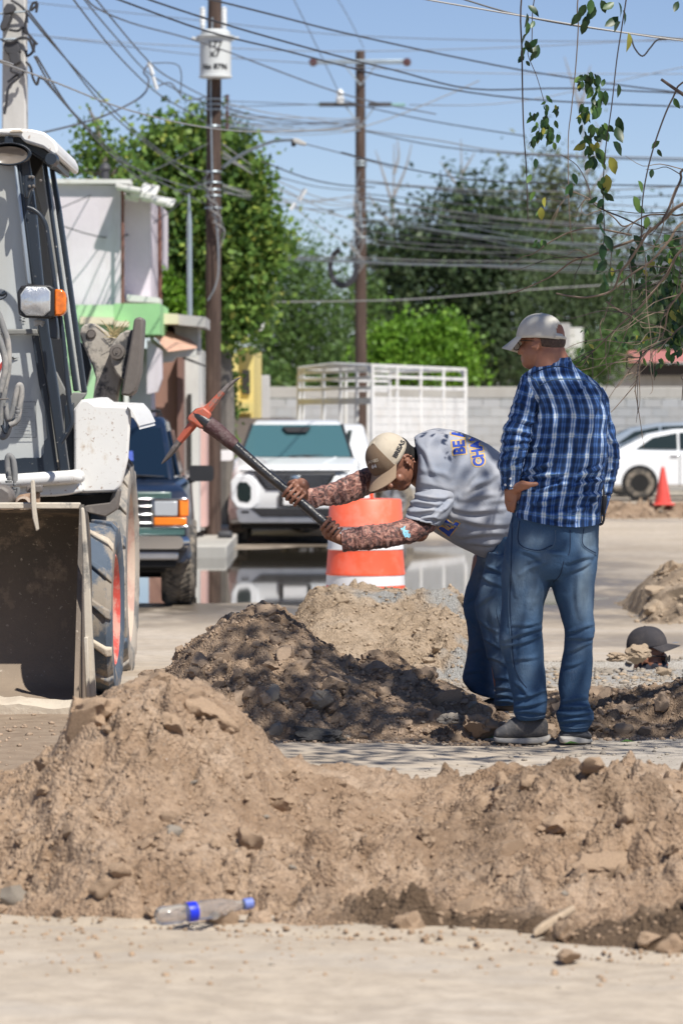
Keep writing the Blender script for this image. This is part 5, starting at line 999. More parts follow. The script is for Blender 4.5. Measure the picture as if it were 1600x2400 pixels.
# cab
def bar(name, mat, pts, D0, D1, r, ny=.07, fn=k1, **k):
    """quad strip outline with depth"""
    b = MB(); b.trace(pts, D0, ny, fn=fn); return b.build(name, mat, ld, bevel=.008, **k)
bar('front_pillar', M_frame, [(112, 238), (164, 230), (190, 400), (222, 640), (265, 1095), (300, 1380), (352, 1700), (428, 2262), (372, 2262), (300, 1780), (236, 1380), (205, 1095), (150, 640)], 20.3, 0, 0, .09)
bar('lit_frame_edge', simple('lit_edge_paint', (.38, .44, .50), .35, .5), [(84, 345), (104, 342), (195, 1090), (165, 1090)], 20.28, 0, 0, .03)  # pale colour paints the light caught by the frame edge
bar('pillar_edge', M_frame, [(104, 342), (124, 340), (215, 1090), (196, 1090)], 20.29, 0, 0, .05)
bar('door_pillar', M_frame, [(256, 318), (282, 322), (375, 1000), (482, 1742), (450, 1744), (352, 1000)], 21.1, 0, 0, .06)
bar('rear_pillar', M_frame, [(298, 345), (324, 345), (372, 620), (455, 1200), (531, 1752), (497, 1756), (425, 1200), (345, 650)], 21.6, 0, 0, .1)
bar('door_trim', M_trim, [(168, 290), (256, 330), (300, 640), (352, 1000), (352, 1180), (330, 1060), (270, 700), (215, 500), (200, 560)], 20.9, 0, 0, .03)
bar('side_glass', M_cglass, [(282, 420), (300, 420), (345, 650), (425, 1200), (500, 1750), (482, 1742), (375, 1000)], 21.3, 0, 0, .01)
bar('pillar_foot', M_trim, [(450, 1750), (530, 1752), (500, 1800), (455, 1850), (420, 1990), (430, 2240), (418, 2250), (380, 2000), (410, 1800)], 20.9, 0, 0, .12)
bar('step_panel', M_frame, [(395, 1830), (452, 1810), (458, 2235), (428, 2262), (398, 1990)], 20.7, 0, 0, .08)
bar('inner_brace', M_trim, [(335, 1620), (345, 1620), (415, 1760), (412, 1780), (385, 1760), (362, 1780), (385, 1950), (350, 1800)], 21.0, 0, 0, .05)
rf = lt('cab_roof', M_lwhite, [(-500, 150), (0, 136), (100, 131), (200, 139), (272, 156), (335, 205), (352, 240), (358, 275), (345, 300), (322, 292), (262, 248), (165, 218), (145, 212), (118, 175), (0, 170), (-500, 180)], 20.2, 1.6, k1, bevel=.03)
lt('roof_scuff', M_dusted, [(62, 150), (80, 140), (128, 140), (142, 155), (60, 160)], 20.18, .04, k1, par=rf)
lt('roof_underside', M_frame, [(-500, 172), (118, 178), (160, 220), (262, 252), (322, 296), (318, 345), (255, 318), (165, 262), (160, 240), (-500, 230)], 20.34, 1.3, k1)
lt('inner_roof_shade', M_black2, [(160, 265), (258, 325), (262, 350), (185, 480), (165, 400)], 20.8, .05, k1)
b = MB(); b.lathe([(0, -.1), (.03, -.1), (.038, -.05), (.038, 0), (.03, .0), (.028, -.02), (0, -.02)][::-1], P(*k1(322, 328), 20.25), axis='Y', n=20); b.build('drain_nozzle', M_frame, ld, smooth=True)
lp = thing('x', '', ''); bpy.data.objects.remove(lp)
b = MB(); c_ = P(*k1(58, 290), 20.12); q = Matrix.Diagonal((1, 1, .52, 1)); b.lathe([(0, .10), (.06, .1), (.10, .06), (.118, .0), (.11, -.015), (.10, -.01)], c_, axis='Y', n=32, M=q); wl = b.build('work_lamp', M_frame, ld, smooth=True)
b = MB(); b.lathe([(0, .02), (.07, .012), (.10, -.005)], c_ + Vector((0, .0, -.012)), axis='Y', n=28, M=q); b.build('lamp_glass', simple('brownish_lamp_glass', (.20, .17, .14), .2), wl, smooth=True)
lt('lamp_bracket', M_frame, [(30, 180), (80, 180), (85, 245), (25, 245)], 20.2, .06, k1)
lt('windscreen', M_cglass, [(-500, 345), (85, 345), (165, 1090), (205, 1095), (232, 1362), (-500, 1362)], 20.36, .012, k1, bevel=0)
lt('windscreen', M_cglass, [(-500, 1398), (205, 1398), (240, 1640), (300, 1800), (360, 2250), (-500, 2250)], 20.36, .012, k1, bevel=0)
lt('glass_border', M_frame, [(195, 1400), (238, 1400), (300, 1780), (360, 2256), (-500, 2256), (-500, 2190), (0, 2165), (150, 2150), (250, 2150), (270, 2120), (270, 2050), (290, 2030), (275, 1840), (240, 1700)], 20.335, .014, k1, bevel=.002)
lt('cross_bar', M_trim, [(-500, 1368), (228, 1362), (236, 1395), (-500, 1400)], 20.3, .05, k1)
lt('curtain', simple('grey_seat_back', (.38, .38, .36), .8), [(-500, 420), (60, 460), (110, 1000), (150, 1380), (220, 2100), (-500, 2150)], 20.9, .2, k1, bevel=.05); lt('cab_back', M_trim, [(-500, 300), (250, 330), (440, 1760), (420, 2250), (-500, 2250)], 21.8, .05, k1, bevel=0)
b = MB(); 
for a_, b__ in (((80, 1808), (221, 1808)), ((221, 1808), (223, 2025)), ((223, 2025), (60, 2027))): b.tube([P(*k1(*a_), 20.345), P(*k1(*b__), 20.345)], .0016, 4)
b.build('decal_outline', M_frame, ld)
b = MB()
for i in range(15):
    y = 1822 + i * 13; x1 = rng.uniform(150, 215) if i % 5 else 140; b.tube([P(*k1(118 if i % 2 else 90, y), 20.35), P(*k1(x1, y), 20.35)], .0011, 4)
b.build('decal_lines', M_trim, ld)
lt('logo', M_black, [(66, 1536), (82, 1532), (90, 1540), (116, 1537), (92, 1546), (86, 1552), (80, 1545)], 20.35, .004, k1, bevel=0)
for i in range(4): lt('glass_mark', M_black, [(121 + (i % 2) * 20, 1287 + 9 * i), (135 + (i % 2) * 20, 1287 + 9 * i), (135 + (i % 2) * 20, 1292 + 9 * i), (121 + (i % 2) * 20, 1292 + 9 * i)], 20.35, .003, k1, bevel=0)
b = MB(); b.tube(cpts([P(*k1(*p), 20.1 + .0 * i) for i, p in enumerate([(170, 618), (205, 630), (245, 662), (278, 715), (294, 790), (325, 1000), (345, 1150), (372, 1300), (395, 1480), (412, 1700), (430, 1850), (441, 1915), (436, 1955), (405, 2010), (372, 2062)])], 5), .0125, 12); b.build('grab_handle', M_frame, ld, smooth=True)
lt('mirror_bracket', M_frame, [(152, 420), (210, 418), (214, 490), (185, 510), (172, 560), (156, 560), (150, 500)], 20.18, .06, k1); lt('door_catch', M_frame, [(300, 1350), (352, 1352), (358, 1418), (330, 1425), (300, 1400)], 20.7, .08, k1)
for p_ in ((185, 430), (205, 432), (208, 485), (183, 488), (251, 452)):
    b = MB(); b.lathe([(0, -.012), (.007, -.01), (.008, 0)], P(*k1(*p_), 20.18), axis='Y', n=10); b.build('bolt', M_barst, ld, smooth=True)
# headlamp
hd = lt('headlamp', M_plast, [(175, 150), (215, 82), (350, 72), (505, 80), (548, 112), (548, 392), (492, 412), (240, 402), (190, 372), (178, 260)], 19.95, .14, k6, bevel=.008)
t = NT('ribbed_lens'); sp = t.n('ShaderNodeSeparateXYZ'); t.l(t.co.outputs['Object'], sp.inputs[0]); wv = t.math('SINE', t.math('MULTIPLY', sp.outputs[0], 900)); t.set(Base_Color=(.62, .64, .66), Roughness=.22, Metallic=.6); t.b.inputs['Coat Weight'].default_value = 1; t.bump(t.math('ADD', wv, t.math('MULTIPLY', t.noise(18, 3), 6)), .35, .004); M_rib = t.m
lensp = [(205, 175), (265, 92), (462, 95), (508, 140), (505, 335), (440, 390), (262, 382), (208, 322)]
lt('lens_rim', simple('pale_rim', (.5, .52, .52), .5), lensp, 19.94, .02, k6, par=hd)
b = MB(); ctr = P(*k6(356, 240), 19.92); pts = [P(*k6(356 + (x - 356) * .94, 240 + (y - 240) * .94), 19.935) for x, y in lensp]; N = 6; vs = []
for j in range(N + 1):
    t_ = j / N
    for p in pts: q = ctr.lerp(p, t_); q.y = 19.915 + .02 * t_ ** 2; vs.append(q)
b.v = vs; b.f = [(j * 8 + i, j * 8 + (i + 1) % 8, (j + 1) * 8 + (i + 1) % 8, (j + 1) * 8 + i) for j in range(N) for i in range(8)]; b.mi = [0] * len(b.f); b.build('lens', M_rib, hd, smooth=True, weld=True)
lt('indicator', simple('amber_lamp', (.75, .17, .012), .18, coat=.5, var=.3, scale=30), [(550, 115), (622, 122), (655, 150), (667, 200), (664, 335), (625, 384), (545, 388)], 19.96, .1, k6, par=hd, bevel=.01)
for p_ in ((222, 102), (505, 118), (205, 365), (492, 378)):
    b = MB(); b.lathe([(0, -.006), (.006, -.005), (.006, 0)], P(*k6(*p_), 19.95), axis='Y', n=8); b.build('screw', M_black, hd)
lt('lamp_mount', M_frame, [(485, 412), (560, 395), (575, 500), (580, 620), (505, 610), (495, 500)], 20.05, .15, k6)
lt('lamp_bracket', simple('grey_bracket', (.45, .46, .47), .5), [(340, 425), (395, 418), (455, 440), (420, 500), (400, 470), (345, 495)], 20.1, .04, k6)
# hoe arm behind the cab
DH = 23.2
lt('hoe_link', M_steel, [(800, 560), (812, 505), (850, 470), (905, 458), (965, 468), (1030, 510), (1100, 570), (1165, 615), (1210, 640), (1230, 1000), (1195, 1120), (1175, 1290), (925, 1290), (945, 1120), (962, 1010), (930, 900), (880, 780), (825, 660)], DH, .10, k6, bevel=.012)
lt('hoe_link', M_steel, [(1165, 612), (1205, 565), (1270, 530), (1335, 524), (1368, 545), (1345, 690), (1258, 1030), (1205, 1018), (1160, 960), (1125, 880), (1108, 800), (1102, 740), (1115, 690)], DH - .13, .12, k6, bevel=.012)
lt('dipper_plate', M_barst, [(1345, 415), (1400, 393), (1440, 412), (1432, 560), (1405, 960), (1352, 1150), (1300, 1192), (1212, 1180), (1300, 700), (1330, 520)], DH - .2, .3, k6, bevel=.015)
lt('hoe_boom', M_frame, [(795, 640), (830, 670), (885, 790), (915, 900), (870, 1090), (855, 1100), (830, 900), (800, 760)], DH + .1, .1, k6)
lt('lug', M_trim, [(1290, 1190), (1325, 1185), (1318, 1215), (1305, 1222)], DH - .1, .05, k6)
for (x, y, prof_) in ((918, 568, [(0, -.012), (.022, -.012), (.024, -.004), (.026, -.012), (.029, -.008), (.031, .01)]), (1177, 748, [(0, -.03), (.006, -.034), (.008, -.026), (.024, -.026), (.026, -.018), (.028, -.026), (.043, -.024), (.047, -.014), (.048, .01)])):
    u = (23.0 / 8820) * .2292; b = MB(); b.lathe([(r_, h_) for r_, h_ in prof_], P(*k6(x, y), DH - (.0 if x < 1000 else .13)), axis='Y', n=36); b.build('pin', M_barst, ld, smooth=True)
b = MB()
for i in range(60):
    p = P(*k6(1140 + rng.uniform(-50, 60), 590 + rng.uniform(-25, 25)), DH - .05 + rng.uniform(0, .2)); b.tube([p, p + Vector((rng.uniform(-.09, .09), rng.uniform(-.03, .03), rng.uniform(.0, .09)))], .0018, 3)
tag(b.build('dry_grass', simple('straw', (.45, .36, .18), .9), ld), kind='stuff')
# hoses, valves, loader arm
for i, (pts, r_, D_) in enumerate([([(-40, 330), (0, 400), (40, 520), (78, 640), (88, 800), (80, 950), (50, 1100), (30, 1250), (10, 1400), (15, 1560), (35, 1600), (75, 1560), (95, 1470), (70, 1380), (55, 1260)], .017, 19.6), ([(-30, 560), (20, 690), (55, 830), (52, 950), (30, 1050), (5, 1150)], .017, 19.55), ([(60, 1290), (90, 1420), (130, 1330), (160, 1190), (185, 1095), (210, 1085), (222, 1150), (205, 1270), (185, 1400), (160, 1450), (100, 1480)], .015, 19.5), ([(95, 2010), (78, 1900), (82, 1810), (105, 1790), (135, 1840), (150, 1950), (150, 2040)], .016, 19.4), ([(80, 2090), (100, 2180), (140, 2240), (180, 2170), (185, 2110)], .011, 19.3), ([(0, 2210), (40, 2290), (100, 2300)], .013, 19.3), ([(20, 1480), (60, 1560), (90, 1500), (200, 1360)], .008, 19.5), ([(-40, 150), (20, 170), (60, 145)], .012, 19.8), ([(60, 145), (70, 180), (30, 215), (-30, 225)], .004, 19.8)]):
    b = MB(); b.tube(cpts([P(*k6(*p), D_) for p in pts], 6), r_, 10); b.build('hose', M_hose if i < 6 else M_frame, ld, smooth=True)
for (x, y, w_, h_) in ((180, 1330, 50, 70), (165, 1390, 44, 40), (95, 1990, 45, 90), (150, 2060, 36, 60), (90, 2050, 70, 20), (160, 2130, 80, 60)):
    b = MB(); uu = .2292 * 19.4 / FPX; b.lathe([(w_ * uu * .4, -h_ * uu / 2), (w_ * uu * .5, -h_ * uu * .4), (w_ * uu * .5, -h_ * uu * .1), (w_ * uu * .42, 0), (w_ * uu * .5, h_ * uu * .1), (w_ * uu * .5, h_ * uu / 2)], P(*k6(x, y), 19.38), n=12); b.build('fitting', M_hose, ld, smooth=True)
lt('loader_arm', M_lwhite, [(-700, 600), (-40, 720), (20, 800), (42, 880), (10, 1010), (-40, 1100), (-700, 1300)], 19.75, .12, k6, bevel=.02); lt('arm_stripe', simple('red_stripe', (.45, .06, .05), .5), [(-100, 1010), (20, 845), (36, 880), (-60, 1060)], 19.735, .01, k6, bevel=0)
lt('hose_clamp', M_barst, [(0, 1215), (85, 1210), (88, 1222), (0, 1232)], 19.45, .03, k6)
lt('valve_block', M_copper, [(150, 2215), (200, 2180), (290, 2165), (298, 2352), (160, 2352)], 19.0, .25, k6, bevel=.015); lt('valve_flange', M_copper, [(0, 2310), (150, 2300), (290, 2320), (290, 2360), (0, 2360)], 18.95, .3, k6, bevel=.01)
b = MB(); b.lathe([(.024, .1), (.036, .1), (.038, -.06), (.028, -.065), (.022, -.02), (0, -.0)], P(*k6(242, 2272), 18.95), axis='Y', n=20); b.build('pipe_stub', M_copper, ld, smooth=True)
lt('quick_hitch', M_barst, [(-300, 2090), (30, 2080), (120, 2140), (140, 2260), (60, 2330), (-300, 2340)], 19.05, .2, k6, bevel=.02)
# wheels
def ag_wheel(X, D, Zc, Rr, wd, yaw, mt, mr, rimr, lugs, dirtm):
    M_ = Matrix.Translation((X, D, Zc)) @ Matrix.Rotation(R(-yaw), 4, 'Z'); h_ = wd / 2
    b = MB(); b.lathe([(rimr, -h_ * .8), (Rr * .78, -h_ * 1.05), (Rr * .9, -h_ * 1.02), (Rr * .955, -h_ * .86), (Rr * .965, 0), (Rr * .955, h_ * .86), (Rr * .9, h_ * 1.02), (Rr * .78, h_ * 1.05), (rimr * 1.08, h_ * .92), (rimr, h_ * .75)], axis='X', n=72, M=M_)
    w_ = b.build('wheel', mt, ld, smooth=True)
    for s in (-1, 1):
        for i in range(lugs):
            a = 2 * math.pi * (i + (.5 if s > 0 else 0)) / lugs; b = MB(); q = []
            # bar running from the shoulder to the centre line
            for (t0, xx, ww) in ((0.0, .02, .45), (.25, h_ * .45, .5), (.5, h_ * .86, .62), (.58, h_ * 1.03, .66)):
                aa = a + t0 * .42; rr0 = Rr * (.94 if xx < h_ * .9 else .86); rr1 = Rr * (1.0 if xx < h_ * .9 else .93); hw = ww * Rr * .085
                for rr_, sg in ((rr0, -1), (rr0, 1), (rr1, 1), (rr1, -1)):
                    ang = aa + sg * hw / Rr * (1.25 if rr_ == rr0 else .9); q.append(M_ @ Vector((s * xx, math.cos(ang) * rr_, math.sin(ang) * rr_)))
            b.v = q; b.f = [(k * 4 + j, k * 4 + (j + 1) % 4, k * 4 + 4 + (j + 1) % 4, k * 4 + 4 + j) for k in range(3) for j in range(4)] + [(0, 1, 2, 3), (12, 13, 14, 15)]; b.mi = [0] * len(b.f)
            b.build('lug', [mt, dirtm, mt][i % 3], w_, bevel=.006)
    b = MB(); s_ = 1; b.lathe([(0, h_ * .25), (rimr * .3, h_ * .28), (rimr * .34, h_ * .4), (rimr * .42, h_ * .4), (rimr * .46, h_ * .2), (rimr * .8, h_ * .25), (rimr * .9, h_ * .7), (rimr * 1.0, h_ * .86), (rimr * 1.03, h_ * .95), (rimr * 1.07, h_ * .92)], axis='X', n=56, M=M_)
    b.lathe([(0, -h_ * .3), (rimr, -h_ * .3), (rimr * 1.02, -h_ * .8)], axis='X', n=40, M=M_)
    b.build('rim', mr, w_, smooth=True)
    for i in range(8):
        a = i * math.pi / 4; b = MB(); b.lathe([(0, .02), (.014, .02), (.014, 0)], (0, 0, 0), axis='X', n=6, M=M_ @ Matrix.Translation((h_ * .26, math.cos(a) * rimr * .6, math.sin(a) * rimr * .6))); b.build('wheel_nut', M_barst, w_)
    return w_
ag_wheel(PX(261, 19.1) - .13, 19.1, .405, .452, .30, 1.5, M_ltyre, M_redrim, .262, 14, M_dusted)
ag_wheel(PX(303, 21.3) - .21, 21.3, .53, .622, .42, .9, M_rtyre, M_dustrim, .405, 18, M_ltyre)
ag_wheel(-3.3, 19.1, .405, .452, .30, 0, M_ltyre, M_redrim, .262, 14, M_dusted)
# ---------------------------------------------------------------- roadside tree at the right: shading crown, bare twigs and hanging leaves
t_ = thing('roadside_tree', 'near tree at right whose bare twigs and leafy hanging shoots enter the top right corner', 'tree', (3.9, 15.6, 0))
b = MB(); b.tube(cpts([(3.9, 15.6, -.1), (3.85, 15.5, 1.2), (3.6, 15.3, 2.4), (3.2, 15.0, 3.6), (2.8, 14.8, 4.8)], 5), list(np.linspace(.17, .07, 21)), 14); b.build('trunk', M_bark, t_, smooth=True)
for q in ([(3.6, 15.3, 2.6), (2.9, 15.6, 3.4), (2.0, 15.9, 3.9), (1.2, 16.2, 4.0)], [(3.2, 15, 3.6), (2.4, 14.0, 4.4), (1.6, 13.4, 4.8)], [(3.2, 15, 3.8), (3.6, 14, 4.8), (3.4, 13, 5.4)], [(2.8, 14.8, 4.8), (1.8, 15.2, 5.4), (1.0, 15.2, 5.6)]):
    b = MB(); b.tube(cpts(q, 5), list(np.linspace(.06, .015, (len(q) - 1) * 5 + 1)), 8); b.build('branch', M_bark, t_, smooth=True)
rs = np.random.RandomState(77)
def near_crown(cs, n, size, per=26):
    m = n // per; C = []
    for _ in range(m):
        c = cs[rs.randint(len(cs))]; d = rs.normal(size=3); d /= np.linalg.norm(d); r_ = rs.random() ** .4; C.append([c[0] + d[0] * r_ * c[3], c[1] + d[1] * r_ * c[4], c[2] + d[2] * r_ * c[5]])
    C = np.array(C); cl = np.repeat(C, per, 0) + rs.normal(size=(m * per, 3)) * .13; V, F, tt = leaf_quads(cl, rs, size, .6, rs.random(m * per), .3)
    o = mesh_np('crown', V, F, M_l_near, t_, False, {'tint': ('FACE', tt)})
M_l_near = leaf_mat('near_green_leaves', [(0, (.018, .045, .012)), (.5, (.035, .08, .018)), (.85, (.07, .12, .03)), (1, (.16, .17, .03))], .25, .45)
near_crown([(2.35, 14.3, 4.75, 1.25, 1.3, .9), (3.2, 15.2, 4.8, 1.2, 1.3, 1.1), (1.75, 14.0, 4.9, .65, .6, .5), (3.6, 13.6, 4.8, 1, 1, .9), (2.2, 13.1, 4.9, .9, .8, .6)], 4400, .09)
# traced twigs in the picture (world tubes at their own distance)
M_twig = simple('tan_twig', (.22, .165, .12), .8); M_twigd = simple('dark_twig', (.07, .055, .05), .8)
kq = cr(820, 450, 2.010)
def twig(pts, D0, D1, r0, r1, fn=kr, m=None, per=5):
    pts = ([(pts[0][0] + 90, -620)] if pts[0][1] <= -30 else []) + ([(pts[0][0] + 420, pts[0][1] - 160)] if pts[0][0] >= 1575 else []) + list(pts)
    n = len(pts); b = MB(); q = cpts([P(*fn(*p), D0 + (D1 - D0) * i / max(1, n - 1)) for i, p in enumerate(pts)], per); b.tube(q, list(np.linspace(r0, r1, len(q))), 6); b.build('twig', m or M_twig, t_, smooth=True); return q
TW = [([(828, -40), (828, 250), (832, 500), (838, 640), (848, 780), (855, 1010)], 16.6, 16.8, .0042, .0022, M_twigd),
 ([(890, -40), (876, 60), (872, 200), (855, 250), (895, 350), (930, 470), (945, 540), (955, 640)], 16.8, 17, .0026, .0014, M_twigd),
 ([(1088, -40), (1086, 120), (1075, 300), (1055, 500), (1040, 640), (1042, 900), (1050, 1050), (1062, 1115)], 16.8, 17.2, .0032, .0016, M_twig),
 ([(1310, -30), (1285, 130), (1262, 280), (1240, 480), (1212, 680), (1200, 860), (1205, 1060), (1190, 1250)], 16.4, 16.8, .0032, .002, M_twigd),
 ([(1600, 360), (1520, 450), (1450, 620), (1400, 800), (1378, 960), (1376, 1130)], 16.2, 16.4, .0045, .0022, M_twigd),
 ([(1466, 364), (1510, 395), (1575, 440)], 16, 16, .006, .008, M_twigd),
 ([(1580, 930), (1480, 1010), (1380, 1085), (1240, 1140), (1140, 1175), (1060, 1200), (960, 1270), (830, 1330), (765, 1350)], 16.5, 17.2, .0085, .0022, M_twig),
 ([(1330, 1080), (1240, 1062), (1160, 1048), (1060, 1062), (960, 1110), (880, 1165), (830, 1180), (770, 1220)], 16.8, 17.2, .0045, .0015, M_twig),
 ([(1600, 975), (1500, 985), (1400, 990), (1300, 1040), (1250, 1000), (1170, 935), (1110, 900), (1010, 860)], 16.7, 17.3, .005, .002, M_twig),
 ([(1400, 1050), (1290, 1000), (1160, 940), (1130, 850), (1080, 760), (1005, 710)], 16.8, 17.3, .0045, .0014, M_twigd),
 ([(1420, 1045), (1320, 1200), (1280, 1250), (1240, 1335), (1130, 1365), (1060, 1362), (985, 1348)], 16.3, 16.6, .006, .0035, M_twig),
 ([(1600, 1000), (1500, 1110), (1420, 1200), (1330, 1260), (1265, 1320)], 16.4, 16.5, .006, .004, M_twig),
 ([(1600, 1120), (1490, 1260), (1380, 1400), (1270, 1500), (1180, 1590), (1115, 1650)], 16.2, 16.6, .007, .002, M_twig),
 ([(1600, 1280), (1560, 1340), (1500, 1420), (1480, 1520), (1430, 1580), (1370, 1640), (1300, 1640)], 16.2, 16.5, .006, .002, M_twig),
 ([(1600, 1480), (1500, 1560), (1420, 1600), (1370, 1640), (1355, 1730), (1345, 1800)], 16.1, 16.4, .004, .0015, M_twigd),
 ([(1395, 1180), (1400, 1400), (1420, 1560), (1435, 1750)], 16.3, 16.3, .0025, .001, M_twig),
 ([(1600, 1700), (1570, 1760), (1562, 1840)], 16.2, 16.2, .004, .002, M_twigd),
 ([(1600, 760), (1555, 830), (1500, 960), (1470, 1010)], 16.4, 16.4, .006, .005, M_twigd),
 ([(1000, 925), (945, 915), (885, 915)], 17, 17, .002, .001, M_twig), ([(1010, 920), (975, 1010), (930, 1080)], 17, 17, .002, .001, M_twig),
 ([(1200, 1480), (1225, 1400), (1245, 1360)], 16.6, 16.6, .002, .003, M_twig), ([(1215, 1385), (1295, 1440), (1330, 1450)], 16.6, 16.6, .004, .003, M_twig), ([(1195, 1560), (1185, 1500), (1200, 1460)], 16.6, 16.6, .003, .002, M_twig)]
QS = [twig(p, a, b_, r0, r1, kr, m) for p, a, b_, r0, r1, m in TW]
rt = random.Random(12)
for i in range(85):   # finer side twigs growing off the traced ones, dense at lower right
    q = QS[rt.choice([6, 6, 8, 10, 11, 12, 12, 12, 13, 13, 13, 14, 14, 17])]; p = q[rt.randrange(0, len(q) - 1)]
    if p.x < 1.02: continue
    a = rt.uniform(2.7, 4.9); L_ = rt.uniform(.08, .34); d = Vector((math.cos(a), rt.uniform(-.3, .3), math.sin(a) * .8)); pts = [p, p + d * L_ * .4 + Vector((0, 0, rt.uniform(-.02, .03))), p + d * L_ * .75 + Vector((rt.uniform(-.02, .02), 0, rt.uniform(-.03, .02))), p + d * L_]
    b = MB(); b.tube(cpts(pts, 3), list(np.linspace(.0026, .0009, 10)), 5); b.build('twig', rt.choice([M_twig, M_twig, M_twigd]), t_, smooth=True)
# leaves: shared mesh, each its own child
def leaf_me(mat, bend):
    b = MB(); L_ = 1.0; pts = [(0, 0), (.18, .22), (.42, .31), (.7, .24), (1.0, 0)]
    vs = [(x, y * s, -bend * x * x + .22 * abs(y)) for s in (1, -1) for x, y in pts]; mid = [(x, 0, -bend * x * x) for x, y in pts]
    b.v = vs + mid; b.f = [(i, i + 1, 10 + i + 1, 10 + i) for i in range(4)] + [(5 + i, 10 + i, 10 + i + 1, 5 + i + 1) for i in range(4)]; b.mi = [0] * 8
    o = b.build('leaf', mat, None, smooth=True, weld=True); me = o.data; bpy.data.objects.remove(o); return me
def plain_leaf(name, c, tr=.3):
    t = NT(name); t.set(Base_Color=c, Roughness=.4); x = t.n('ShaderNodeBsdfTranslucent'); x.inputs[0].default_value = lin(tuple(min(1, v * 1.6) for v in c)); mx = t.n('ShaderNodeMixShader'); mx.inputs[0].default_value = tr
    t.l(t.b.outputs[0], mx.inputs[1]); t.l(x.outputs[0], mx.inputs[2]); t.l(mx.outputs[0], t.t.nodes['Material Output'].inputs[0]); return t.m
LM = [leaf_me(plain_leaf('hanging_leaf_dark', (.022, .055, .018)), .25), leaf_me(plain_leaf('hanging_leaf_green', (.05, .115, .03)), .15), leaf_me(plain_leaf('hanging_leaf_light', (.11, .20, .045)), .2), leaf_me(plain_leaf('hanging_leaf_yellow', (.30, .29, .05)), .3)]
def leafat(x, y, s, w=None, D=16.7, fn=kr):
    o = bpy.data.objects.new('leaf', LM[w if w is not None else rt.choice([0, 0, 1, 1, 1, 2, 2, 3] if rt.random() < .6 else [0, 1])]); col.objects.link(o); o.location = P(*fn(x, y), D + rt.uniform(-.03, .03)); s = s * .72 * D / FPX
    o.scale = (s, s * .85, s); o.rotation_euler = (rt.uniform(-.7, .7) + 1.4, rt.uniform(.5, 1.9), rt.choice([0, 3.14]) + rt.uniform(-.7, .7)); setpar(o, t_)
for (x, y, s, w) in [(855, 25, 50, 0), (850, 60, 48, 0), (855, 100, 45, 1), (885, 95, 30, 1), (850, 155, 45, 0), (845, 185, 50, 0), (845, 215, 45, 1), (835, 250, 36, 0), (900, 178, 55, 0), (905, 205, 55, 0), (900, 235, 42, 0), (845, 280, 24, 0), (1120, 20, 50, 0), (1165, 30, 55, 0), (1100, 60, 50, 0), (1130, 70, 50, 0), (1120, 95, 48, 0), (1190, 0, 50, 0), (1080, 85, 40, 0), (1145, -5, 50, 1), (1270, 10, 50, 0), (1290, 45, 50, 0), (1270, 75, 60, 0), (1280, 100, 55, 0), (1250, 10, 50, 1), (1545, 5, 40, 0), (1315, 150, 62, 3), (1270, 385, 45, 1), (1210, 415, 50, 1), (1195, 495, 60, 1), (1270, 535, 60, 0), (1260, 580, 60, 0), (1245, 650, 62, 0), (1180, 680, 60, 2), (1230, 720, 62, 3), (1215, 800, 60, 3), (1175, 832, 50, 2), (1205, 880, 34, 1), (1175, 905, 40, 1), (1200, 930, 24, 0), (1360, 830, 46, 2), (1340, 900, 55, 2), (1345, 945, 42, 1), (1460, 648, 38, 1), (1450, 685, 28, 0), (1425, 775, 32, 0), (1525, 450, 40, 1), (1195, 975, 45, 1), (1185, 1020, 50, 0), (1205, 1080, 60, 0), (1195, 1120, 55, 0), (1190, 1160, 55, 1), (1215, 1195, 55, 0), (1235, 1225, 50, 1), (1205, 1250, 50, 0), (1215, 1290, 55, 1), (1165, 1190, 40, 2), (1330, 1130, 50, 0), (1335, 1165, 50, 0), (1325, 1200, 48, 0), (1385, 1130, 40, 1), (1340, 1080, 45, 0), (1480, 1075, 60, 1), (1510, 1085, 55, 0), (1060, 795, 40, 1), (1058, 840, 45, 1), (1062, 860, 38, 0), (1540, 1080, 45, 0), (870, 800, 34, 2), (935, 905, 36, 3), (915, 950, 44, 3), (890, 880, 36, 2), (890, 727, 34, 0), (925, 960, 34, 2), (1465, 1643, 36, 2), (1375, 1598, 25, 2), (1405, 995, 40, 2), (1315, 1275, 40, 1)]: leafat(x, y, s, w)
for (cx_, cy_, rx, ry, n, s) in [(1130, 360, 45, 35, 16, 34), (1175, 400, 45, 55, 16, 36), (1120, 500, 40, 50, 14, 36), (1180, 590, 45, 40, 14, 38), (1130, 640, 35, 60, 16, 38), (1150, 720, 40, 35, 10, 36), (945, 560, 50, 40, 24, 28), (940, 610, 60, 35, 22, 28), (885, 530, 30, 30, 8, 26), (940, 460, 25, 40, 6, 26), (985, 490, 20, 15, 4, 26), (870, 640, 20, 30, 6, 26), (1200, 850, 20, 60, 6, 34), (1500, 1200, 90, 120, 44, 36), (1440, 1330, 100, 110, 40, 32), (1330, 1500, 90, 90, 16, 26), (1520, 1420, 80, 130, 46, 34), (1430, 1540, 90, 80, 22, 28), (1540, 1560, 50, 90, 20, 30), (1280, 1230, 50, 60, 6, 32), (1525, 1560, 50, 60, 12, 30), (1120, 1600, 25, 60, 8, 22), (1130, 1530, 25, 30, 5, 20), (930, 1105, 30, 12, 6, 22)]:
    for _ in range(n): leafat(cx_ + rt.gauss(0, .5) * rx, cy_ + rt.gauss(0, .5) * ry, s * rt.uniform(.7, 1.2))
b = MB(); k9 = kr
for pts in ([(1440, 1600), (1438, 1680), (1437, 1745)],): b.tube(cpts([P(*k9(*p), 16.3) for p in pts], 4), .0012, 4)
b.build('twig', M_twigd, t_)
for x, y in ((1410, 1655), (1452, 1650), (1440, 1700), (1420, 1680), (1462, 1668)): leafat(x, y, 26, 0, 16.3)
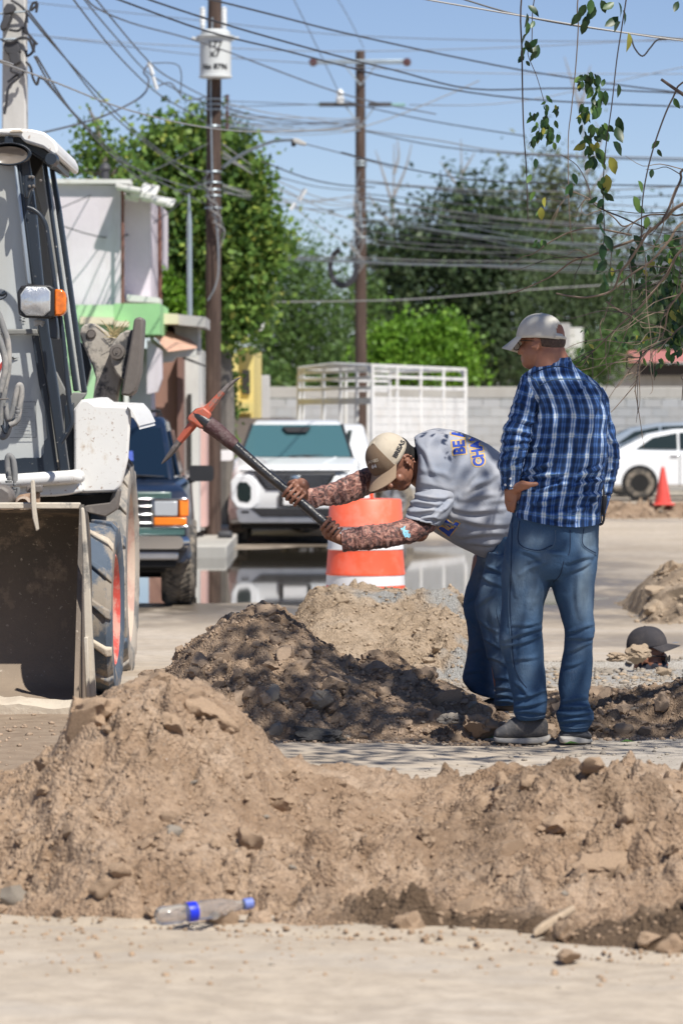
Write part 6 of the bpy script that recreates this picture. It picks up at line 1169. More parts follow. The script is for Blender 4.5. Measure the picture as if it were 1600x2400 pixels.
# ---------------------------------------------------------------- people: tools
from mathutils.bvhtree import BVHTree
def ring_pts(A, B, D, th, n, fn, sq=2.0, dth=0.0):
    a = P(*fn(*A), D); b_ = P(*fn(*B), D); c = (a + b_) / 2; h = (b_ - a) / 2; out = []
    for j in range(n):
        t = 2 * math.pi * j / n; cs, sn = math.cos(t), math.sin(t); e = 2.0 / sq
        cs = math.copysign(abs(cs) ** e, cs); sn = math.copysign(abs(sn) ** e, sn)
        out.append(c - h * cs + Vector((0, -th * sn + dth, 0)))
    return out
def loft_rings(rings, fn, n=48, per=6, cap=True, sq=2.2):
    """rings: (ax, ay, bx, by, D, half thickness); returns verts, faces, u, v arrays"""
    q = crom([tuple(map(float, r)) for r in rings], per); R_ = [ring_pts((a[0], a[1]), (a[2], a[3]), a[4], a[5], n, fn, sq) for a in q]
    V = np.array([[p[:] for p in r] for r in R_]); k = len(R_)
    cen = V.mean(1); vv = np.concatenate([[0], np.cumsum(np.linalg.norm(np.diff(cen, axis=0), axis=1))])
    seg = np.linalg.norm(np.roll(V, -1, 1) - V, axis=2); cum = np.concatenate([np.zeros((k, 1)), np.cumsum(seg, 1)[:, :-1]], 1); u = cum - cum[:, n // 4][:, None]
    F = [(i * n + j, i * n + (j + 1) % n, (i + 1) * n + (j + 1) % n, (i + 1) * n + j) for i in range(k - 1) for j in range(n)]
    if cap: F += [tuple(range(n))[::-1], tuple(range((k - 1) * n, k * n))]
    return V.reshape(-1, 3), F, u.ravel(), np.repeat(vv, n)
def fuse(name, mb, voxel, sm, mat, par, post=None, fac=.5):
    me = bpy.data.meshes.new(name); me.from_pydata([tuple(v) for v in mb.v], [], mb.f)
    bm = bmesh.new(); bm.from_mesh(me); bmesh.ops.recalc_face_normals(bm, faces=bm.faces); bm.to_mesh(me); bm.free()
    o = bpy.data.objects.new(name, me); col.objects.link(o)
    m_ = o.modifiers.new('r', 'REMESH'); m_.mode = 'VOXEL'; m_.voxel_size = voxel; m_.use_smooth_shade = True
    if sm: s_ = o.modifiers.new('s', 'SMOOTH'); s_.factor = fac; s_.iterations = sm
    dg = bpy.context.evaluated_depsgraph_get(); dg.update(); m2 = bpy.data.meshes.new_from_object(o.evaluated_get(dg)); o.modifiers.clear(); o.data = m2; bpy.data.meshes.remove(me)
    m2.materials.clear(); m2.materials.append(mat); m2.name = name
    if post: displace(o, post)
    m2.polygons.foreach_set('use_smooth', [True] * len(m2.polygons))
    if par is not None: setpar(o, par)
    return o
def getVN(me):
    n = len(me.vertices); V = np.empty(n * 3, np.float32); me.vertices.foreach_get('co', V); V = V.reshape(-1, 3)
    N = np.empty(n * 3, np.float32); me.vertex_normals.foreach_get('vector', N); return V.astype(float), N.reshape(-1, 3).astype(float)
def displace(o, post):
    V, N = getVN(o.data); V = V + N * post(V, N)[:, None]; o.data.vertices.foreach_set('co', V.astype(np.float32).ravel()); o.data.update()
def toimg(V):
    return 784 + V[:, 0] * FPX / V[:, 1], 960.4 - (V[:, 2] - EYE) * FPX / V[:, 1]
def folds(fn, lst, front=True):
    """fold ridges drawn as segments in crop coordinates: (x0,y0,x1,y1,width,amp_mm)"""
    def f(V, N):
        x, y = toimg(V); d = np.zeros(len(V)); fw = np.clip(-N[:, 1] * 1.6 + .25, 0, 1) if front else 1.0
        for (x0, y0, x1, y1, w_, a) in lst:
            (ax, ay), (bx, by) = fn(x0, y0), fn(x1, y1); s0 = fn(w_, 0)[0] - fn(0, 0)[0]
            L2 = (bx - ax) ** 2 + (by - ay) ** 2 + 1e-6; t = np.clip(((x - ax) * (bx - ax) + (y - ay) * (by - ay)) / L2, 0, 1)
            nx, ny = -(by - ay) / math.sqrt(L2), (bx - ax) / math.sqrt(L2)
            bend = s0 * .6 * np.sin(t * 3.14 * 1.3 + x0)
            px, py = ax + t * (bx - ax) + nx * bend, ay + t * (by - ay) + ny * bend
            q = np.hypot(x - px, y - py); sgn = (x - px) * nx + (y - py) * ny; taper = .35 + .65 * np.sin(np.clip(t, .02, .98) * 3.14)
            d += a * .0014 * taper * (np.exp(-(q / s0) ** 2) - .75 * np.exp(-((q - 1.5 * s0) / (s0 * .8)) ** 2) * (sgn > 0))
        return d * fw
    return f
def wrinkle(amp, sc, seed, st=(1, 1, 1)):
    return lambda V, N: amp * (1 - 2 * np.abs(fbm(V[:, 0] * sc * st[0], V[:, 1] * sc * st[1], V[:, 2] * sc * st[2], 3, seed))) * .5 + amp * .5 * fbm(V[:, 0] * sc * 2.3, V[:, 1] * sc * 2.3, V[:, 2] * sc * 2.3, 2, seed + 5)
def addall(*fs): return lambda V, N: sum(f(V, N) for f in fs)
def cloth(name, rings, fn, mat, par, post=None, n=96, per=10, sq=2.2, thick=.003, cap=False, edge=None):
    V, F, u, v = loft_rings(rings, fn, n, per, cap, sq); F = [f for f in F if len(f) == 4] if not cap else F
    me = bpy.data.meshes.new(name); me.from_pydata(V.tolist(), [], F); bm = bmesh.new(); bm.from_mesh(me); bmesh.ops.recalc_face_normals(bm, faces=bm.faces); bm.to_mesh(me); bm.free()
    for nm, arr in (('u', u), ('v', v)): a = me.attributes.new(nm, 'FLOAT', 'POINT'); a.data.foreach_set('value', arr.astype(np.float32))
    o = bpy.data.objects.new(name, me); col.objects.link(o); me.materials.append(mat)
    # make sure normals point outwards
    V0, N0 = getVN(me); c = V0.mean(0)
    if ((V0 - c) * N0).sum() < 0: me.flip_normals()
    if post: displace(o, post)
    me.polygons.foreach_set('use_smooth', [True] * len(me.polygons))
    if thick: s_ = o.modifiers.new('thickness', 'SOLIDIFY'); s_.thickness = thick; s_.offset = -1
    if par is not None: setpar(o, par)
    return o
def ball(mb, c, r, M=None, n=14):
    c = Vector(c); r = r if isinstance(r, (tuple, list)) else (r, r, r); vs = []; k = n // 2
    for i in range(k + 1):
        p = math.pi * i / k
        for j in range(n): t = 2 * math.pi * j / n; v = Vector((r[0] * math.sin(p) * math.cos(t), r[1] * math.sin(p) * math.sin(t), r[2] * math.cos(p))); vs.append((M @ (c + v)) if M else c + v)
    mb.add(vs, [(i * n + j, i * n + (j + 1) % n, (i + 1) * n + (j + 1) % n, (i + 1) * n + j) for i in range(k) for j in range(n)]); return mb
def limb(mb, pts, rs, n=14, M=None):
    pts = [Vector(p) for p in pts]; pts = [M @ p for p in pts] if M else pts; mb.tube(pts, list(rs), n); ball(mb, pts[0], rs[0], n=n); ball(mb, pts[-1], rs[-1], n=n); return mb
def frame(o_, u, f):
    """matrix with local z = u (up), local y = f (forward)"""
    u = Vector(u).normalized(); f = Vector(f); f = (f - u * f.dot(u)).normalized(); s = f.cross(u).normalized(); M = Matrix((s, f, u)).transposed().to_4x4(); M.translation = Vector(o_); return M
def head_parts(mb, M, neck=True, nk=(0, -.06, -.22), k=1.0):
    ball(mb, (0, -.012 * k, .02 * k), (.076 * k, .096 * k, .098 * k), M, 24); ball(mb, (0, .025 * k, -.045 * k), (.064 * k, .066 * k, .082 * k), M, 20); ball(mb, (0, .045 * k, -.095 * k), (.044 * k, .042 * k, .030 * k), M)
    ball(mb, (0, .094 * k, -.035 * k), (.012 * k, .018 * k, .026 * k), M, 12); ball(mb, (0, .102 * k, -.048 * k), (.017 * k, .014 * k, .012 * k), M, 12); ball(mb, (0, .086 * k, .005), (.05 * k, .014 * k, .014 * k), M)
    ball(mb, (0, .086 * k, -.074 * k), (.024 * k, .010 * k, .006 * k), M, 12); ball(mb, (0, .085 * k, -.083 * k), (.020 * k, .010 * k, .006 * k), M, 12)
    for s in (-1, 1):
        ball(mb, (s * .040 * k, .066 * k, -.045 * k), (.020 * k, .022 * k, .022 * k), M)
        for a in range(9):
            t = a / 8 * 4.6 - 1.0; ball(mb, (s * .078 * k, (-.012 - .019 * math.cos(t)) * k, (-.026 + .030 * math.sin(t)) * k), .0065 * k, M, 8)
        ball(mb, (s * .074 * k, -.008 * k, -.028 * k), (.008 * k, .014 * k, .022 * k), M, 10)
    if neck: limb(mb, [(0, -.03 * k, -.05 * k), (0, (nk[1] - .03) / 2, (nk[2] - .05) / 2), nk], [.058 * k, .057 * k, .064 * k], 18, M)
def make_cap(par, M, Rr, h, mc, mf, opening=False, brim=(.075, .075), mbrim=None, droop=.017, button=True, flat=0.0):
    """dome with six panels, seams, eyelets, button, curved brim; local y forward"""
    nt_, np_ = 72, 16; b = MB(); V = []
    for i in range(np_ + 1):
        ph = math.pi / 2 * i / np_
        for j in range(nt_):
            th = 2 * math.pi * j / nt_; pr = 1.0 - .012 * (abs(math.cos(3 * th)) < .09); rr_ = Rr * math.cos(ph) ** .8 * pr; z = h * math.sin(ph) ** .92
            if flat and math.cos(th) > .2: z *= 1 + .0; rr_ *= 1 + .03 * math.sin(ph * 2)
            V.append(M @ Vector((rr_ * .88 * math.sin(th), rr_ * 1.06 * math.cos(th), z)))
    b.v = V
    for i in range(np_):
        for j in range(nt_):
            th = 2 * math.pi * (j + .5) / nt_; d = abs(abs(th - math.pi)); back = d < .42
            if opening and back and i in (2, 3, 4, 5) and d < .42 * math.sqrt(max(0, 1 - ((i - 1.5) / 4.6) ** 2)): continue
            f0 = min(th, 2 * math.pi - th); b.f.append((i * nt_ + j, i * nt_ + (j + 1) % nt_, (i + 1) * nt_ + (j + 1) % nt_, (i + 1) * nt_ + j)); b.mi.append(1 if f0 < 1.06 else 0)
    me = bpy.data.meshes.new('cap'); me.from_pydata([tuple(v) for v in b.v], [], b.f); me.materials.append(mc); me.materials.append(mf); me.polygons.foreach_set('material_index', b.mi); V0, N0 = getVN(me)
    if ((V0 - V0.mean(0)) * N0).sum() < 0: me.flip_normals()
    o = bpy.data.objects.new('cap', me); col.objects.link(o); me.polygons.foreach_set('use_smooth', [True] * len(me.polygons)); s_ = o.modifiers.new('thickness', 'SOLIDIFY'); s_.thickness = .003; setpar(o, par)
    b = MB(); nb, kb_ = 28, 8; vs = []
    for lay in (0, -.0035):
        for i in range(kb_ + 1):
            for j in range(nb + 1):
                a = -1.12 + 2.24 * j / nb; t = i / kb_; r0x, r0y = Rr * .88 * math.sin(a), Rr * 1.04 * math.cos(a); ln = brim[0] * math.cos(a * .86) ** .62
                x = r0x * (1 + .02 * t); y = r0y + ln * t; z = -droop * t - 2.6 * x * x * (.4 + .6 * t) * 1.1 + .014 + lay; vs.append(M @ Vector((x, y, z)))
    w_ = nb + 1; K = (kb_ + 1) * w_; fs = []
    for i in range(kb_):
        for j in range(nb): a = i * w_ + j; fs += [(a, a + 1, a + 1 + w_, a + w_), (K + a, K + a + w_, K + a + 1 + w_, K + a + 1)]
    for j in range(nb): a = kb_ * w_ + j; fs += [(a, a + 1, K + a + 1, K + a)]
    for i in range(kb_):
        for e in (0, nb): a = i * w_ + e; fs += [(a, a + w_, K + a + w_, K + a)]
    b.add(vs, fs); b.build('brim', mbrim or mf, o, smooth=True)
    if button: b = MB(); ball(b, (0, 0, h), (.007, .007, .004), M, 10); b.build('button', mc, o, smooth=True)
    for a in range(6):
        th = math.pi / 6 + a * math.pi / 3; b = MB(); b.lathe([(.0015, .001), (.004, .0015), (.0045, 0)], n=10, M=M @ Matrix.Translation((Rr * .70 * math.sin(th), Rr * .84 * math.cos(th), h * .62)) @ frame((0, 0, 0), (math.sin(th), math.cos(th), .8), (0, 0, 1))); b.build('eyelet', M_eyelet, o)
    if opening: b = MB(); b.tube([M @ Vector((Rr * .885 * math.sin(t), Rr * 1.065 * math.cos(t), .011)) for t in np.linspace(math.pi - .55, math.pi + .55, 12)], .0085, 8); b.build('strap', mf, o, smooth=True)
    return o
M_eyelet = simple('eyelet_brown', (.12, .09, .06), .7)
def grip(mb, p, d, w, r, side=1, k=1.0, thumb=True, wrist=None):
    """fist closed round a shaft through p along d; w points from the shaft to the wrist"""
    d = Vector(d).normalized(); w = Vector(w); w = (w - d * w.dot(d)).normalized(); n = d.cross(w).normalized(); n = -n if n.y > 0 else n; p = Vector(p)
    for i, (off, fr, ext) in enumerate(((-.034, .0084, 235), (-.0115, .0088, 245), (.0112, .0086, 240), (.033, .0076, 225))):
        q = []; rr_ = r + fr * .9
        for a in np.linspace(8, ext, 9): a = R(a); q.append(p + d * off * k + w * math.cos(a) * rr_ * (1.12 if a < 1.2 else 1) + n * math.sin(a) * rr_)
        base = p + d * off * k * 1.05 + w * (r + .020) + n * .010
        limb(mb, [base] + q, [fr * k * 1.1] + [fr * k * (1.06 if j in (3, 6) else .97) for j in range(9)], 10)
    c = p + w * (r + .024); Mh = Matrix((d, n, w)).transposed().to_4x4(); Mh.translation = c
    ball(mb, (0, -.002, 0), (.041 * k, .015 * k, .026 * k), Mh, 16); ball(mb, (.0, -.002, .022), (.034 * k, .016 * k, .026 * k), Mh, 14)
    if thumb:
        q = [c - d * .034 * k + w * .012, p - d * .048 * k + w * (r + .016) - n * .012, p - d * .046 * k + w * .006 - n * (r + .010), p - d * .036 * k - w * (r * .8) - n * (r * .4 + .008)]
        limb(mb, q, [.012 * k, .0115 * k, .0105 * k, .009 * k], 10)
    if wrist is not None: limb(mb, [c + w * .022, Vector(wrist)], [.020 * k, .026 * k], 14)
def bvh(objs):
    vs, fs = [], []
    for o in objs:
        k = len(vs); V = [v.co.copy() for v in o.data.vertices]; vs += V; fs += [tuple(i + k for i in p.vertices) for p in o.data.polygons]
    return BVHTree.FromPolygons(vs, fs)
EYEV = Vector((0, 0, EYE))
def onto(tree, p, off):
    d = (Vector(p) - EYEV).normalized(); h, nrm, i, ds = tree.ray_cast(EYEV, d, 60)
    return None if h is None else h - d * off
def print_on(name, tree, s_, x, y, size, ang, D, mat, par, fn, bold=0.0, off=.002, shear=0, sx=1.0):
    """lettering laid on the cloth surface; size in crop px"""
    u = fn(1, 0)[0] - fn(0, 0)[0]; p = P(*fn(x, y), D); o = text_obj(name, s_, size * u * D / FPX, facing(p, -ang), mat, None, 0.0, bold, sx)
    bm = bmesh.new(); bm.from_mesh(o.data); bmesh.ops.subdivide_edges(bm, edges=[e for e in bm.edges if e.calc_length() > .008], cuts=2, use_grid_fill=False); bmesh.ops.triangulate(bm, faces=bm.faces)
    kill = []
    for v in bm.verts:
        h = onto(tree, v.co, off)
        if h is None or abs(h.y - D) > .45: kill.append(v)
        else: v.co = h
    bmesh.ops.delete(bm, geom=kill, context='VERTS'); bm.to_mesh(o.data); bm.free()
    if par is not None: setpar(o, par)
    return o
def seam(name, tree, pts, fn, D, r, mat, par, off=.0005, per=6):
    q = cpts([P(*fn(*p), D) for p in pts], per); hs = [onto(tree, p, off) for p in q]; hs = [h for h in hs if h is not None and abs(h.y - D) < .4]
    if len(hs) < 2: return None
    b = MB(); b.tube(hs, r, 6); return b.build(name, mat, par, smooth=True)
# materials
def skin(name, c):
    t = NT(name); f = t.noise(30, 5, .6); g = t.noise(6, 4, .6); base = t.mix(t.ramp(g, [(.35, .5), (.65, 0.0)]), c, tuple(v * q for v, q in zip(c, (.78, .70, .66)))); t.set(Base_Color=base, Roughness=.48)
    t.b.inputs['Subsurface Weight'].default_value = .06; t.b.inputs['Subsurface Radius'].default_value = (.01, .004, .002); t.bump(f, .15, .003); return t.m
M_skin = skin('tanned_skin', (.34, .155, .095)); M_skin2 = skin('dark_tanned_skin', (.27, .125, .080))
M_hair = simple('short_black_hair', (.012, .010, .009), .75, bump=.6, bscale=260)
def denim(name, c, faded=(.20, .27, .34)):
    t = NT(name); w1 = t.noise(420, 2, .5, stretch=(1, 1, .25)); a = t.noise(5, 6, .65); fd = t.attr('fade'); s = t.noise(9, 6, .7, stretch=(2.2, 2.2, .5))
    b_ = t.mix(t.math('MULTIPLY', a, .7), tuple(v * .75 for v in c), tuple(min(1, v * 1.35) for v in c)); b_ = t.mix(t.math('MULTIPLY', fd, t.ramp(s, [(.35, .55), (.6, 1.0)])), b_, faded)
    b_ = t.mix(t.ramp(t.noise(2.6, 6, .7), [(.55, 0.0), (.75, .35)]), b_, (.17, .15, .12)); b_ = t.mix(t.math('MULTIPLY', w1, .07), b_, (.5, .55, .6)); t.set(Base_Color=b_, Roughness=.9); t.b.inputs['Specular IOR Level'].default_value = .15; t.bump(t.math('ADD', w1, t.math('MULTIPLY', s, 2.2)), .5, .006); return t.m
M_denim = denim('blue_denim', (.027, .072, .150), (.20, .27, .33)); M_stitch = simple('faded_seam', (.07, .12, .19), .9); M_denimd = simple('dark_seam', (.010, .025, .06), .9)
def setfade(o, spots, fn):
    V, N = getVN(o.data); x, y = toimg(V); f = np.zeros(len(V))
    for (cx_, cy_, rx, ry, a) in spots:
        X0, Y0 = fn(cx_, cy_); sx = fn(rx, 0)[0] - fn(0, 0)[0]; sy = fn(0, ry)[1] - fn(0, 0)[1]; f = np.maximum(f, a * np.exp(-((x - X0) / sx) ** 2 - ((y - Y0) / sy) ** 2))
    at = o.data.attributes.new('fade', 'FLOAT', 'POINT'); at.data.foreach_set('value', f.astype(np.float32))
def plaid():
    t = NT('blue_plaid_cotton'); u, v = t.attr('u'), t.attr('v'); wob = t.math('MULTIPLY', t.noise(6, 3), .022)
    def fr(x, per, off=0.0): return t.math('FRACT', t.math('ADD', t.math('DIVIDE', t.math('ADD', x, wob), per), off + 40))
    Vi = t.ramp(fr(u, .074), [(0, 0.0), (.10, .12), (.20, .95), (.27, .5), (.34, .95), (.44, .12), (.60, .0), (.70, .42), (.76, .12), (.82, .42), (.92, 0.0), (1, 0.0)])
    Hi = t.ramp(fr(v, .082, .2), [(0, 0.0), (.12, .1), (.22, .85), (.28, .45), (.34, .8), (.44, .08), (.62, .0), (.70, .34), (.78, .34), (.9, 0.0), (1, 0.0)])
    s = t.math('MULTIPLY', t.math('ADD', t.math('MULTIPLY', Vi, 1.15), t.math('MULTIPLY', Hi, .55)), .60)
    c = t.ramp(s, [(0, (.014, .030, .075)), (.14, (.022, .055, .15)), (.32, (.05, .125, .34)), (.50, (.17, .28, .53)), (.70, (.52, .61, .72)), (1, (.76, .79, .82))])
    ln = t.math('MAXIMUM', t.ramp(fr(u, .037, .33), [(0, 0.0), (.47, 0.0), (.5, 1.0), (.53, 0.0), (1, 0.0)]), t.ramp(fr(v, .041, .1), [(0, 0.0), (.47, 0.0), (.5, 1.0), (.53, 0.0), (1, 0.0)]))
    c = t.mix(t.math('MULTIPLY', ln, .55), c, (.05, .045, .04)); gl = t.math('MAXIMUM', t.ramp(fr(u, .074, .18), [(0, 0.0), (.48, 0.0), (.5, 1.0), (.52, 0.0), (1, 0.0)]), t.ramp(fr(v, .082, .43), [(0, 0.0), (.48, 0.0), (.5, 1.0), (.52, 0.0), (1, 0.0)]))
    c = t.mix(t.math('MULTIPLY', gl, .4), c, (.25, .38, .22))
    t.set(Base_Color=c, Roughness=.85); t.b.inputs['Specular IOR Level'].default_value = .2; t.bump(t.noise(500, 2), .15, .002); return t.m
M_plaid = plaid()
def tee():
    t = NT('heather_grey_cotton'); a = t.noise(5, 6, .65); b_ = t.ramp(a, [(.32, (.26, .285, .34)), (.55, (.37, .375, .40)), (.75, (.46, .46, .47))]); f = t.noise(260, 3, .7)
    b_ = t.mix(t.math('MULTIPLY', f, .3), b_, (.50, .50, .52)); d_ = t.noise(2.1, 5, .6); b_ = t.mix(t.ramp(d_, [(.48, 0.0), (.7, .55)]), b_, (.13, .19, .30)); t.set(Base_Color=b_, Roughness=.95); t.b.inputs['Specular IOR Level'].default_value = .1; t.bump(f, .2, .002); return t.m
M_tee = tee()
def camo():
    t = NT('brown_camouflage_knit'); a = t.noise(26, 5, .7, dist=1.2, stretch=(1, 1, 1.6)); b2 = t.noise(60, 4, .7, dist=.6)
    c = t.ramp(a, [(.30, (.022, .014, .014)), (.42, (.07, .035, .03)), (.50, (.22, .09, .07)), (.58, (.40, .20, .15)), (.66, (.55, .33, .26)), (.74, (.07, .035, .03))]); c = t.mix(t.ramp(b2, [(.52, 0.0), (.6, .65)]), c, (.035, .022, .02)); t.set(Base_Color=c, Roughness=.6); t.b.inputs['Sheen Weight'].default_value = .2; return t.m
M_camo = camo()
M_capw = simple('cream_cap_cloth', (.64, .61, .54), .9, var=.08, bump=.5, bscale=500, dirt=.25, dirtc=(.5, .45, .36)); M_capt = simple('tan_cap_mesh', (.62, .54, .42), .9, bump=.6, bscale=600, dirt=.3, dirtc=(.36, .30, .22), dscale=12); M_capb = simple('brown_cap_cloth', (.20, .135, .085), .9, bump=.3, bscale=500, dirt=.2, dirtc=(.36, .30, .22)); M_capk = simple('black_cap_cloth', (.035, .032, .036), .85, bump=.3, bscale=500, dirt=.3, dirtc=(.12, .10, .09)); M_brimt = simple('tan_brim_cloth', (.36, .26, .175), .9, var=.1, bump=.3, bscale=500)
M_shoe = simple('dusty_grey_shoe', (.085, .083, .085), .9, dirt=.6, dirtc=(.24, .21, .18), dscale=14, bump=.3, bscale=200); M_sole = simple('dusty_pale_sole', (.36, .34, .31), .9, dirt=.5, dirtc=(.27, .23, .19), dscale=14)

# ---------------------------------------------------------------- standing man in the plaid shirt
D1 = 16.09
m1 = thing('person', 'man in blue plaid shirt, jeans and white cap standing with hand on hip', 'person', (PX(1290, D1), D1, 0))
sk = MB(); HM = frame(P(*k4(528, 318), D1 + .015), (.10, .16, 1), (-.86, .46, -.22)); head_parts(sk, HM, True, (.02, -.05, -.2), .94)
limb(sk, [P(*k4(590, 420), D1), P(*k4(640, 640), D1 + .03), P(*k4(660, 1200), D1 + .02), P(*k4(650, 1650), D1)], [.07, .10, .11, .12], 18)
limb(sk, [P(*k4(450, 660), D1), P(*k4(360, 950), D1 - .06), P(*k4(305, 1190), D1 - .09)], [.036, .034, .032]); limb(sk, [P(*k4(305, 1190), D1 - .09), P(*k4(303, 1370), D1 - .04)], [.032, .027])
limb(sk, [P(*k4(930, 740), D1 + .06), P(*k4(1000, 1100), D1 + .08), P(*k4(950, 1500), D1 + .1)], [.034, .03, .026])
for a_ in ([(560, 90), (520, 500), (505, 850), (545, 1330)], [(850, 90), (850, 500), (865, 850), (850, 1400)]): limb(sk, [P(*k5(*q), D1) for q in a_], [.07, .06, .046, .04])
# left hand on the hip: fingers forward and down, thumb towards the back
W0 = P(*k4(330, 1365), D1 - .05)
ball(sk, P(*k4(320, 1420), D1 - .055), (.040, .022, .045), None, 16); limb(sk, [P(*k4(300, 1372), D1 - .04), P(*k4(318, 1400), D1 - .05)], [.030, .034])
for (x0, y0, x1, y1, x2, y2, dd) in ((268, 1430, 270, 1500, 286, 1555, -.03), (290, 1450, 292, 1520, 303, 1562, -.045), (312, 1455, 312, 1520, 318, 1565, -.058), (336, 1440, 330, 1500, 326, 1545, -.068)): limb(sk, [P(*k4(x0, y0), D1 + dd), P(*k4(x1, y1), D1 + dd), P(*k4(x2, y2), D1 + dd + .01)], [.0095, .009, .0078], 10)
limb(sk, [P(*k4(330, 1395), D1 - .075), P(*k4(390, 1358), D1 - .12), P(*k4(440, 1368), D1 - .135), P(*k4(490, 1362), D1 - .135)], [.018, .014, .012, .0095], 12); limb(sk, [P(*k4(335, 1410), D1 - .07), P(*k4(385, 1385), D1 - .11), P(*k4(430, 1382), D1 - .125)], [.018, .015, .010], 12)
fuse('body', sk, .0048, 4, M_skin, m1)
hb_ = MB(); ball(hb_, (0, -.024, .004), (.073, .083, .058), HM, 24); ball(hb_, (0, -.050, -.012), (.058, .050, .038), HM, 20); fuse('hair', hb_, .006, 3, simple('greying_black_hair', (.075, .050, .040), .8, var=.4, scale=120, bump=.5, bscale=260), m1)
make_cap(m1, frame(P(*k4(516, 306), D1 + .01), (.06, .10, 1), (-.86, .46, -.16)), .099, .113, M_capw, M_capw, opening=True, brim=(.066, .07), droop=.045)
gm = simple('spectacle_frame', (.02, .02, .02), .3); b = MB(); b.tube([HM @ Vector((.075, -.005, -.012)), HM @ Vector((.074, .05, -.008)), HM @ Vector((.064, .100, -.012))], .002, 6); b.tube([HM @ Vector((-.075, -.005, -.012)), HM @ Vector((-.074, .05, -.008)), HM @ Vector((-.064, .100, -.012))], .002, 6)
for s in (-1, 1): b.tube([HM @ Vector((s * .034 + .028 * math.cos(a), .106 - .008 * abs(math.cos(a)), -.022 + .019 * math.sin(a))) for a in np.linspace(0, 2 * math.pi, 15)], .0022, 6)
gl_ = b.build('glasses', gm, m1, smooth=True); b = MB()
for s in (-1, 1): b.lathe([(0, 0), (.026, .001)], n=18, M=HM @ Matrix.Translation((s * .034, .104, -.022)) @ Matrix.Rotation(R(90), 4, 'X') @ Matrix.Diagonal((1, .7, 1, 1)))
b.build('lens', glass('clear_lens', (.5, .55, .6), .05, .45), gl_)
# shirt
def T1(y, l, r, th, dD=0, ly=None): return (l, y, r, y if ly is None else ly, D1 + dD, th)
sh_f = folds(k4, [(520, 620, 530, 900, 14, 4), (600, 620, 640, 1000, 12, -3), (760, 640, 800, 1300, 16, 5), (860, 620, 780, 760, 12, 4), (980, 700, 860, 1300, 16, -4), (500, 860, 420, 1080, 16, 7), (440, 1100, 640, 1060, 14, 4), (420, 1280, 620, 1180, 16, 8), (400, 1330, 700, 1270, 14, 7), (480, 1400, 760, 1330, 14, -6), (960, 1230, 780, 1330, 15, 7), (980, 1330, 700, 1400, 14, 7), (960, 1430, 740, 1480, 14, 6), (440, 1500, 700, 1470, 15, 5), (900, 1540, 620, 1560, 14, 5), (560, 1560, 760, 1620, 14, 5), (640, 1260, 700, 1420, 12, 5), (850, 1340, 930, 1560, 12, 6), (520, 1440, 480, 1600, 12, 4), (860, 1440, 800, 1640, 12, 4), (690, 760, 720, 1240, 14, -3)])
torso = cloth('shirt', [T1(462, 520, 748, .055, -.0), T1(500, 476, 775, .075), T1(540, 430, 825, .10), T1(580, 392, 885, .12), T1(640, 382, 950, .135), T1(720, 420, 985, .142), T1(850, 464, 1003, .145), T1(1000, 440, 1002, .145), T1(1150, 398, 1000, .142), T1(1300, 372, 988, .14), T1(1420, 352, 972, .142), T1(1520, 330, 960, .148), (318, 1575, 955, 1625, D1, .15), (322, 1605, 950, 1655, D1, .152)], k4, M_plaid, m1, addall(sh_f, sh_f, wrinkle(.0075, 8, 3, (1, 1, .6))), n=200, per=14, sq=2.5)
V, N = getVN(torso.data); x, y = toimg(V); X0, Y0 = k4(650, 1480); X1_, Y1_ = k4(950, 1700); low = np.clip((y - Y0) / (Y1_ - Y0), 0, 1.2) ** 2; mid = np.clip(1 - ((x - X0) / (X1_ - X0)) ** 2, 0, 1); V[:, 2] -= .040 * low * mid * (N[:, 1] < .3); torso.data.vertices.foreach_set('co', V.astype(np.float32).ravel())
ls_f = folds(k4, [(330, 760, 440, 820, 14, 6), (300, 880, 470, 900, 15, 9), (260, 960, 450, 1000, 14, 9), (240, 1040, 440, 1050, 13, 9), (235, 1110, 420, 1090, 12, 8), (230, 1180, 400, 1150, 12, 8), (260, 1250, 380, 1180, 12, 5), (380, 640, 340, 880, 14, 4), (460, 650, 470, 800, 12, 5), (250, 1230, 300, 1330, 12, 4)], False)
cloth('left_sleeve', [(392, 560, 500, 600, D1 - .0, .05), (362, 610, 505, 660, D1 - .01, .07), (338, 690, 503, 740, D1 - .03, .074), (312, 780, 495, 815, D1 - .045, .072), (290, 860, 482, 880, D1 - .06, .07), (250, 950, 450, 960, D1 - .075, .068), (236, 1040, 444, 1050, D1 - .085, .068), (228, 1130, 425, 1130, D1 - .09, .066), (207, 1210, 400, 1200, D1 - .085, .064), (222, 1290, 385, 1270, D1 - .07, .058), (228, 1345, 372, 1315, D1 - .055, .052), (234, 1395, 350, 1372, D1 - .045, .048), (240, 1402, 345, 1380, D1 - .045, .047)], k4, M_plaid, m1, addall(ls_f, wrinkle(.006, 14, 9, (.7, 1, 1.6))), n=110, per=12)
cuff = cloth('cuff', [(224, 1318, 374, 1296, D1 - .062, .056), (228, 1350, 372, 1322, D1 - .055, .054), (236, 1402, 352, 1378, D1 - .045, .050)], k4, M_plaid, m1, None, n=60, per=5, thick=.004)
rs_f = folds(k4, [(1000, 820, 1060, 1000, 13, 6), (1005, 1000, 1080, 1080, 13, 7), (1000, 1130, 1090, 1180, 12, 6), (980, 1240, 1080, 1250, 12, 6), (970, 1340, 1060, 1330, 12, 6), (965, 1430, 1040, 1420, 11, 5)], False)
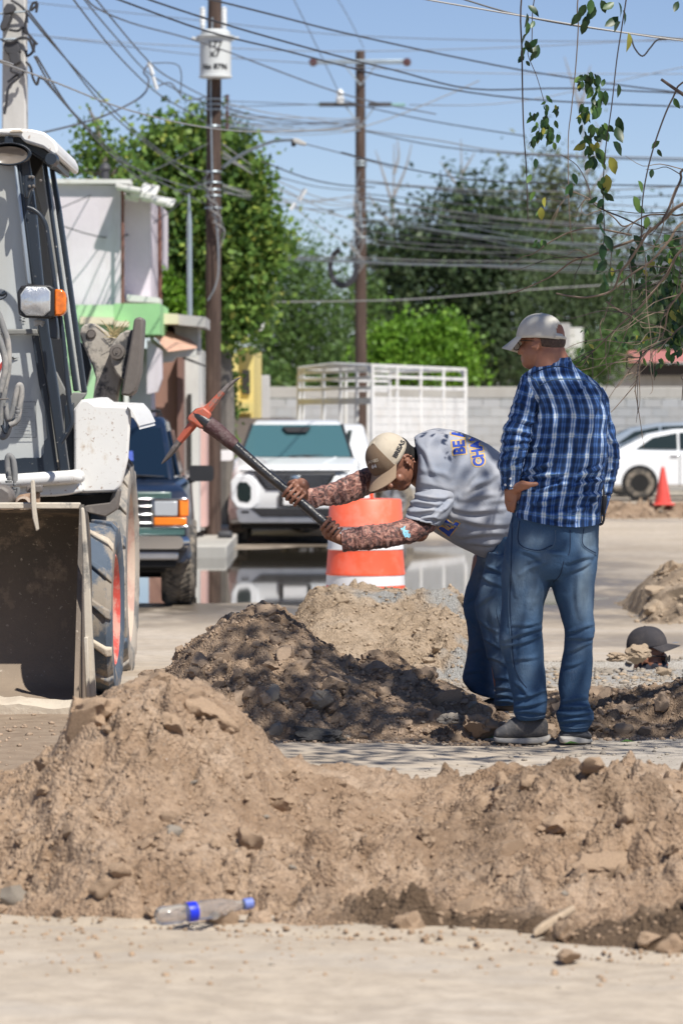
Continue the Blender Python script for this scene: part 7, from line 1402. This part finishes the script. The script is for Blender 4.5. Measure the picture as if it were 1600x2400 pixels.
cloth('right_sleeve', [(800, 640, 975, 655, D1 + .05, .07), (820, 700, 1012, 720, D1 + .06, .085), (850, 800, 1028, 810, D1 + .07, .08), (870, 900, 1042, 900, D1 + .08, .076), (895, 1000, 1068, 990, D1 + .085, .07), (920, 1100, 1097, 1100, D1 + .085, .066), (925, 1220, 1093, 1230, D1 + .09, .062), (905, 1330, 1065, 1340, D1 + .1, .058), (890, 1440, 1036, 1450, D1 + .1, .052), (880, 1540, 1002, 1560, D1 + .1, .046), (875, 1590, 987, 1600, D1 + .1, .042)], k4, M_plaid, m1, addall(rs_f, wrinkle(.004, 14, 19)), n=100, per=12)
tb = bvh([torso])
col_ = cloth('collar', [(462, 535, 758, 512, D1, .088), (492, 500, 752, 482, D1, .074), (520, 466, 745, 444, D1, .062), (540, 452, 736, 430, D1, .060)], k4, M_plaid, m1, None, n=80, per=6, thick=.004)
seam('collar_edge', tb, [(470, 545), (560, 512), (660, 498), (752, 520)], k4, D1, .0028, M_denimd, m1); seam('yoke_seam', tb, [(512, 640), (600, 600), (720, 592), (870, 608), (985, 690)], k4, D1, .0022, M_stitch, m1); seam('armhole_seam', tb, [(430, 560), (500, 620), (515, 700), (505, 800), (490, 850)], k4, D1, .0022, M_stitch, m1)
for (x, y) in ((262, 1368), (300, 1322), (302, 1375), (310, 1295)): 
    b = MB(); p = onto(bvh([cuff]), P(*k4(x, y), D1), .001)
    if p: b.lathe([(0, -.002), (.005, -.0015), (.0055, 0)], p, axis='Y', n=12); b.build('button', M_porc, m1, smooth=True)
# jeans
jf = addall(folds(k5, [(380, 860, 620, 770, 14, 7), (370, 900, 610, 830, 13, 7), (420, 760, 600, 740, 12, 5), (400, 1000, 600, 960, 13, 4), (450, 1150, 560, 1230, 14, 6), (440, 1240, 640, 1200, 14, 8), (440, 1300, 640, 1270, 13, 9), (450, 1340, 640, 1330, 12, 8), (640, 330, 480, 420, 14, 5), (780, 300, 660, 260, 14, 5), (800, 330, 960, 300, 14, 6), (790, 420, 940, 330, 14, 5), (780, 800, 960, 760, 13, 6), (790, 850, 960, 830, 13, 7), (780, 930, 950, 880, 13, 6), (760, 1030, 900, 1000, 12, 4), (750, 1270, 930, 1240, 13, 7), (740, 1310, 950, 1290, 12, 9), (735, 1350, 970, 1340, 12, 9), (750, 1395, 960, 1390, 12, 8), (520, 600, 480, 1000, 16, 4), (860, 420, 880, 700, 18, 5), (600, 420, 560, 640, 16, 4), (480, 250, 640, 330, 15, 4), (380, 300, 460, 560, 14, 3)]), wrinkle(.003, 9, 4))
def lofts_mb(lst, fn, n=32, per=5, sq=2.2):
    b = MB()
    for rings in lst: V, F, u, v = loft_rings(rings, fn, n, per, True, sq); b.add([Vector(q) for q in V], F)
    return b
jm = lofts_mb([[(425, -60, 1000, -40, D1, .13), (424, 20, 1004, 40, D1, .135), (402, 120, 1003, 120, D1, .14), (380, 220, 1000, 220, D1, .145), (366, 300, 998, 300, D1, .145), (360, 380, 990, 380, D1, .13), (400, 450, 950, 450, D1, .10)],
  [(375, 240, 715, 240, D1, .12), (366, 300, 712, 300, D1, .125), (357, 400, 696, 400, D1, .122), (356, 470, 684, 470, D1, .115), (357, 600, 642, 600, D1 + .0, .102), (350, 700, 632, 700, D1, .092), (345, 780, 624, 780, D1, .088), (337, 850, 630, 850, D1, .085), (352, 920, 636, 920, D1, .083), (376, 1000, 640, 1000, D1, .082), (396, 1080, 647, 1080, D1, .08), (410, 1150, 652, 1150, D1, .078), (430, 1230, 658, 1230, D1, .078), (434, 1290, 659, 1280, D1, .08), (430, 1335, 655, 1330, D1, .08), (448, 1372, 648, 1362, D1, .075), (458, 1392, 642, 1380, D1, .07)],
  [(676, 240, 1000, 240, D1, .12), (676, 300, 998, 300, D1, .125), (682, 400, 988, 400, D1, .12), (690, 470, 978, 470, D1, .112), (708, 560, 970, 560, D1, .102), (738, 650, 969, 650, D1, .095), (760, 730, 973, 730, D1, .09), (776, 800, 975, 800, D1, .085), (775, 860, 966, 860, D1, .083), (769, 920, 961, 920, D1, .082), (752, 1000, 961, 1000, D1, .08), (741, 1080, 958, 1080, D1, .078), (736, 1180, 942, 1180, D1, .074), (745, 1250, 932, 1250, D1, .074), (742, 1310, 950, 1310, D1, .078), (720, 1345, 973, 1350, D1, .08), (732, 1400, 962, 1405, D1, .076), (752, 1462, 926, 1466, D1, .07)]], k5)
jeans = fuse('jeans', jm, .0062, 3, M_denim, m1, jf)
setfade(jeans, [(560, 190, 110, 60, .55), (930, 190, 60, 90, .75), (480, 420, 110, 120, .55), (900, 560, 60, 160, .8), (920, 420, 40, 120, .6), (560, 560, 60, 120, .4), (450, 640, 60, 200, .35), (380, 880, 60, 60, .4), (520, 1060, 70, 80, .25), (870, 900, 60, 60, .35), (640, 300, 60, 50, .3)], k5)
jt = bvh([jeans])
for pts, m_ in (([(430, 30), (424, 200), (418, 420), (412, 620), (422, 800), (430, 940), (445, 1040), (480, 1120), (522, 1175)], M_denimd), ([(419, 30), (412, 200), (408, 420), (402, 620), (412, 800), (420, 940), (434, 1040)], M_stitch), ([(470, 60), (466, 215), (592, 264), (698, 228), (716, 120)], M_stitch), ([(476, 60), (472, 208), (592, 256), (692, 222)], M_denimd), ([(896, 110), (890, 222), (986, 286)], M_stitch), ([(904, 110), (898, 216), (984, 274)], M_denimd), ([(812, 120), (812, 240), (800, 290)], M_denimd), ([(770, 330), (745, 420), (700, 470)], M_denimd), ([(440, 1352), (540, 1376), (645, 1362)], M_stitch), ([(742, 1432), (840, 1446), (935, 1436)], M_stitch)):
    seam('seam', jt, pts, k5, D1, .0022, m_, jeans)
# shoes
def shoe(par, rings_up, rings_sole, fn):
    s1 = MB(); V, F, u, v = loft_rings(rings_up, fn, 28, 5, True, 2.4); s1.add([Vector(q) for q in V], F); a = fuse('shoe', s1, .006, 2, M_shoe, par, wrinkle(.002, 25, 6))
    V, F, u, v = loft_rings(rings_sole, fn, 28, 5, True, 4.0); s2 = MB(); s2.add([Vector(q) for q in V], F); s2.build('sole', M_sole, a, smooth=True)
shoe(m1, [(306, 1480, 306, 1505, D1 - .03, .022), (318, 1455, 318, 1510, D1 - .03, .036), (345, 1436, 345, 1512, D1 - .02, .045), (390, 1405, 390, 1512, D1 - .01, .047), (430, 1375, 430, 1512, D1, .045), (500, 1372, 500, 1512, D1, .042), (580, 1376, 580, 1508, D1 + .01, .04), (640, 1378, 640, 1502, D1 + .01, .038), (662, 1400, 664, 1500, D1 + .01, .03)],
  [(302, 1500, 304, 1522, D1 - .03, .022), (312, 1500, 316, 1534, D1 - .03, .042), (345, 1504, 350, 1540, D1 - .02, .052), (430, 1508, 435, 1546, D1 - .01, .050), (520, 1506, 525, 1548, D1, .046), (600, 1502, 610, 1546, D1 + .01, .046), (650, 1492, 662, 1532, D1 + .01, .044), (676, 1484, 682, 1510, D1 + .01, .032)], k5)
shoe(m1, [(742, 1500, 742, 1512, D1 + .02, .05), (755, 1462, 752, 1512, D1 + .03, .08), (800, 1440, 800, 1512, D1 + .04, .10), (860, 1436, 862, 1512, D1 + .05, .11), (915, 1452, 920, 1510, D1 + .06, .11), (945, 1478, 948, 1508, D1 + .06, .09), (954, 1498, 955, 1506, D1 + .06, .05)],
  [(736, 1496, 738, 1526, D1 + .02, .03), (745, 1492, 746, 1536, D1 + .0, .085), (800, 1488, 800, 1540, D1 + .02, .115), (860, 1490, 862, 1540, D1 + .04, .12), (915, 1500, 918, 1536, D1 + .06, .12), (948, 1508, 950, 1530, D1 + .07, .09), (957, 1514, 957, 1524, D1 + .07, .05)], k5)
# black pouch hanging at the right hip
b = MB(); b.tube(cpts([P(*k4(966, 1372), D1 - .04), P(*k4(980, 1378), D1 - .04), P(*k4(982, 1500), D1 - .04), P(*k4(986, 1600), D1 - .04), P(*k4(975, 1650), D1 - .04), P(*k4(950, 1662), D1 - .04)], 5), .0055, 8); b.tube(cpts([P(*k4(962, 1380), D1 - .03), P(*k4(958, 1500), D1 - .03), P(*k4(962, 1640), D1 - .03)], 5), .005, 8); b.tube([P(*k4(972, 1376), D1 - .045), P(*k4(974, 1450), D1 - .045)], .002, 6, m=1)
b.build('belt_clip', [M_plast, M_porc], m1, smooth=True)
b = MB(); b.trace([(962, 1440), (1012, 1440), (1004, 1540), (985, 1590), (960, 1600), (955, 1520)], D1 - .02, .05, fn=k4); b.build('phone_pouch', M_plast, m1, bevel=.008)

# ---------------------------------------------------------------- pickaxe
pk = thing('pickaxe', 'pickaxe with a chipped red head and black wrapped handle raised in both hands', 'pickaxe', P(620, 1098, 17.0))
HD = lambda x: 17.02 + (x - 450) * -.00022
Mh_ = simple('black_wrapped_handle', (.018, .018, .020), .32, coat=.3, dirt=.3, dirtc=(.12, .11, .10), dscale=30, bump=.3, bscale=60)
H0, H1 = P(452, 955, HD(452)), P(772, 1226, HD(772))
q = [(446, 950, 17), (470, 968, 17.5), (500, 990, 16.5), (528, 1014, 14.5), (545, 1030, 12.5), (600, 1078, 11.2), (660, 1128, 10.6), (720, 1178, 11.0), (756, 1210, 11.8), (772, 1224, 10.5)]
b = MB(); b.tube([P(x, y, HD(x)) for x, y, r_ in q], [r_ * 17 / FPX for x, y, r_ in q], 20); hn = b.build('handle', Mh_, pk, smooth=True)
b = MB(); qq = [(478, 974, 19), (500, 990, 18), (528, 1014, 16.2), (540, 1024, 14.8)]; b.tube([P(x, y, HD(x)) for x, y, r_ in qq], [r_ * 17 / FPX for x, y, r_ in qq], 20); b.build('grip_wrap', simple('dark_red_wrap', (.07, .03, .032), .6, dirt=.6, dirtc=(.20, .16, .15), dscale=25, bump=.5, bscale=90), pk, smooth=True)
ax = (H1 - H0).normalized(); 
for i in range(26):
    t = .66 + i * .013; p = H0.lerp(H1, t); b = MB(); Mx = frame(p, ax, (0, -1, 0)); b.tube([Mx @ Vector((.0225 * math.cos(a), .0225 * math.sin(a), .008 * (i % 2 * 2 - 1) * math.sin(a * 3) * .5)) for a in np.linspace(0, 2 * math.pi, 19)], .0010, 4); b.build('grip_ring', Mh_, hn)
M_red = grime('chipped_red_paint', (.50, .12, .07), (.20, .165, .14), .485, .95, .45, sc=18, bump=.3); M_pst = grime('worn_pick_steel', (.16, .14, .13), (.30, .26, .24), .5, .6, .4, sc=30, bump=.3, metal=.3)
b = MB()
def blade(pts, wid, dep):
    V = []; n = len(pts); c = cpts([P(x, y, HD(x)) for x, y in pts], 5); k = len(c); W_ = np.interp(np.linspace(0, n - 1, k), range(n), wid); E_ = np.interp(np.linspace(0, n - 1, k), range(n), dep); fs = []
    for i, p in enumerate(c):
        d = (c[min(i + 1, k - 1)] - c[max(i - 1, 0)]).normalized(); nn = d.cross(Vector((0, 1, 0))).normalized(); w_ = W_[i] * 17 / FPX; e_ = E_[i] * 17 / FPX
        V += [p + nn * w_ + Vector((0, -e_ * .35, 0)), p + nn * w_ * .35 + Vector((0, -e_, 0)), p - nn * w_ * .35 + Vector((0, -e_, 0)), p - nn * w_ + Vector((0, -e_ * .35, 0)), p - nn * w_ + Vector((0, e_ * .35, 0)), p - nn * w_ * .35 + Vector((0, e_, 0)), p + nn * w_ * .35 + Vector((0, e_, 0)), p + nn * w_ + Vector((0, e_ * .35, 0))]
    for i in range(k - 1):
        for j in range(8): fs.append((i * 8 + j, i * 8 + (j + 1) % 8, (i + 1) * 8 + (j + 1) % 8, (i + 1) * 8 + j))
    fs += [tuple(range(8)), tuple(range((k - 1) * 8, k * 8))]; return V, fs
for nm, mt, pts, wid, dep in (('blade', M_red, [(466, 952), (480, 938), (500, 914), (512, 900)], [13, 10.5, 7.5, 6.6], [13, 10, 7.5, 6.5]), ('blade_tip', M_pst, [(511, 901), (524, 887), (540, 874), (554, 866.5)], [6.6, 5.2, 3.2, .6], [6.5, 5, 3, .6]), ('blade', M_red, [(450, 968), (438, 982), (426, 997), (412, 1014)], [10, 10, 9, 8], [13, 11, 9.5, 8]), ('blade_tip', M_pst, [(413, 1013), (400, 1031), (387, 1048), (378, 1058), (371, 1066)], [8, 7.2, 5.6, 3.6, .6], [8, 6.5, 5, 3, .6])):
    b = MB(); V, F = blade(pts, wid, dep); b.add(V, F); b.build(nm, mt, pk, smooth=True)
b = MB(); b.trace([(430, 966), (432, 956), (452, 938), (468, 934), (480, 944), (487, 951), (480, 966), (468, 983), (460, 986), (444, 974)], HD(450) - .032, .064); b.build('eye_socket', M_red, pk, bevel=.010, seg=3)
b = MB(); b.trace([(431, 962), (428, 960), (450, 938), (455, 938)], HD(450) - .022, .044); b.build('wedge', M_plast, pk, bevel=.003)

# ---------------------------------------------------------------- bent man swinging the pickaxe
D2 = 17.42
m2 = thing('person', 'bent man in a grey t-shirt and camouflage arm sleeves working with the pickaxe', 'person', (PX(1150, D2), D2, 0))
U2 = Vector((-.66, -.42, .62)).normalized(); F2 = Vector((-.36, -.42, -.83))
HC = P(*k7(722, 258), D2 - .09); HM2 = frame(HC, U2, F2)
sk = MB(); head_parts(sk, HM2, True, (.0, -.055, -.19), 1.04)
limb(sk, [P(*k7(900, 280), D2), P(*k7(1050, 400), D2), P(*k7(1250, 520), D2), P(*k7(1400, 600), D2)], [.09, .13, .13, .12], 18)
el = P(*k7(880, 690), D2 - .2); wr = P(*k7(430, 738), D2 - .38)
limb(sk, [P(*k7(970, 480), D2 - .12), el], [.05, .042]); limb(sk, [el, wr], [.040, .026])
limb(sk, [P(*k7(830, 300), D2 + .14), P(*k7(620, 370), D2 + .02), P(*k7(400, 450), D2 - .15), P(*k7(190, 480), D2 - .33)], [.05, .042, .036, .026])
# hands
hx = lambda x, y: P(x, y, HD(x))
fh = hx(673, 1139); grip(sk, fh, ax, P(*k7(190, 470), HD(680)) - fh, .0205, 1 if True else -1, 1.0, True, P(*k7(180, 480), D2 - .34))
nh = hx(762, 1214); grip(sk, nh, ax, P(*k7(430, 735), HD(770)) - nh, .021, 1, 1.0, True, wr)
for pts, dd in (([(380, 330), (320, 600), (335, 860), (385, 1250)], -.08), ([(270, 330), (205, 600), (215, 850), (210, 1150)], .1)): limb(sk, [P(*k5(*q), D2 + dd) for q in pts], [.075, .06, .05, .045])
fuse('body', sk, .0034, 1, M_skin2, m2)
hb_ = MB(); ball(hb_, (0, -.028, .012), (.081, .090, .080), HM2, 24); ball(hb_, (0, -.055, -.040), (.070, .060, .070), HM2, 20)
fuse('hair', hb_, .006, 2, M_hair, m2)
cap2 = make_cap(m2, frame(HC + U2 * .022 * 1 + F2.normalized() * .002, U2, F2), .106, .112, M_capt, M_capb, opening=False, brim=(.078, .07), mbrim=M_brimt)
ct = bvh([cap2]); tb2 = lambda *a: None
print_on('lettering', ct, 'BRISAS', 758, 186, 38, 62, D2 - .1, M_black, cap2, k7, .001, .003); print_on('lettering', ct, 'LANES', 596, 262, 26, 16, D2 - .1, M_capt, cap2, k7, .0005, .003); print_on('lettering', ct, '64', 606, 292, 30, 14, D2 - .1, M_porc, cap2, k7, .001, .0015)
tf = folds(k7, [(870, 150, 960, 300, 18, 4), (900, 300, 1060, 360, 18, 5), (890, 400, 1080, 420, 16, 5), (1120, 460, 1300, 380, 18, 7), (1120, 480, 1340, 470, 18, 8), (1100, 540, 1380, 560, 18, 8), (1080, 600, 1400, 640, 18, 7), (1120, 700, 1380, 700, 16, 6), (1180, 760, 1380, 740, 15, 6), (1140, 440, 1240, 300, 16, 5), (930, 200, 1000, 400, 20, 3), (1240, 200, 1330, 330, 18, 3), (1200, 400, 1380, 330, 18, 5), (1280, 520, 1420, 470, 16, 5), (990, 640, 1130, 640, 14, 5)])
shirt2 = cloth('t_shirt', [(850, 112, 878, 330, D2 - .03, .07), (872, 98, 860, 380, D2 - .02, .11), (905, 84, 852, 470, D2, .165), (950, 70, 866, 555, D2, .19), (1010, 66, 905, 630, D2, .195), (1080, 76, 962, 682, D2, .19), (1150, 98, 1030, 722, D2, .185), (1240, 134, 1110, 768, D2, .18), (1340, 190, 1200, 812, D2, .175), (1420, 262, 1282, 842, D2, .17), (1490, 360, 1356, 800, D2, .165), (1530, 460, 1402, 750, D2, .16)], k7, M_tee, m2, addall(tf, wrinkle(.005, 6, 23)), n=200, per=14, sq=2.25)
sf = folds(k7, [(860, 470, 1040, 480, 14, 5), (840, 520, 1000, 510, 14, 6), (830, 560, 990, 560, 14, 6), (1060, 500, 960, 620, 14, 5), (900, 590, 980, 610, 12, 4)], False)
sl2 = cloth('short_sleeve', [(905, 400, 1130, 380, D2 - .09, .07), (862, 440, 1112, 460, D2 - .115, .095), (840, 490, 1090, 520, D2 - .13, .10), (815, 540, 1055, 590, D2 - .15, .098), (794, 592, 1010, 640, D2 - .165, .095), (800, 600, 1004, 644, D2 - .165, .092)], k7, M_tee, m2, addall(sf, sf, wrinkle(.004, 9, 29)), n=120, per=12, thick=.004)
cloth('short_sleeve', [(700, 150, 800, 420, D2 + .14, .08), (640, 215, 720, 430, D2 + .12, .08), (600, 270, 650, 440, D2 + .08, .07)], k7, M_tee, m2, None, n=60, per=8)
cf1 = folds(k7, [(760, 640, 800, 740, 10, 5), (700, 640, 720, 760, 9, 4), (650, 640, 680, 780, 9, 5), (600, 650, 620, 780, 9, 5), (560, 645, 570, 790, 8, 5), (520, 660, 530, 790, 8, 6), (480, 660, 500, 780, 8, 5), (445, 680, 455, 790, 8, 4), (850, 640, 800, 740, 10, 4)], False)
cam1 = cloth('arm_sleeve', [(880, 520, 1010, 560, D2 - .15, .06), (850, 595, 985, 655, D2 - .17, .058), (808, 600, 930, 700, D2 - .2, .056), (770, 612, 850, 748, D2 - .22, .054), (700, 632, 758, 766, D2 - .25, .05), (640, 640, 680, 782, D2 - .28, .05), (570, 645, 590, 793, D2 - .31, .048), (500, 658, 515, 797, D2 - .34, .045), (440, 670, 450, 802, D2 - .37, .04), (408, 680, 418, 802, D2 - .385, .036)], k7, M_camo, m2, addall(cf1, wrinkle(.004, 20, 31, (1.6, 1, .7))), n=90, per=12, thick=.002)
cf2 = folds(k7, [(240, 430, 260, 530, 9, 5), (290, 420, 310, 520, 9, 5), (340, 400, 370, 520, 9, 6), (390, 380, 420, 500, 9, 5), (440, 360, 480, 490, 9, 6), (500, 330, 540, 470, 9, 5), (210, 440, 230, 530, 8, 4)], False)
cloth('arm_sleeve', [(720, 270, 740, 430, D2 + .1, .05), (640, 285, 650, 440, D2 + .04, .052), (580, 296, 592, 455, D2 + 0, .052), (520, 314, 542, 476, D2 - .06, .05), (440, 350, 456, 508, D2 - .12, .048), (370, 383, 378, 525, D2 - .19, .045), (280, 410, 292, 530, D2 - .26, .040), (215, 422, 232, 543, D2 - .31, .036), (160, 424, 182, 520, D2 - .345, .032)], k7, M_camo, m2, addall(cf2, wrinkle(.004, 20, 37, (1.6, 1, .7))), n=90, per=12, thick=.002)
st2 = bvh([shirt2]); M_gold = simple('gold_print', (.62, .40, .12), .7); M_bluep = simple('royal_blue_print', (.02, .07, .42), .7, var=.2, scale=60); M_skyp = simple('sky_blue_print', (.25, .55, .68), .6)
# chunky letters of the back print, reading up the back
for s_, x, y, sz in (('BE A', 1118, 140, 98), ('CHAMPION', 1214, 140, 92)):
    ang = 96 if s_ == 'BE A' else 99
    yy = y - (0 if s_ == 'BE A' else 42)
    print_on('lettering', st2, s_, x, yy, sz, ang, D2 - .1, M_gold, shirt2, k7, .009, .0012, sx=.80); print_on('lettering', st2, s_, x, yy, sz, ang, D2 - .1, M_bluep, shirt2, k7, .003, .0028, sx=.80)
print_on('lettering', st2, 'LL', 1058, 655, 95, 52, D2 - .1, M_gold, shirt2, k7, .011, .0012); print_on('lettering', st2, 'LL', 1058, 655, 95, 52, D2 - .1, M_bluep, shirt2, k7, .006, .0028)
c1t = bvh([cam1])
for s_, x, y, sz in (('K', 790, 676, 46), ('N', 800, 700, 36), ('w', 815, 708, 26)): print_on('logo', c1t, s_, x, y, sz, 30, D2 - .25, M_skyp, cam1, k7, .003, .0012)
# jeans of the bent man
lm = lofts_mb([[(300, 120, 560, 260, D2 - .0, .15), (262, 240, 540, 330, D2, .15), (230, 330, 520, 420, D2, .13)],
  [(262, 262, 500, 330, D2 - .08, .11), (240, 360, 480, 400, D2 - .09, .11), (212, 480, 462, 480, D2 - .10, .10), (180, 600, 450, 600, D2 - .10, .095), (186, 690, 440, 690, D2 - .1, .09), (212, 780, 435, 780, D2 - .09, .086), (235, 860, 438, 860, D2 - .09, .084), (256, 950, 446, 950, D2 - .08, .082), (295, 1060, 462, 1060, D2 - .08, .08), (312, 1160, 470, 1160, D2 - .08, .08), (306, 1240, 470, 1230, D2 - .08, .082), (305, 1292, 455, 1285, D2 - .08, .08)],
  [(190, 262, 360, 330, D2 + .10, .10), (178, 340, 340, 380, D2 + .10, .10), (140, 450, 320, 470, D2 + .1, .095), (106, 550, 310, 560, D2 + .1, .09), (98, 640, 300, 640, D2 + .1, .088), (120, 740, 300, 740, D2 + .1, .084), (134, 850, 300, 850, D2 + .1, .08), (124, 950, 300, 950, D2 + .1, .08), (105, 1060, 300, 1060, D2 + .1, .08), (94, 1130, 305, 1170, D2 + .1, .08), (150, 1200, 320, 1250, D2 + .1, .08)]], k5)
jf2 = addall(folds(k5, [(240, 340, 360, 420, 13, 7), (220, 420, 350, 500, 13, 6), (190, 620, 300, 560, 13, 6), (200, 720, 330, 800, 13, 7), (230, 850, 340, 900, 12, 6), (260, 960, 380, 1020, 12, 6), (310, 1100, 420, 1130, 12, 6), (310, 1170, 430, 1190, 12, 8), (310, 1220, 440, 1240, 12, 8), (310, 1260, 440, 1275, 10, 7), (110, 700, 180, 760, 12, 6), (110, 620, 170, 560, 12, 5), (110, 1080, 220, 1060, 12, 5), (130, 950, 210, 900, 12, 4), (290, 620, 320, 900, 18, 6)]), wrinkle(.003, 9, 44))
j2 = fuse('jeans', lm, .0065, 3, M_denim, m2, jf2); setfade(j2, [(270, 640, 60, 120, .9), (300, 760, 50, 120, .8), (330, 1010, 40, 80, .8), (260, 480, 60, 80, .6), (280, 330, 80, 60, .5), (350, 1190, 60, 40, .4)], k5)
seam('seam', bvh([j2]), [(352, 560), (330, 620), (326, 680), (345, 760), (362, 830)], k5, D2, .0025, M_stitch, j2)
for (x, d_) in ((330, -.08), (230, .1)):
    b = MB(); V, F, u, v = loft_rings([(x - 30, 1280, x - 30, 1320, D2 + d_, .04), (x + 20, 1255, x + 20, 1330, D2 + d_, .05), (x + 90, 1235, x + 90, 1330, D2 + d_, .048), (x + 130, 1260, x + 130, 1325, D2 + d_, .03)], k5, 24, 5); b.add([Vector(q) for q in V], F); b.build('shoe', M_shoe, m2, smooth=True)

# ---------------------------------------------------------------- third man, standing in the trench
D3 = 22.1
m3 = thing('person', 'man down in the trench with his black cap, sunglasses and dark gaiter showing', 'person', (PX(1487, D3), D3, -1.62))
HM3 = frame(P(*k5(1342, 958), D3), (.06, 0, 1), (.93, -.30, -.16)); sk = MB(); head_parts(sk, HM3, True, (0, -.04, -.2), 1.0)
C3 = P(*k5(1330, 960), D3)
limb(sk, [C3 + Vector((0, 0, -.25)), C3 + Vector((0, 0, -.7)), C3 + Vector((0, 0, -.9))], [.13, .13, .13]); 
for s in (-1, 1): limb(sk, [C3 + Vector((.0, s * .17, -.28)), C3 + Vector((.05, s * .22, -.55)), C3 + Vector((.22, s * .14, -.75))], [.05, .042, .03]); limb(sk, [C3 + Vector((0, s * .08, -.9)), C3 + Vector((0, s * .09, -1.3)), C3 + Vector((0, s * .09, -1.62))], [.08, .06, .05])
fuse('body', sk, .0065, 3, M_skin, m3)
make_cap(m3, frame(P(*k5(1325, 905), D3), (-.10, 0, 1), (.95, -.28, .02)), .112, .122, M_capk, M_capk, brim=(.078, .07), flat=1)
b = MB(); b.lathe([(0, .003), (.02, .002)], n=18, M=frame(P(*k5(1325, 905), D3), (-.10, 0, 1), (.95, -.28, .02)) @ Matrix.Translation((-.02, .165, .012))); b.build('badge', simple('blue_badge', (.10, .16, .26), .5), m3)
V_ = MB(); limb(V_, [HM3 @ Vector((0, -.005, -.075)), HM3 @ Vector((0, -.03, -.13)), HM3 @ Vector((0, -.03, -.2))], [.072, .072, .085], 20); ball(V_, (0, .045, -.062), (.068, .068, .05), HM3, 18)
ng = fuse('neck_gaiter', V_, .007, 2, simple('dark_gaiter', (.03, .032, .045), .9), m3, wrinkle(.004, 20, 3))
gt = bvh([ng])
for pts in ([(1365, 995), (1400, 955), (1440, 938), (1452, 945)], [(1395, 950), (1412, 968), (1418, 990)]): seam('green_stripe', gt, pts, k5, D3, .004, simple('lime_stripe', (.25, .55, .12), .7), m3)
b = MB(); b.tube([HM3 @ Vector((.078, .0, .0)), HM3 @ Vector((.074, .08, .004)), HM3 @ Vector((.05, .104, .0))], .0035, 6)
for s in (-1, 1): b.lathe([(0, 0), (.026, .001), (.028, -.002)], n=18, M=HM3 @ Matrix.Translation((s * .034, .108, -.012)) @ Matrix.Rotation(R(90), 4, 'X') @ Matrix.Diagonal((1, .75, 1, 1)))
b.build('sunglasses', M_plast, m3, smooth=True)
cb = MB(); limb(cb, [C3 + Vector((0, 0, -.24)), C3 + Vector((0, 0, -.85))], [.16, .16], 20)
fuse('work_shirt', cb, .012, 3, simple('dark_work_shirt', (.05, .06, .08), .9), m3)
